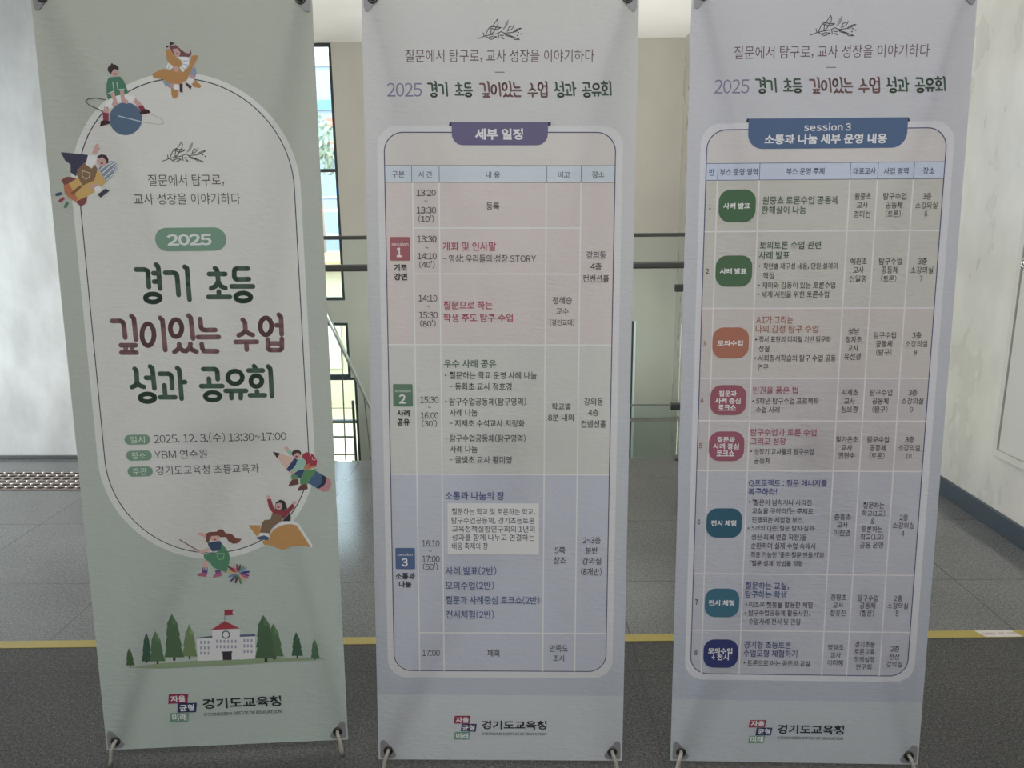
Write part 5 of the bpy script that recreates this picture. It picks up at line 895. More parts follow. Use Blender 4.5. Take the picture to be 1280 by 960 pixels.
('T','table_lettering#cd','탐구수업공동체(탐구영역)',-28.6,893.8,176.7,19.2,(0.08,0.072,0.08),0.008),
('T','table_lettering#cd','사례 나눔',-84.6,867.8,63.9,17.3,(0.08,0.072,0.08),0.008),
('T','table_lettering#cd','- 지제초 수석교사 지정화',-30.3,842.6,174,17.4,(0.081,0.073,0.081),0.008),
('T','table_lettering#cd','탐구수업공동체(탐구영역)',-28.8,807.2,175.9,19.4,(0.081,0.073,0.081),0.008),
('T','table_lettering#cd','사례 나눔',-84.8,781.4,63.5,17.6,(0.081,0.073,0.081),0.008),
('T','table_lettering#cd','- 글빛초 교사 황미영',-45.7,756.2,144.8,17.7,(0.082,0.074,0.082),0.008),
('T','table_lettering#md','학교별',141,882.6,43.9,16.8,(0.08,0.072,0.08),0.008),
('T','table_lettering#md','8분 내외',140.6,856.8,59.3,16.9,(0.08,0.073,0.08),0.008),
('T','table_lettering#nd','강의동',215.8,894.5,44.3,17.8,(0.08,0.072,0.08),0.008),
('T','table_lettering#nd','4층',215.6,868.8,24.5,16.9,(0.08,0.072,0.08),0.008),
('T','table_lettering#nd','컨벤션홀',216.4,842.4,57.9,17.9,(0.081,0.073,0.081),0.008),
('P','table_lettering#cd',(0.079,0.072,0.079),((-123.7,954.5),(-124.3,953.2),(-125.6,952.7),(-126.9,953.2),(-127.4,954.5),(-126.8,955.8),(-125.5,956.4),(-124.2,955.9))),
('P','table_lettering#cd',(0.08,0.072,0.08),((-123.8,894),(-124.4,892.7),(-125.7,892.1),(-127,892.7),(-127.5,894),(-127,895.3),(-125.7,895.9),(-124.3,895.3))),
('P','table_lettering#cd',(0.081,0.073,0.081),((-123.7,807.4),(-124.3,806),(-125.6,805.5),(-126.9,806),(-127.4,807.4),(-126.9,808.7),(-125.5,809.3),(-124.2,808.7))),
('P','session_badge#2',(0.162,0.269,0.183),((-201.8,931),(-201.9,931.6),(-202.1,932.2),(-202.4,932.8),(-202.8,933.2),(-203.4,933.5),(-204,933.7),(-204.6,933.8),(-244.4,933.8),(-245,933.7),(-245.6,933.5),(-246.2,933.2),(-246.6,932.8),(-246.9,932.2),(-247.1,931.6),(-247.2,931),(-247.2,884.3),(-247.1,883.7),(-246.9,883.1),(-246.6,882.5),(-246.2,882.1),(-245.6,881.8),(-245,881.6),(-244.4,881.5),(-204.6,881.5),(-204,881.6),(-203.4,881.8),(-202.8,882.1),(-202.4,882.5),(-202.1,883.1),(-201.9,883.7),(-201.8,884.3))),
('T','session_badge#2','session',-224.6,918.5,36.5,7,(0.85,0.85,0.85),0.01),
('T','session_badge#2','2',-225.8,899.3,16.2,22,(0.85,0.85,0.85),0.03),
('T','session_lettering#wd','사례',-224.2,866,29.7,16,(0.056,0.052,0.056),0.035),
('T','session_lettering#wd','공유',-224.4,844.8,29.2,16.1,(0.056,0.052,0.056),0.035),
('T','topic_lettering#ce','소통과 나눔의 장',-59.6,669.8,139.2,20.3,(0.102,0.114,0.255),0.016),
('P','text_box',(0.85,0.85,0.85),((-123.7,651.9),(91.1,651.9),(92.2,526.4),(-124.5,525.9))),
('T','table_lettering#ce','질문하는 학교 및 토론하는 학교,',-15.8,631.2,195.7,16.5,(0.084,0.076,0.084),0.008),
('T','table_lettering#ce','탐구수업공동체, 경기초등토론',-16.8,609.7,195.9,16.6,(0.085,0.076,0.085),0.008),
('T','table_lettering#ce','교육정책실험연구회의 1년의',-16.2,589.2,195.3,16.6,(0.085,0.077,0.085),0.008),
('T','table_lettering#ce','성과를 함께 나누고 연결하는',-16.3,568.6,195.6,16.7,(0.086,0.077,0.086),0.008),
('T','table_lettering#ce','배움 축제의 장',-71.6,547.3,85.4,16.8,(0.086,0.078,0.086),0.008),
('T','topic_lettering#cf사례 발표(2반)','사례 발표(2반)',-69.5,486,121,21.8,(0.108,0.144,0.3),0.014),
('T','topic_lettering#cf모의수업(2반)','모의수업(2반)',-72.6,449.6,115.6,21.9,(0.109,0.146,0.303),0.014),
('T','topic_lettering#cf질문과 사례중심 토크쇼(2반)','질문과 사례중심 토크쇼(2반)',-17.8,413.4,224.1,22,(0.11,0.148,0.307),0.014),
('T','topic_lettering#cf전시체험(2반)','전시체험(2반)',-72.5,376.9,115.2,22.2,(0.111,0.149,0.31),0.014),
('P','session_badge#3',(0.124,0.185,0.343),((-202.1,539.4),(-202.2,540),(-202.4,540.6),(-202.7,541.2),(-203.1,541.6),(-203.7,541.9),(-204.3,542.1),(-204.9,542.2),(-245.9,542.2),(-246.5,542.1),(-247.1,541.9),(-247.7,541.6),(-248.1,541.2),(-248.4,540.6),(-248.6,540),(-248.7,539.4),(-248.7,492.6),(-248.6,492),(-248.4,491.4),(-248.1,490.8),(-247.7,490.4),(-247.1,490.1),(-246.5,489.9),(-245.9,489.8),(-204.9,489.8),(-204.3,489.9),(-203.7,490.1),(-203.1,490.4),(-202.7,490.8),(-202.4,491.4),(-202.2,492),(-202.1,492.6))),
('T','session_badge#3','session',-225.7,526,36.2,6.9,(0.85,0.85,0.85),0.01),
('T','session_badge#3','3',-227,506.6,15.2,21.8,(0.85,0.85,0.85),0.04),
('T','session_lettering#wf','소통과',-226.1,472.4,46.8,16.9,(0.062,0.057,0.066),0.035),
('T','session_lettering#wf','나눔',-226.7,452,30.2,16.5,(0.062,0.057,0.067),0.035),
('T','table_lettering#cg','폐회',-16.4,279.7,29,19.4,(0.094,0.084,0.094),0.008),
('T','table_lettering#mf','5쪽',141.6,537.4,25.1,16.7,(0.086,0.078,0.086),0.008),
('T','table_lettering#mf','참조',141.6,513.2,29.5,16.8,(0.087,0.079,0.087),0.008),
('T','table_lettering#mg','만족도',141.4,292.3,44.4,18.4,(0.093,0.084,0.093),0.008),
('T','table_lettering#mg','조사',142.2,266.8,29,17.4,(0.094,0.085,0.094),0.008),
('T','table_lettering#nf','2~3층',216.4,562.8,42.5,17.7,(0.086,0.077,0.086),0.008),
('T','table_lettering#nf','분반',216.7,537.7,28.4,16.8,(0.086,0.078,0.086),0.008),
('T','table_lettering#nf','강의실',217.1,512,45.6,17.7,(0.087,0.079,0.087),0.008),
('T','table_lettering#nf','(8개반)',216.6,485.3,49.4,19.8,(0.088,0.079,0.088),0.008),
('P','emblem',(0.348,0.051,0.113),((-110.9,117.2),(-72.5,117.4),(-75.5,96.1),(-114.4,97))),
('P','emblem',(0.043,0.054,0.143),((-94,95.9),(-57.3,96.2),(-60.1,75.4),(-96.8,76.9))),
('P','emblem',(0.211,0.367,0.275),((-110.8,75.1),(-73.4,75.4),(-76.4,54.8),(-114.3,54.6))),
('T','emblem','자율',-92.7,106.4,32.2,14.8,(0.85,0.85,0.85),0.03),
('T','emblem','균형',-77.5,85.8,30.4,14.8,(0.85,0.85,0.85),0.03),
('T','emblem','미래',-93.4,64.5,30,14.8,(0.85,0.85,0.85),0.03),
('T','organisation_lettering','경기도교육청',34,93.8,159.3,23.3,(0.038,0.042,0.055),0.028),
('T','organisation_lettering#2','GYEONGGIDO OFFICE OF EDUCATION',34.1,70.6,158.2,6.7,(0.071,0.076,0.088),0.02)]),
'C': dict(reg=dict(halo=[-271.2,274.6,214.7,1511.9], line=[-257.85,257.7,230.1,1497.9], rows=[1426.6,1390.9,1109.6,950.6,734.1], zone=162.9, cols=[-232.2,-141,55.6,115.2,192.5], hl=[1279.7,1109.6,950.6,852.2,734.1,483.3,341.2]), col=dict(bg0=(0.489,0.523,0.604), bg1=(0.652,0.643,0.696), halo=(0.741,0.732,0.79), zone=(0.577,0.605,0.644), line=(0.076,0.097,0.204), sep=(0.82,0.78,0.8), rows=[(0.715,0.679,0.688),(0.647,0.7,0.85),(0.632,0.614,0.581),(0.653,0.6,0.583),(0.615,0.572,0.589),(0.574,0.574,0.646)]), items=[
('S','sprig_drawing',(0.077,0.072,0.072),1.7,((-45.5,1691.8),(-38.4,1693.8),(-31.4,1696.7),(-20,1699.1),(-3.6,1701.4),(6.1,1705.8),(12.9,1702.2),(27.2,1703.5),(37,1704.9),(49.8,1711.8)),0),
('S','sprig_drawing',(0.077,0.072,0.072),1.7,((-34,1703.8),(-32,1696.7)),0),
('S','sprig_drawing',(0.077,0.072,0.072),1.7,((-28.7,1698.2),(-26.8,1703.2),(-23.9,1710.3),(-19.7,1715.2),(-12.2,1718.7),(-4.6,1730.7),(-2.1,1725.1),(-3.4,1718.1),(-7.4,1712.1),(-10.4,1706),(-15.7,1701)),0),
('S','sprig_drawing',(0.077,0.072,0.072),1.7,((-19.8,1715.8),(-9.8,1715.1),(4.6,1713.7),(-1.9,1711),(-7.3,1709.5),(-10.7,1710.6),(-19.6,1713.2)),0),
('S','sprig_drawing',(0.077,0.072,0.072),1.7,((-17.3,1701.1),(-16.8,1712.2)),0),
('S','sprig_drawing',(0.077,0.072,0.072),1.7,((-28.7,1696.7),(-21.8,1692.5),(-16.2,1689.7),(-9.7,1691.9),(-3.8,1695.3),(-14.3,1696),(-21.9,1693.5)),0),
('P','sprig_drawing',(0.349,0.349,0.349),((7.1,1707.8),(9.6,1712.8),(12.6,1717.8),(13.4,1722.9),(17,1727.3),(20.7,1729.8),(20.3,1722.8),(17.7,1715.8),(12.5,1710.3))),
('S','sprig_drawing',(0.077,0.072,0.072),1.7,((18.2,1706.2),(27.9,1709.6),(31.5,1714.6),(32.7,1718.4)),0),
('S','sprig_drawing',(0.077,0.072,0.072),1.7,((20.3,1708.7),(22.1,1714.2),(27.6,1715.6)),0),
('S','sprig_drawing',(0.077,0.072,0.072),1.7,((31.5,1704),(34.6,1707.4),(42.1,1710.9),(49.8,1711.8),(43.4,1708.3),(36.9,1705.9)),0),
('S','sprig_drawing',(0.077,0.072,0.072),1.7,((11.8,1702.7),(17.6,1697.1),(28.8,1694.4),(35.7,1689.2),(46.7,1689.1),(39.9,1691.7),(27.6,1696.4),(17.5,1699.6),(11.8,1702.7)),0),
('P','sprig_drawing',(0.12,0.11,0.11),((4.5,1695.7),(10.1,1694.1),(14.2,1689),(9.1,1691.1))),
('S','sprig_drawing',(0.077,0.072,0.072),1.7,((-0.8,1700.8),(0.8,1692.7)),0),
('S','sprig_drawing',(0.077,0.072,0.072),1.7,((3.2,1698.3),(11,1697.7)),0),
('P','sprig_drawing',(0.12,0.11,0.11),((45.1,1703.3),(44.6,1702.3),(43.2,1701.9),(41.8,1702.3),(41.1,1703.3),(41.7,1704.3),(43,1704.7),(44.5,1704.3))),
('P','sprig_drawing',(0.12,0.11,0.11),((51.1,1700.2),(50.6,1699.2),(49.2,1698.8),(47.8,1699.2),(47.2,1700.2),(47.7,1701.2),(49,1701.6),(50.5,1701.2))),
('P','sprig_drawing',(0.12,0.11,0.11),((43.8,1697.2),(43.3,1696.2),(41.9,1695.8),(40.5,1696.3),(39.8,1697.3),(40.4,1698.3),(41.7,1698.7),(43.2,1698.2))),
('T','slogan_lettering','질문에서 탐구로, 교사 성장을 이야기하다',1.2,1657.2,413.5,27.5,(0.159,0.105,0.114),0),
('S','divider_dash',(0.176,0.16,0.176),1.8,((-8.7,1625.1),(12,1624.8)),0),
('T','heading_lettering#year','2025',-208.3,1588.2,75.2,29.6,(0.239,0.221,0.335),0),
('S','heading_lettering#경기',(0.085,0.135,0.102),4,((-157.1,1601.9),(-150,1601.8),(-147.9,1600.9),(-147.4,1599.4),(-147.1,1596.1),(-146,1587.1)),0),
('S','heading_lettering#경기',(0.084,0.135,0.102),4,((-141.3,1605.8),(-139.5,1604.4),(-138.9,1601.7),(-138.2,1596),(-136.8,1585.5)),0),
('S','heading_lettering#경기',(0.085,0.135,0.102),4,((-142.9,1598.6),(-139,1598.6)),0),
('S','heading_lettering#경기',(0.085,0.135,0.102),4,((-142,1591.5),(-138.2,1591.6)),0),
('S','heading_lettering#경기',(0.085,0.135,0.103),4,((-136.4,1577.6),(-136.6,1576.7),(-137.2,1575.9),(-138.1,1575.2),(-139.3,1574.7),(-140.8,1574.4),(-142.3,1574.3),(-143.9,1574.4),(-145.3,1574.8),(-146.6,1575.3),(-147.6,1576),(-148.2,1576.9),(-148.5,1577.8),(-148.3,1578.7),(-147.8,1579.5),(-146.8,1580.2),(-145.6,1580.7),(-144.2,1581),(-142.6,1581.1),(-141,1581),(-139.6,1580.6),(-138.3,1580.1),(-137.3,1579.4),(-136.7,1578.5)),1),
('S','heading_lettering#경기',(0.085,0.135,0.102),4,((-133.3,1598.9),(-126.7,1598.8),(-124.4,1597.9),(-123.7,1596.3),(-123.1,1592),(-121.6,1580.1)),0),
('S','heading_lettering#경기',(0.084,0.135,0.102),4,((-117.8,1603.7),(-115.9,1602.4),(-115.2,1596.7),(-114.4,1589.1),(-112.6,1576)),0),
('S','heading_lettering#초등',(0.084,0.135,0.102),4,((-91.7,1602.2),(-90,1600.8),(-89.2,1598.2),(-88.3,1591.2),(-86,1587.1),(-81.9,1585.5)),0),
('S','heading_lettering#초등',(0.085,0.135,0.102),4,((-96.3,1597.4),(-82.7,1597.2)),0),
('S','heading_lettering#초등',(0.085,0.135,0.102),4,((-88.3,1591.2),(-90.3,1587.2),(-94.1,1585.4)),0),
('S','heading_lettering#초등',(0.085,0.135,0.102),4,((-87.4,1582.7),(-87.1,1578.5)),0),
('S','heading_lettering#초등',(0.085,0.135,0.103),4,((-96.1,1578.3),(-77.8,1578.1)),0),
('S','heading_lettering#초등',(0.085,0.135,0.102),4,((-63.6,1601.5),(-73.3,1601.6),(-74.8,1600.8),(-75.1,1599.4),(-74.9,1595.2),(-74.4,1593.6),(-72.9,1592.7),(-62.4,1592.7)),0),
('S','heading_lettering#초등',(0.085,0.135,0.102),4,((-76.7,1586.9),(-58.6,1586.6)),0),
('S','heading_lettering#초등',(0.085,0.135,0.103),4,((-60,1577.8),(-60.2,1576.9),(-60.8,1576.1),(-61.8,1575.4),(-63.1,1574.9),(-64.6,1574.6),(-66.3,1574.5),(-68,1574.6),(-69.5,1575),(-70.9,1575.5),(-71.9,1576.2),(-72.6,1577),(-72.9,1577.9),(-72.7,1578.8),(-72.1,1579.6),(-71.1,1580.3),(-69.8,1580.8),(-68.3,1581.1),(-66.6,1581.2),(-65,1581.1),(-63.4,1580.7),(-62,1580.2),(-61,1579.5),(-60.3,1578.6)),1),
('S','heading_lettering#깊이있는',(0.245,0.138,0.142),4,((-42.2,1600.1),(-35.1,1600),(-32.9,1598.8),(-32,1596.3),(-30.3,1585.8)),0),
('S','heading_lettering#깊이있는',(0.244,0.138,0.142),4,((-26,1604.1),(-23.9,1602.2),(-23.2,1598.1),(-21,1584.1)),0),
('S','heading_lettering#깊이있는',(0.245,0.138,0.143),4,((-33.6,1579.3),(-21,1579.2)),0),
('S','heading_lettering#깊이있는',(0.245,0.138,0.143),4,((-32.8,1573.1),(-20,1572.9)),0),
('S','heading_lettering#깊이있는',(0.245,0.138,0.143),4,((-29.6,1579.3),(-29.1,1573)),0),
('S','heading_lettering#깊이있는',(0.245,0.138,0.143),4,((-24.1,1579.2),(-23.9,1573)),0),
('S','heading_lettering#깊이있는',(0.245,0.138,0.143),4,((-6,1588),(-6,1585.6),(-6.4,1583.3),(-7.1,1581.4),(-8.1,1579.9),(-9.2,1579),(-10.5,1578.7),(-11.9,1579),(-13.2,1580),(-14.3,1581.5),(-15.2,1583.4),(-15.8,1585.7),(-16.1,1588.1),(-16.1,1590.5),(-15.7,1592.7),(-15,1594.6),(-14,1596.1),(-12.8,1597),(-11.5,1597.3),(-10.2,1597),(-8.9,1596.1),(-7.8,1594.6),(-6.9,1592.6),(-6.3,1590.4)),1),
('S','heading_lettering#깊이있는',(0.244,0.138,0.142),4,((-1.5,1602.2),(0.4,1600.4),(1.3,1595.3),(4.3,1574.8)),0),
('S','heading_lettering#깊이있는',(0.245,0.138,0.143),4,((17.3,1593.3),(17.2,1591.4),(16.8,1589.7),(16.1,1588.2),(15.2,1587),(14.1,1586.3),(12.8,1586.1),(11.6,1586.4),(10.4,1587.1),(9.3,1588.3),(8.4,1589.8),(7.9,1591.5),(7.6,1593.4),(7.7,1595.3),(8,1597),(8.7,1598.5),(9.7,1599.7),(10.8,1600.4),(12,1600.6),(13.3,1600.4),(14.5,1599.6),(15.6,1598.5),(16.4,1596.9),(17,1595.2)),1),
('S','heading_lettering#깊이있는',(0.244,0.138,0.142),4,((22.4,1603.9),(24.3,1602),(25.1,1597.5),(27.3,1584.4)),0),
('S','heading_lettering#깊이있는',(0.245,0.138,0.143),4,((15.9,1579.8),(16.1,1577),(14.6,1575),(12.2,1573.1)),0),
('S','heading_lettering#깊이있는',(0.245,0.138,0.143),4,((16.1,1577),(19.1,1574.3),(22,1573.7),(24.9,1576.5),(25.4,1580)),0),
('S','heading_lettering#깊이있는',(0.245,0.138,0.143),4,((24.9,1576.9),(27.3,1574.6),(30.8,1573.3)),0),
('S','heading_lettering#깊이있는',(0.244,0.138,0.142),4,((32.3,1600.9),(33.3,1594.3),(34.6,1592),(37.8,1591.4),(45.8,1591.5)),0),
('S','heading_lettering#깊이있는',(0.245,0.138,0.143),4,((31.3,1585.5),(49.1,1585.4)),0),
('S','heading_lettering#깊이있는',(0.245,0.138,0.143),4,((34.9,1579.6),(35.7,1575.8),(37.2,1573.6),(48.4,1573.3)),0),
('S','heading_lettering#수업',(0.244,0.138,0.142),4,((69.5,1599.9),(71.8,1597.6),(72.6,1590.3),(75.8,1587.6),(79.8,1586.2)),0),
('S','heading_lettering#수업',(0.245,0.138,0.143),4,((72.6,1590.3),(70.3,1587.6),(66.7,1586.1)),0),
('S','heading_lettering#수업',(0.245,0.138,0.143),4,((64.2,1580.2),(83.9,1580.2)),0),
('S','heading_lettering#수업',(0.245,0.138,0.143),4,((74.1,1579.9),(74.9,1573.3)),0),
('S','heading_lettering#수업',(0.245,0.138,0.143),4,((96.5,1593.7),(96.5,1591.8),(96.1,1590),(95.3,1588.4),(94.3,1587.2),(93.1,1586.5),(91.8,1586.2),(90.4,1586.5),(89.1,1587.3),(87.9,1588.5),(87,1590.1),(86.3,1591.9),(86,1593.9),(86.1,1595.8),(86.5,1597.6),(87.2,1599.2),(88.3,1600.4),(89.5,1601.1),(90.8,1601.4),(92.2,1601.1),(93.5,1600.3),(94.7,1599.1),(95.6,1597.5),(96.2,1595.7)),1),
('S','heading_lettering#수업',(0.245,0.138,0.143),4,((100.9,1594.6),(105.3,1594.6)),0),
('S','heading_lettering#수업',(0.244,0.138,0.142),4,((102.3,1604),(104.5,1601.9),(105.5,1593.9),(106.2,1586.6)),0),
('S','heading_lettering#수업',(0.245,0.138,0.143),4,((93.7,1582.1),(94.6,1574),(96,1572.7),(105.9,1572.6),(107.1,1573.9),(106.6,1582.6)),0),
('S','heading_lettering#수업',(0.245,0.138,0.143),4,((94.3,1578.6),(106.7,1578.4)),0),
('S','heading_lettering#성과',(0.084,0.135,0.102),4,((123.6,1601.6),(125.2,1600),(126.5,1589.7),(129,1586.7),(132.7,1585.5)),0),
('S','heading_lettering#성과',(0.085,0.135,0.102),4,((126.5,1589.7),(125.3,1586.7),(122.3,1585.4)),0),
('S','heading_lettering#성과',(0.085,0.135,0.102),4,((134,1593.6),(139.5,1593.5)),0),
('S','heading_lettering#성과',(0.084,0.135,0.102),4,((136.7,1603.6),(138.7,1602),(139.5,1597.6),(141.7,1584.1)),0),
('S','heading_lettering#성과',(0.085,0.135,0.103),4,((142.7,1575.7),(142.5,1574.8),(141.9,1573.9),(141,1573.2),(139.7,1572.7),(138.2,1572.3),(136.6,1572.2),(135,1572.4),(133.5,1572.7),(132.1,1573.3),(131.1,1574),(130.4,1574.9),(130.1,1575.8),(130.3,1576.7),(130.9,1577.5),(131.8,1578.2),(133.1,1578.8),(134.6,1579.1),(136.2,1579.2),(137.8,1579.1),(139.3,1578.7),(140.7,1578.1),(141.7,1577.4),(142.4,1576.6)),1),
('S','heading_lettering#성과',(0.085,0.135,0.102),4,((145.5,1597),(153.1,1596.9),(155.1,1595.8),(155.9,1593.1),(156.9,1583.9)),0),
('S','heading_lettering#성과',(0.085,0.135,0.102),4,((150.1,1586.7),(151.6,1576.3)),0),
('S','heading_lettering#성과',(0.085,0.135,0.103),4,((147.2,1576),(160.2,1575.9)),0),
('S','heading_lettering#성과',(0.084,0.135,0.102),4,((160.1,1602),(161.7,1600.4),(162.7,1595.2),(165.7,1574.5)),0),
('S','heading_lettering#성과',(0.085,0.135,0.102),4,((163.6,1589.2),(167.6,1589.4)),0),
('S','heading_lettering#공유회',(0.084,0.135,0.102),4,((183.7,1600.8),(193.9,1600.7),(195.9,1599.7),(196.5,1597.5),(197.3,1591.4)),0),
('S','heading_lettering#공유회',(0.085,0.135,0.102),4,((189.4,1592),(190.4,1585.3)),0),
('S','heading_lettering#공유회',(0.085,0.135,0.102),4,((183.2,1585.2),(201.8,1585.1)),0),
('S','heading_lettering#공유회',(0.085,0.135,0.103),4,((200.3,1575.7),(200.2,1574.7),(199.6,1573.9),(198.6,1573.1),(197.3,1572.6),(195.8,1572.2),(194.1,1572.1),(192.4,1572.3),(190.9,1572.6),(189.5,1573.2),(188.4,1574),(187.7,1574.9),(187.4,1575.8),(187.6,1576.7),(188.1,1577.6),(189.1,1578.3),(190.4,1578.9),(192,1579.2),(193.6,1579.3),(195.3,1579.2),(196.9,1578.8),(198.3,1578.2),(199.3,1577.5),(200,1576.6)),1),
('S','heading_lettering#공유회',(0.085,0.135,0.102),4,((218.9,1592.8),(218.8,1591.3),(218.2,1589.9),(217.3,1588.7),(216,1587.8),(214.5,1587.2),(212.9,1587.1),(211.2,1587.3),(209.6,1587.9),(208.2,1588.8),(207.1,1590),(206.3,1591.4),(206,1593),(206.1,1594.5),(206.6,1595.9),(207.6,1597.1),(208.8,1598),(210.4,1598.5),(212,1598.7),(213.7,1598.5),(215.3,1597.9),(216.7,1596.9),(217.8,1595.7),(218.5,1594.3)),1),
('S','heading_lettering#공유회',(0.085,0.135,0.102),4,((205,1580.7),(223,1580.5)),0),
('S','heading_lettering#공유회',(0.085,0.135,0.102),4,((209.9,1580),(210.7,1573.9)),0),
('S','heading_lettering#공유회',(0.085,0.135,0.102),4,((218.5,1579.9),(218.8,1573.8)),0),
('S','heading_lettering#공유회',(0.084,0.135,0.102),4,((228.3,1603.1),(229.6,1601.6),(230,1599.3)),0),
('S','heading_lettering#공유회',(0.084,0.135,0.102),4,((223.8,1599.1),(236.5,1599)),0),
('S','heading_lettering#공유회',(0.085,0.135,0.102),4,((236.3,1589.3),(236.3,1588),(235.9,1586.7),(235.2,1585.7),(234.2,1584.9),(233.1,1584.4),(231.9,1584.3),(230.6,1584.5),(229.4,1585),(228.3,1585.8),(227.5,1586.8),(226.9,1588.1),(226.6,1589.4),(226.7,1590.7),(227.1,1591.9),(227.8,1592.9),(228.7,1593.7),(229.9,1594.2),(231.1,1594.4),(232.4,1594.2),(233.6,1593.6),(234.6,1592.8),(235.5,1591.8),(236.1,1590.6)),1),
('S','heading_lettering#공유회',(0.085,0.135,0.102),4,((232.7,1579.8),(233.2,1576.4)),0),
('S','heading_lettering#공유회',(0.085,0.135,0.103),4,((226.9,1576.3),(240,1576.2)),0),
('S','heading_lettering#공유회',(0.084,0.135,0.102),4,((240.8,1602.6),(242.8,1600.7),(243.5,1596.4),(246.3,1575.1)),0),
('P','title_tab',(0.036,0.042,0.068),((-174.7,1513.4),(-172.9,1520.7),(174.3,1519.3),(175.9,1511.5))),
('P','title_tab',(0.108,0.165,0.303),((172.2,1520.3),(-169.5,1520.3),(-169.5,1488.5),(-168.7,1481.4),(-166.4,1474.7),(-162.6,1468.7),(-157.5,1463.6),(-151.5,1459.8),(-144.8,1457.5),(-137.7,1456.7),(140.4,1456.7),(147.5,1457.5),(154.2,1459.8),(160.2,1463.6),(165.3,1468.7),(169.1,1474.7),(171.4,1481.4),(172.2,1488.5))),
('T','title_tab','session 3',0.7,1501.7,100.9,16.8,(0.85,0.85,0.85),0.02),
('T','title_tab','소통과 나눔 세부 운영 내용',-1.8,1476.5,263,21,(0.85,0.85,0.85),0.03),
('T','column_heading#반','반',-245.6,1408.2,11.1,15,(0.09,0.101,0.182),0.01),
('T','column_heading#부스 운영 영역','부스 운영 영역',-186.6,1408.2,81.9,15,(0.09,0.101,0.182),0.01),
('T','column_heading#부스 운영 주제','부스 운영 주제',-42.1,1408.4,82.4,14.9,(0.09,0.101,0.182),0.01),
('T','column_heading#대표교사','대표교사',86,1407.8,48.1,14.9,(0.09,0.101,0.182),0.01),
('T','column_heading#사업 영역','사업 영역',153.6,1407.4,53,14.9,(0.09,0.101,0.182),0.01),
('T','column_heading#장소','장소',224,1407.7,25.1,14.8,(0.09,0.101,0.182),0.01),
('T','number_lettering#1','1',-247.1,1333.8,4.2,11.5,(0.097,0.097,0.109),0.03),
('P','booth_badge#1',(0.093,0.182,0.097),((-146.8,1345.9),(-147.4,1351.4),(-149.2,1356.6),(-152.2,1361.2),(-156.1,1365.1),(-160.7,1368.1),(-165.9,1369.9),(-171.4,1370.5),(-203.2,1370.5),(-208.7,1369.9),(-213.9,1368.1),(-218.5,1365.1),(-222.4,1361.2),(-225.4,1356.6),(-227.2,1351.4),(-227.8,1345.9),(-227.8,1324.8),(-227.2,1319.3),(-225.4,1314.1),(-222.4,1309.5),(-218.5,1305.6),(-213.9,1302.6),(-208.7,1300.8),(-203.2,1300.2),(-171.4,1300.2),(-165.9,1300.8),(-160.7,1302.6),(-156.1,1305.6),(-152.2,1309.5),(-149.2,1314.1),(-147.4,1319.3),(-146.8,1324.8))),
('T','booth_badge#1','사례 발표',-188.4,1335.2,59.1,12.8,(0.85,0.85,0.85),0.03),
('T','topic_lettering#1','원중초 토론수업 공동체',-50.2,1346.6,164.4,17.9,(0.087,0.139,0.098),0.014),
('T','topic_lettering#1','한해살이 나눔',-84.8,1325.8,97.1,18,(0.087,0.139,0.098),0.014),
('T','table_lettering#1b','원중초',85.4,1354.4,35.9,15,(0.075,0.068,0.075),0.008),
('T','table_lettering#1b','교사',85.2,1335.2,24,15.1,(0.075,0.068,0.075),0.008),
('T','table_lettering#1b','경미선',85.6,1315.6,36.5,15.1,(0.076,0.068,0.076),0.008),
('T','table_lettering#1c','탐구수업',154.4,1353.9,49.6,15,(0.075,0.068,0.075),0.008),
('T','table_lettering#1c','공동체',153.9,1334.8,35.9,15,(0.075,0.068,0.075),0.008),
('T','table_lettering#1c','(토론)',153.2,1316,33.2,15.1,(0.076,0.068,0.076),0.008),
('T','table_lettering#1d','3층',224.1,1353.4,19.2,15,(0.075,0.068,0.075),0.008),
('T','table_lettering#1d','소강의실',223.9,1334.3,47.2,15,(0.075,0.068,0.075),0.008),
('T','table_lettering#1d','6',224.1,1315.6,6.4,11.9,(0.076,0.068,0.076),0.008),
('T','number_lettering#2','2',-248.4,1192.7,7.6,11.8,(0.099,0.099,0.111),0.03),
('P','booth_badge#2',(0.095,0.185,0.098),((-148.9,1202.6),(-149.5,1208.1),(-151.3,1213.3),(-154.3,1217.9),(-158.2,1221.8),(-162.8,1224.8),(-168,1226.6),(-173.5,1227.2),(-205.4,1227.2),(-210.9,1226.6),(-216.1,1224.8),(-220.7,1221.8),(-224.6,1217.9),(-227.6,1213.3),(-229.4,1208.1),(-230,1202.6),(-230,1182.7),(-229.4,1177.2),(-227.6,1172),(-224.6,1167.4),(-220.7,1163.5),(-216.1,1160.5),(-210.9,1158.7),(-205.4,1158.1),(-173.5,1158.1),(-168,1158.7),(-162.8,1160.5),(-158.2,1163.5),(-154.3,1167.4),(-151.3,1172),(-149.5,1177.2),(-148.9,1182.7))),
('T','booth_badge#2','사례 발표',-190.8,1192.5,59.5,13.2,(0.85,0.85,0.85),0.03),
('T','topic_lettering#2','토의토론 수업 관련',-67.1,1249.4,134.6,17.7,(0.088,0.14,0.099),0.014),
('T','topic_lettering#2','사례 발표',-101.6,1227.2,67.5,17.7,(0.088,0.141,0.099),0.014),
('T','table_lettering#2a','학년별 재구성 내용, 단원 설계의',-42.9,1203.2,163,14.5,(0.077,0.069,0.077),0.008),
('T','table_lettering#2a','핵심',-112.5,1182.3,24,14.6,(0.077,0.069,0.077),0.008),
('T','table_lettering#2a','재미와 감동이 있는 토론수업',-44.6,1160.9,161.8,14.6,(0.077,0.07,0.077),0.008),
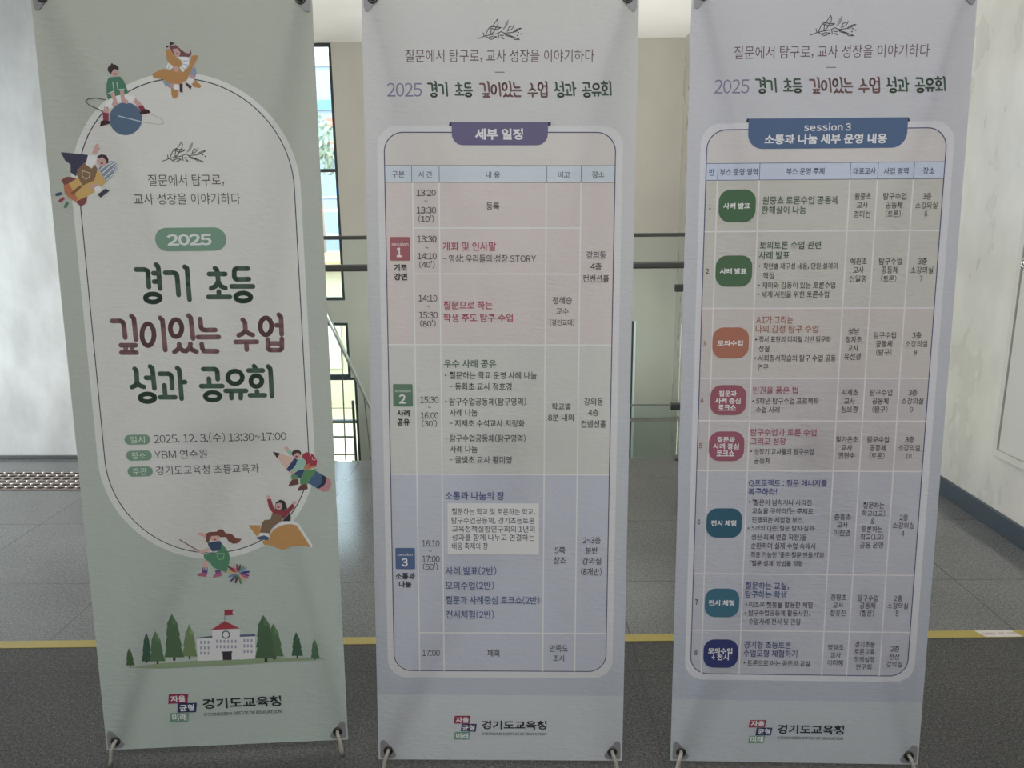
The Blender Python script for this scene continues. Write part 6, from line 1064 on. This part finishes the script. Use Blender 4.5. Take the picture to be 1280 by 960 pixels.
('T','table_lettering#2a','세계 시민을 위한 토론수업',-51.4,1140.6,149.3,14.6,(0.077,0.07,0.077),0.008),
('P','table_lettering#2a',(0.077,0.069,0.077),((-131,1203.5),(-131.5,1202.2),(-132.8,1201.7),(-134.2,1202.2),(-134.8,1203.6),(-134.3,1204.9),(-133,1205.4),(-131.6,1204.9))),
('P','table_lettering#2a',(0.077,0.07,0.077),((-130.7,1161.2),(-131.2,1159.8),(-132.5,1159.3),(-133.8,1159.9),(-134.4,1161.2),(-133.9,1162.5),(-132.6,1163.1),(-131.3,1162.5))),
('P','table_lettering#2a',(0.077,0.07,0.077),((-131.2,1140.8),(-131.7,1139.5),(-133,1138.9),(-134.4,1139.5),(-135,1140.8),(-134.5,1142.2),(-133.2,1142.7),(-131.8,1142.2))),
('T','table_lettering#2b','예원초',84.8,1213.4,35.9,15.4,(0.077,0.069,0.077),0.008),
('T','table_lettering#2b','교사',85.1,1194.2,23.8,15.4,(0.077,0.069,0.077),0.008),
('T','table_lettering#2b','신일영',84.8,1175,36.9,15.5,(0.077,0.069,0.077),0.008),
('T','table_lettering#2c','탐구수업',154,1213.1,49.3,15.4,(0.077,0.069,0.077),0.008),
('T','table_lettering#2c','공동체',153.6,1194,36.8,15.5,(0.077,0.069,0.077),0.008),
('T','table_lettering#2c','(토론)',152.8,1174.8,33.5,15.5,(0.077,0.069,0.077),0.008),
('T','table_lettering#2d','3층',224.1,1212.8,20.4,15.4,(0.077,0.069,0.077),0.008),
('T','table_lettering#2d','소강의실',224,1193.7,49.2,15.4,(0.077,0.069,0.077),0.008),
('T','table_lettering#2d','7',223.6,1174.5,6.5,12.2,(0.077,0.069,0.077),0.008),
('T','number_lettering#3','3',-250,1029.8,6.3,12.1,(0.333,0.167,0.162),0.03),
('P','booth_badge#3',(0.484,0.203,0.136),((-149.9,1042.3),(-150.5,1047.8),(-152.3,1053),(-155.3,1057.6),(-159.2,1061.5),(-163.8,1064.5),(-169,1066.3),(-174.5,1066.9),(-207,1066.9),(-212.5,1066.3),(-217.7,1064.5),(-222.3,1061.5),(-226.2,1057.6),(-229.2,1053),(-231,1047.8),(-231.6,1042.3),(-231.6,1021.4),(-231,1015.9),(-229.2,1010.7),(-226.2,1006.1),(-222.3,1002.2),(-217.7,999.2),(-212.5,997.4),(-207,996.8),(-174.5,996.8),(-169,997.4),(-163.8,999.2),(-159.2,1002.2),(-155.3,1006.1),(-152.3,1010.7),(-150.5,1015.9),(-149.9,1021.4))),
('T','booth_badge#3','모의수업',-191.9,1031.2,57.4,13.6,(0.85,0.85,0.85),0.03),
('T','topic_lettering#3','AI가 그리는',-94.6,1083.9,82.5,17.7,(0.414,0.177,0.133),0.014),
('T','topic_lettering#3','나의 감정 탐구 수업',-66.2,1063.3,139.5,17.8,(0.415,0.177,0.133),0.014),
('T','table_lettering#3a','정서 표현의 디지털 기반 탐구와',-47,1039.8,160.5,14.9,(0.078,0.071,0.078),0.008),
('T','table_lettering#3a','성찰',-114.8,1018.6,25.3,15,(0.079,0.071,0.079),0.008),
('T','table_lettering#3a','사회정서학습의 탐구 수업 공동',-40.3,997.2,174.4,15,(0.079,0.071,0.079),0.008),
('T','table_lettering#3a','연구',-115.8,976.4,24.4,15.1,(0.079,0.071,0.079),0.008),
('P','table_lettering#3a',(0.078,0.071,0.078),((-132.1,1039.3),(-132.6,1038),(-133.9,1037.4),(-135.3,1038),(-135.9,1039.4),(-135.4,1040.7),(-134,1041.3),(-132.7,1040.7))),
('P','table_lettering#3a',(0.079,0.071,0.079),((-132.2,997.3),(-132.7,995.9),(-134.1,995.3),(-135.4,995.9),(-136.1,997.3),(-135.6,998.6),(-134.2,999.2),(-132.9,998.6))),
('T','table_lettering#3b','성남',83.2,1057.8,24.5,15.4,(0.078,0.071,0.078),0.008),
('T','table_lettering#3b','정자초',83.8,1039.1,35.9,15.4,(0.078,0.071,0.078),0.008),
('T','table_lettering#3b','교사',83.6,1019.9,23.7,15.4,(0.079,0.071,0.079),0.008),
('T','table_lettering#3b','유선경',83,1001,36.5,15.5,(0.079,0.071,0.079),0.008),
('T','table_lettering#3c','탐구수업',152.4,1048.6,49.4,15.4,(0.078,0.071,0.078),0.008),
('T','table_lettering#3c','공동체',151.8,1029.4,36.3,15.4,(0.079,0.071,0.079),0.008),
('T','table_lettering#3c','(탐구)',152.6,1010.2,34.5,15.4,(0.079,0.071,0.079),0.008),
('T','table_lettering#3d','3층',223,1048.6,20.2,15.3,(0.078,0.071,0.078),0.008),
('T','table_lettering#3d','소강의실',223.2,1029.4,48.9,15.3,(0.079,0.071,0.079),0.008),
('T','table_lettering#3d','8',222.8,1010.2,7.1,12.5,(0.079,0.071,0.079),0.008),
('T','number_lettering#4','4',-251.2,900.2,7.3,12.3,(0.339,0.17,0.165),0.03),
('P','booth_badge#4',(0.378,0.131,0.175),((-150.4,910.7),(-151,916.2),(-152.8,921.4),(-155.8,926),(-159.7,929.9),(-164.3,932.9),(-169.5,934.7),(-175,935.3),(-207.5,935.3),(-213,934.7),(-218.2,932.9),(-222.8,929.9),(-226.7,926),(-229.7,921.4),(-231.5,916.2),(-232.1,910.7),(-232.1,890.3),(-231.5,884.8),(-229.7,879.6),(-226.7,875),(-222.8,871.1),(-218.2,868.1),(-213,866.3),(-207.5,865.7),(-175,865.7),(-169.5,866.3),(-164.3,868.1),(-159.7,871.1),(-155.8,875),(-152.8,879.6),(-151,884.8),(-150.4,890.3))),
('T','booth_badge#4','질문과',-193,915.6,40.5,13.8,(0.85,0.85,0.85),0.03),
('T','booth_badge#4','사례 중심',-192.6,898.8,58.4,13.9,(0.85,0.85,0.85),0.03),
('T','booth_badge#4','토크쇼',-193.5,883,40.2,13.9,(0.85,0.85,0.85),0.03),
('T','topic_lettering#4','인권을 품은 법',-85.8,923.1,102.3,17.6,(0.413,0.122,0.175),0.014),
('T','table_lettering#4a','5학년 탐구수업 프로젝트',-57.6,898.6,141.3,14.8,(0.08,0.072,0.08),0.008),
('T','table_lettering#4a','수업 사례',-101,878.2,53.5,14.9,(0.08,0.072,0.08),0.008),
('P','table_lettering#4a',(0.08,0.072,0.08),((-133,898.5),(-133.5,897.1),(-134.8,896.5),(-136.2,897.1),(-136.9,898.5),(-136.3,899.8),(-135,900.4),(-133.6,899.9))),
('T','table_lettering#4b','지제초',82.4,918.9,36.3,15.2,(0.08,0.072,0.08),0.008),
('T','table_lettering#4b','교사',82.8,898.8,24.4,15.2,(0.08,0.072,0.08),0.008),
('T','table_lettering#4b','심보경',83.2,879.6,36.4,15.3,(0.08,0.072,0.08),0.008),
('T','table_lettering#4c','탐구수업',152.2,918.4,50,15.1,(0.08,0.072,0.08),0.008),
('T','table_lettering#4c','공동체',151.8,898.9,36.2,15.2,(0.08,0.072,0.08),0.008),
('T','table_lettering#4c','(탐구)',152.1,879.7,34.4,15.2,(0.08,0.072,0.08),0.008),
('T','table_lettering#4d','3층',223.4,918.6,19.9,15.1,(0.08,0.072,0.08),0.008),
('T','table_lettering#4d','소강의실',223.5,899,49,15.2,(0.08,0.072,0.08),0.008),
('T','table_lettering#4d','9',223,879.4,7.1,12.7,(0.08,0.072,0.08),0.008),
('T','number_lettering#5','5',-251,793.6,7.8,12.6,(0.344,0.172,0.167),0.03),
('P','booth_badge#5',(0.384,0.133,0.177),((-151.1,802.8),(-151.7,808.3),(-153.5,813.5),(-156.5,818.1),(-160.4,822),(-165,825),(-170.2,826.8),(-175.7,827.4),(-207.3,827.4),(-212.8,826.8),(-218,825),(-222.6,822),(-226.5,818.1),(-229.5,813.5),(-231.3,808.3),(-231.9,802.8),(-231.9,782.2),(-231.3,776.7),(-229.5,771.5),(-226.5,766.9),(-222.6,763),(-218,760),(-212.8,758.2),(-207.3,757.6),(-175.7,757.6),(-170.2,758.2),(-165,760),(-160.4,763),(-156.5,766.9),(-153.5,771.5),(-151.7,776.7),(-151.1,782.2))),
('T','booth_badge#5','질문과',-193,808.3,40.8,14.1,(0.85,0.85,0.85),0.03),
('T','booth_badge#5','사례 중심',-192.7,792.3,59,14,(0.85,0.85,0.85),0.03),
('T','booth_badge#5','토크쇼',-193.3,775.8,41,14.1,(0.85,0.85,0.85),0.03),
('T','topic_lettering#5','탐구수업과 토론 수업',-62.9,825.7,149.9,17.4,(0.419,0.124,0.177),0.014),
('T','topic_lettering#5','그리고 성장',-96.4,804.6,81,17.5,(0.42,0.124,0.178),0.014),
('T','table_lettering#5a','성장기 교사들의 탐구수업',-60.2,780.2,134.9,15.1,(0.081,0.073,0.081),0.008),
('T','table_lettering#5a','공동체',-109,758.9,37.5,15.2,(0.082,0.074,0.082),0.008),
('P','table_lettering#5a',(0.081,0.073,0.081),((-132.6,781),(-133.1,779.5),(-134.5,779),(-135.9,779.5),(-136.5,781),(-136,782.4),(-134.6,783),(-133.2,782.4))),
('T','table_lettering#5b','빛가온초',82.6,809.7,48.7,15.4,(0.081,0.073,0.081),0.008),
('T','table_lettering#5b','교사',82.6,790.2,25.1,15.5,(0.081,0.073,0.081),0.008),
('T','table_lettering#5b','권현수',82.9,771.8,37.2,15.5,(0.081,0.073,0.081),0.008),
('T','table_lettering#5c','탐구수업',152.4,809.4,48.5,15.4,(0.081,0.073,0.081),0.008),
('T','table_lettering#5c','공동체',152.8,790,36.1,15.4,(0.081,0.073,0.081),0.008),
('T','table_lettering#5c','(토론)',152,771.4,34.2,15.5,(0.081,0.074,0.081),0.008),
('T','table_lettering#5d','3층',223.7,809.7,20.2,15.4,(0.081,0.073,0.081),0.008),
('T','table_lettering#5d','소강의실',223.6,790.2,49,15.5,(0.081,0.073,0.081),0.008),
('T','table_lettering#5d','10',223.7,771.3,14,13,(0.081,0.074,0.081),0.008),
('T','number_lettering#6','6',-249.8,610.6,7,12.9,(0.109,0.109,0.122),0.03),
('P','booth_badge#6',(0.054,0.139,0.215),((-149.3,619.8),(-149.9,625.3),(-151.7,630.5),(-154.7,635.1),(-158.6,639),(-163.2,642),(-168.4,643.8),(-173.9,644.4),(-206.8,644.4),(-212.3,643.8),(-217.5,642),(-222.1,639),(-226,635.1),(-229,630.5),(-230.8,625.3),(-231.4,619.8),(-231.4,597.7),(-230.8,592.2),(-229,587),(-226,582.4),(-222.1,578.5),(-217.5,575.5),(-212.3,573.7),(-206.8,573.1),(-173.9,573.1),(-168.4,573.7),(-163.2,575.5),(-158.6,578.5),(-154.7,582.4),(-151.7,587),(-149.9,592.2),(-149.3,597.7))),
('T','booth_badge#6','전시 체험',-191.8,608.4,58.3,14.5,(0.85,0.85,0.85),0.03),
('T','topic_lettering#6','Q프로젝트 : 질문 에너지를',-47.3,705,180,18.3,(0.097,0.113,0.289),0.014),
('T','topic_lettering#6','복구하라!',-104.4,684.9,66.1,18.4,(0.098,0.114,0.29),0.014),
('T','table_lettering#6a',"'질문이 넘치거나 사라진",-58.6,659.6,136.2,15.4,(0.083,0.075,0.083),0.008),
('T','table_lettering#6a',"교실을 구하라!'는 주제로",-56.4,639.1,140.8,15.4,(0.084,0.076,0.084),0.008),
('T','table_lettering#6a','진행되는 체험형 부스.',-66.2,617.4,120.5,15.5,(0.084,0.076,0.084),0.008),
('T','table_lettering#6a','5개의 Q존(질문 탐지·심화·',-52.8,596.8,147.7,15.5,(0.085,0.077,0.085),0.008),
('T','table_lettering#6a','생산·회복·연결 작전)을',-61.8,575.1,128.7,15.6,(0.086,0.077,0.086),0.008),
('T','table_lettering#6a','순환하며 실제 수업 속에서',-51.3,553.9,149.2,15.6,(0.086,0.078,0.086),0.008),
('T','table_lettering#6a',"적용 가능한 '좋은 질문 만들기'와",-40.4,532,171.2,15.7,(0.087,0.078,0.087),0.008),
('T','table_lettering#6a',"'질문 설계' 방법을 경험",-64.8,511,120.5,15.7,(0.087,0.079,0.087),0.008),
('P','table_lettering#6a',(0.083,0.075,0.083),((-132.2,660.7),(-132.7,659.3),(-134,658.6),(-135.5,659.2),(-136.1,660.7),(-135.6,662.1),(-134.2,662.7),(-132.8,662.2))),
('P','table_lettering#6a',(0.085,0.077,0.085),((-131.6,596.9),(-132.1,595.4),(-133.5,594.8),(-134.9,595.4),(-135.5,596.8),(-135,598.3),(-133.6,598.9),(-132.2,598.3))),
('T','table_lettering#6b','증흥초',82.6,625.1,37.7,15.4,(0.084,0.076,0.084),0.008),
('T','table_lettering#6b','교사',83.2,606.1,24.9,15.4,(0.085,0.077,0.085),0.008),
('T','table_lettering#6b','이진명',83.2,587,37.7,15.5,(0.085,0.077,0.085),0.008),
('T','table_lettering#6c','질문하는',152.3,653.6,48.6,15.3,(0.084,0.075,0.084),0.008),
('T','table_lettering#6c','학교(1교)',153,634.3,52.7,15.4,(0.084,0.076,0.084),0.008),
('T','table_lettering#6c','&',152.3,615.3,8.8,13.4,(0.085,0.076,0.085),0.008),
('T','table_lettering#6c','토론하는',151.8,596.2,48.3,15.5,(0.085,0.077,0.085),0.008),
('T','table_lettering#6c','학교(1교)',153,577.2,53.3,15.5,(0.086,0.077,0.086),0.008),
('T','table_lettering#6c','공동 운영',152.7,557.6,53.4,15.5,(0.086,0.078,0.086),0.008),
('T','table_lettering#6d','2층',223,625,19.9,15.4,(0.084,0.076,0.084),0.008),
('T','table_lettering#6d','소강의실',223.2,605.5,49.7,15.4,(0.085,0.077,0.085),0.008),
('T','table_lettering#6d','4',223.2,586,7.3,13.4,(0.085,0.077,0.085),0.008),
('T','number_lettering#7','7',-248.7,413,6.8,13.7,(0.116,0.116,0.13),0.03),
('P','booth_badge#7',(0.07,0.192,0.27),((-148.1,422.2),(-148.7,427.8),(-150.6,433.2),(-153.6,438),(-157.6,442),(-162.4,445),(-167.8,446.9),(-173.4,447.5),(-203.9,447.5),(-209.5,446.9),(-214.9,445),(-219.7,442),(-223.7,438),(-226.7,433.2),(-228.6,427.8),(-229.2,422.2),(-229.2,401.4),(-228.6,395.8),(-226.7,390.4),(-223.7,385.6),(-219.7,381.6),(-214.9,378.6),(-209.5,376.7),(-203.9,376.1),(-173.4,376.1),(-167.8,376.7),(-162.4,378.6),(-157.6,381.6),(-153.6,385.6),(-150.6,390.4),(-148.7,395.8),(-148.1,401.4))),
('T','booth_badge#7','전시 체험',-190.2,411.4,60.5,15.3,(0.85,0.85,0.85),0.03),
('T','topic_lettering#7','질문하는 교실,',-84,455,102.6,18.5,(0.111,0.134,0.292),0.014),
('T','topic_lettering#7','탐구하는 학생',-86.4,433.8,97.2,18.6,(0.112,0.135,0.294),0.014),
('T','table_lettering#7a','미조우 챗봇을 활용한 체험',-50.4,408.4,148.7,15.9,(0.09,0.081,0.09),0.008),
('T','table_lettering#7a','탐구수업공동체 활동사진,',-52.8,387.6,144.3,15.9,(0.091,0.082,0.091),0.008),
('T','table_lettering#7a','수업사례 전시 및 관람',-62.6,365.9,122.9,16,(0.091,0.082,0.091),0.008),
('P','table_lettering#7a',(0.09,0.081,0.09),((-129.4,408.7),(-129.9,407.1),(-131.3,406.5),(-132.8,407.1),(-133.5,408.7),(-132.9,410.2),(-131.5,410.9),(-130,410.2))),
('P','table_lettering#7a',(0.091,0.082,0.091),((-130.1,387.3),(-130.6,385.7),(-132,385),(-133.5,385.7),(-134.2,387.2),(-133.7,388.8),(-132.2,389.4),(-130.7,388.8))),
('T','table_lettering#7b','정평초',84.2,428.4,37.3,15.8,(0.089,0.081,0.089),0.008),
('T','table_lettering#7b','교사',84.2,408.8,24.1,15.9,(0.09,0.081,0.09),0.008),
('T','table_lettering#7b','정유진',84.6,389.6,35.9,15.9,(0.091,0.082,0.091),0.008),
('T','table_lettering#7c','탐구수업',152.7,427.4,48.4,15.7,(0.089,0.081,0.089),0.008),
('T','table_lettering#7c','공동체',152.8,408.4,36.3,15.8,(0.09,0.081,0.09),0.008),
('T','table_lettering#7c','(질문)',152.5,389.2,33.2,15.9,(0.091,0.082,0.091),0.008),
('T','table_lettering#7d','2층',223.2,427.6,20.3,15.7,(0.09,0.081,0.09),0.008),
('T','table_lettering#7d','소강의실',223.2,408.6,48.3,15.8,(0.09,0.081,0.09),0.008),
('T','table_lettering#7d','5',223.2,389.5,7.1,14.3,(0.091,0.082,0.091),0.008),
('T','number_lettering#8','8',-246.6,285.3,7.3,14,(0.12,0.12,0.135),0.03),
('P','booth_badge#8',(0.054,0.06,0.194),((-146.3,294.3),(-146.9,299.9),(-148.8,305.3),(-151.8,310.1),(-155.8,314.1),(-160.6,317.1),(-166,319),(-171.6,319.6),(-203,319.6),(-208.6,319),(-214,317.1),(-218.8,314.1),(-222.8,310.1),(-225.8,305.3),(-227.7,299.9),(-228.3,294.3),(-228.3,272.7),(-227.7,267.1),(-225.8,261.7),(-222.8,256.9),(-218.8,252.9),(-214,249.9),(-208.6,248),(-203,247.4),(-171.6,247.4),(-166,248),(-160.6,249.9),(-155.8,252.9),(-151.8,256.9),(-148.8,261.7),(-146.9,267.1),(-146.3,272.7))),
('T','booth_badge#8','모의수업',-188.8,290,57.4,15.7,(0.85,0.85,0.85),0.03),
('T','booth_badge#8','+ 전시',-188.2,274.2,40.7,15.7,(0.85,0.85,0.85),0.03),
('T','topic_lettering#8','경기형 초등토론',-77,307,112.1,19,(0.094,0.102,0.251),0.014),
('T','topic_lettering#8','수업모형 체험하기',-69.4,285.3,127.8,19,(0.095,0.103,0.254),0.014),
('T','table_lettering#8a','토론으로 여는 공존의 교실',-48.8,260.4,148.3,15.7,(0.094,0.085,0.094),0.008),
('P','table_lettering#8a',(0.094,0.085,0.094),((-128.2,261.1),(-128.8,259.5),(-130.2,258.8),(-131.7,259.4),(-132.4,261),(-131.9,262.6),(-130.4,263.3),(-128.9,262.6))),
('T','table_lettering#8b','명당초',84.8,302.9,37.1,15.6,(0.093,0.084,0.093),0.008),
('T','table_lettering#8b','교사',85.4,282.9,24.8,15.6,(0.094,0.085,0.094),0.008),
('T','table_lettering#8b','이미혜',85.2,263.3,36.7,15.6,(0.094,0.085,0.094),0.008),
('T','table_lettering#8c','경기초등',152.9,311,47.4,15.5,(0.093,0.084,0.093),0.008),
('T','table_lettering#8c','토론교육',153,292.1,47.4,15.6,(0.093,0.084,0.093),0.008),
('T','table_lettering#8c','정책실행',153.2,272.6,47.5,15.6,(0.094,0.085,0.094),0.008),
('T','table_lettering#8c','연구회',153,253.6,36.7,15.6,(0.095,0.086,0.095),0.008),
('T','table_lettering#8d','2층',224,300.8,20.5,15.5,(0.093,0.084,0.093),0.008),
('T','table_lettering#8d','전산',223.8,281.3,24.7,15.6,(0.094,0.085,0.094),0.008),
('T','table_lettering#8d','강의실',224.6,261.8,37.1,15.6,(0.095,0.085,0.095),0.008),
('P','emblem',(0.35,0.051,0.113),((-110.4,112.6),(-71.5,113.3),(-74.1,93.9),(-113.7,93.2))),
('P','emblem',(0.043,0.054,0.144),((-93.6,92.9),(-55.8,93.6),(-58.9,72.8),(-96.2,72.2))),
('P','emblem',(0.212,0.368,0.276),((-110.5,71.4),(-72,72),(-75.2,52.5),(-113.2,51.8))),
('T','emblem','자율',-91.7,103.6,33.2,15,(0.85,0.85,0.85),0.03),
('T','emblem','균형',-75.4,83.2,29.8,15.6,(0.85,0.85,0.85),0.03),
('T','emblem','미래',-92.3,62.2,31,15.7,(0.85,0.85,0.85),0.03),
('T','organisation_lettering','경기도교육청',36.1,90,160.4,24.9,(0.038,0.042,0.055),0.028),
('T','organisation_lettering#2','GYEONGGIDO OFFICE OF EDUCATION',35.8,67.6,158.9,6.9,(0.071,0.077,0.089),0.02)])}
load_glyphs({(ch, it[8]) for D in DATA.values() for it in D['items'] if it[0] == 'T' for ch in it[2] if ch != ' '})
def banner(key, mw, label):
    D = DATA[key]; R = D['reg']; C = D['col']
    root = tag(bpy.data.objects.new('x_banner_stand', None), label, 'banner', 'printed banners on x stands'); COL.objects.link(root)
    root.empty_display_size = .1; root.matrix_world = Matrix(mw)
    inv = Matrix(mw).inverted()
    hx0, hx1, hz0, hz1 = R['halo']; lx0, lx1, lz0, lz1 = R['line']
    if key == 'A':
        halo = rrect(hx0, hx1, hz0, hz1, 1000, 24); line = rrect(lx0, lx1, lz0, lz1, 1000, 24)
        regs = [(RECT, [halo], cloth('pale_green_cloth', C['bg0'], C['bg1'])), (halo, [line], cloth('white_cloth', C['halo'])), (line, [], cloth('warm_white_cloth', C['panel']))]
    else:
        zn = R['zone']; halo = rrect(hx0, hx1, hz0, hz1, 45); line = rrect(lx0, lx1, lz0, lz1, 42)
        top = [(-300, zn), (300, zn), (300, 1800), (-300, 1800)]
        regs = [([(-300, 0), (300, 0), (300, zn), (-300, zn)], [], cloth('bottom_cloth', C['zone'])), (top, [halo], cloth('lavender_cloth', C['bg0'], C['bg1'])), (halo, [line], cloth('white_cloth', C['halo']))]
        zs = [lz1] + R['rows'] + [lz0]
        for (a, b), c in zip(zip(zs, zs[1:]), C['rows']): regs.append((clip(line, b, a), [], cloth('table_cloth', c)))
    sh = sheet(root, regs)
    parts = {}; h = [0.0003]
    def part(n):
        h[0] += 0.00001
        return parts.setdefault(n, Print())
    lw = 2.2
    part('panel_outline').stroke(line, lw, C['line'], h[0], 1)
    if key != 'A':
        r0, r1 = R['rows'][:2]; g = part('table_grid')
        for z in (r0, r1): g.stroke([(lx0, z), (lx1, z)], 1.2, C['line'], h[0], 0)
        for x in R['cols']: g.stroke([(x, r0), (x, r1)], 1.2, C['line'], h[0], 0)
        for x in R.get('col2', R['cols']): g.stroke([(x, r1 - 2), (x, lz0 + 1)], 3.0, C['sep'], h[0], 0)
        for i, z in enumerate(R['hl']):
            x0, x1 = lx0 + 2, lx1 - 2
            if key == 'B': x0 = R['col2'][0] if i in (0, 1, 4) else x0; x1 = R['col2'][3] if i in (0, 1) else x1
            g.stroke([(x0, z), (x1, z)], 3.0, C['sep'], h[0], 0)
    for it in D['items']:
        if it[0] == 'P': part(it[1]).poly(it[3], it[2], h[0])
        elif it[0] == 'S': part(it[1]).stroke(it[4], it[3], it[2], h[0], it[5])
        else: part(it[1]).text(*it[2:7], it[7], it[8], h[0])
    for n, p in parts.items(): p.build(n.split('#')[0], sh)
    # ---- corners and stand
    def w2l(p): return inv @ Vector(p)
    nrm = (Matrix(mw).to_3x3() @ Vector((0, -1, 0))).normalized()
    hubl = Vector((0, .050, .80))
    for sx in (-1, 1):
        for sz in (0, 1):
            gx, gz = sx * .275, (.025 if sz == 0 else 1.775)
            ex, ez = sx * .300, (0.0 if sz == 0 else 1.8); dz = 1 if sz == 0 else -1
            tri = [(ex - sx*.005, ez + dz*.006), (ex - sx*.005, ez + dz*.044), (ex - sx*.008, ez + dz*.051), (ex - sx*.014, ez + dz*.052), (ex - sx*.019, ez + dz*.048), (ex - sx*.040, ez + dz*.022), (ex - sx*.044, ez + dz*.015), (ex - sx*.043, ez + dz*.009), (ex - sx*.037, ez + dz*.005)]
            bm = bmesh.new(); prism(bm, tri, -.0026, -.0002); bmesh.ops.recalc_face_normals(bm, faces=bm.faces); obj('corner_patch', bm, M['patch'], root)
            bm = bmesh.new(); torus(bm, (gx, -.0032, gz), .0092, .0028, 24, 8)
            vs = [bm.verts.new((gx + .009*math.cos(2*PI*k/20), -.0030, gz + .009*math.sin(2*PI*k/20))) for k in range(20)]; f = bm.faces.new(vs); f.material_index = 1  # grommet is not cut through; a dark disc paints the shade inside
            obj('grommet', bm, [M['grommet'], M['hole_disc']], root, True)
            s_in = hubl + Vector((sx*.02, 0, dz*-.02))
            e = Vector((gx, .010, gz)); mid = Vector((sx*.215, .016, gz + dz*.24))
            bm = bmesh.new(); tube(bm, bez(s_in, s_in.lerp(mid, .5), mid, e, 18), .0062, 10); obj('stand_arm', bm, M['rod'], root, True)
            bm = bmesh.new()
            if sz == 0:
                gw = Matrix(mw) @ Vector((gx, 0, gz)); ax = Matrix(mw).to_3x3() @ Vector((1, 0, 0))
                out = Vector((ax.x, ax.y, 0)).normalized() * sx; fwd = Vector((nrm.x, nrm.y, 0)).normalized()
                p3 = gw + out * .007 + fwd * .016; p3.z = gw.z - .018
                p4 = gw + out * .012 + fwd * .020; p4.z = .0045
                pts = [e, Vector((gx, -.004, gz + .001)), Vector((gx + sx*.001, -.010, gz - .002)), w2l(p3), w2l(p3.lerp(p4, .6)), w2l(p4)]
                tube(bm, pts, [.0042, .0045, .0047, .0050, .0054, .0052], 10)
            else:
                tube(bm, [e, Vector((gx, -.004, gz)), Vector((gx + sx*.003, -.012, gz + .004)), Vector((gx + sx*.006, -.014, gz + .018))], [.0042, .0045, .0045, .004], 10)
            obj('hook', bm, M['hook'], root, True)
    bm = bmesh.new(); box(bm, -.035, .035, .036, .066, .765, .835, 0, .008); tube(bm, [(0, .030, .80), (0, .076, .80)], .018, 16); obj('hub', bm, M['hub'], root)
    hw = Matrix(mw) @ Vector((0, .066, .80)); foot = hw - Vector((nrm.x, nrm.y, 0)).normalized() * .36; foot.z = .006
    bm = bmesh.new(); tube(bm, [w2l(hw), w2l(foot)], .0055, 10); obj('rear_leg', bm, M['rod'], root, True)
    return root
banner('A', [[0.997105, -0.075938, -0.003918, -0.764942], [0.076032, 0.995043, 0.0641, 1.668683], [-0.000969, -0.064212, 0.997936, 0.035863], [0.0, 0.0, 0.0, 1.0]], 'leftmost banner, pale green with children riding pencil, book, rocket and planet drawings')
banner('B', [[0.999853, -0.014418, 0.009263, -0.074793], [0.013568, 0.996202, 0.086013, 1.629043], [-0.010468, -0.085874, 0.996251, 0.028251], [0.0, 0.0, 0.0, 1.0]], 'middle lavender banner printed with a five-column timetable and session badges numbered one to three')
banner('C', [[0.999939, 0.010277, 0.003961, 0.644191], [-0.010545, 0.997134, 0.074913, 1.634038], [-0.00318, -0.07495, 0.997182, 0.021945], [0.0, 0.0, 0.0, 1.0]], 'rightmost lavender banner with eight coloured booth badges down its table, nearest the grey wall')
bpy.context.view_layer.update()
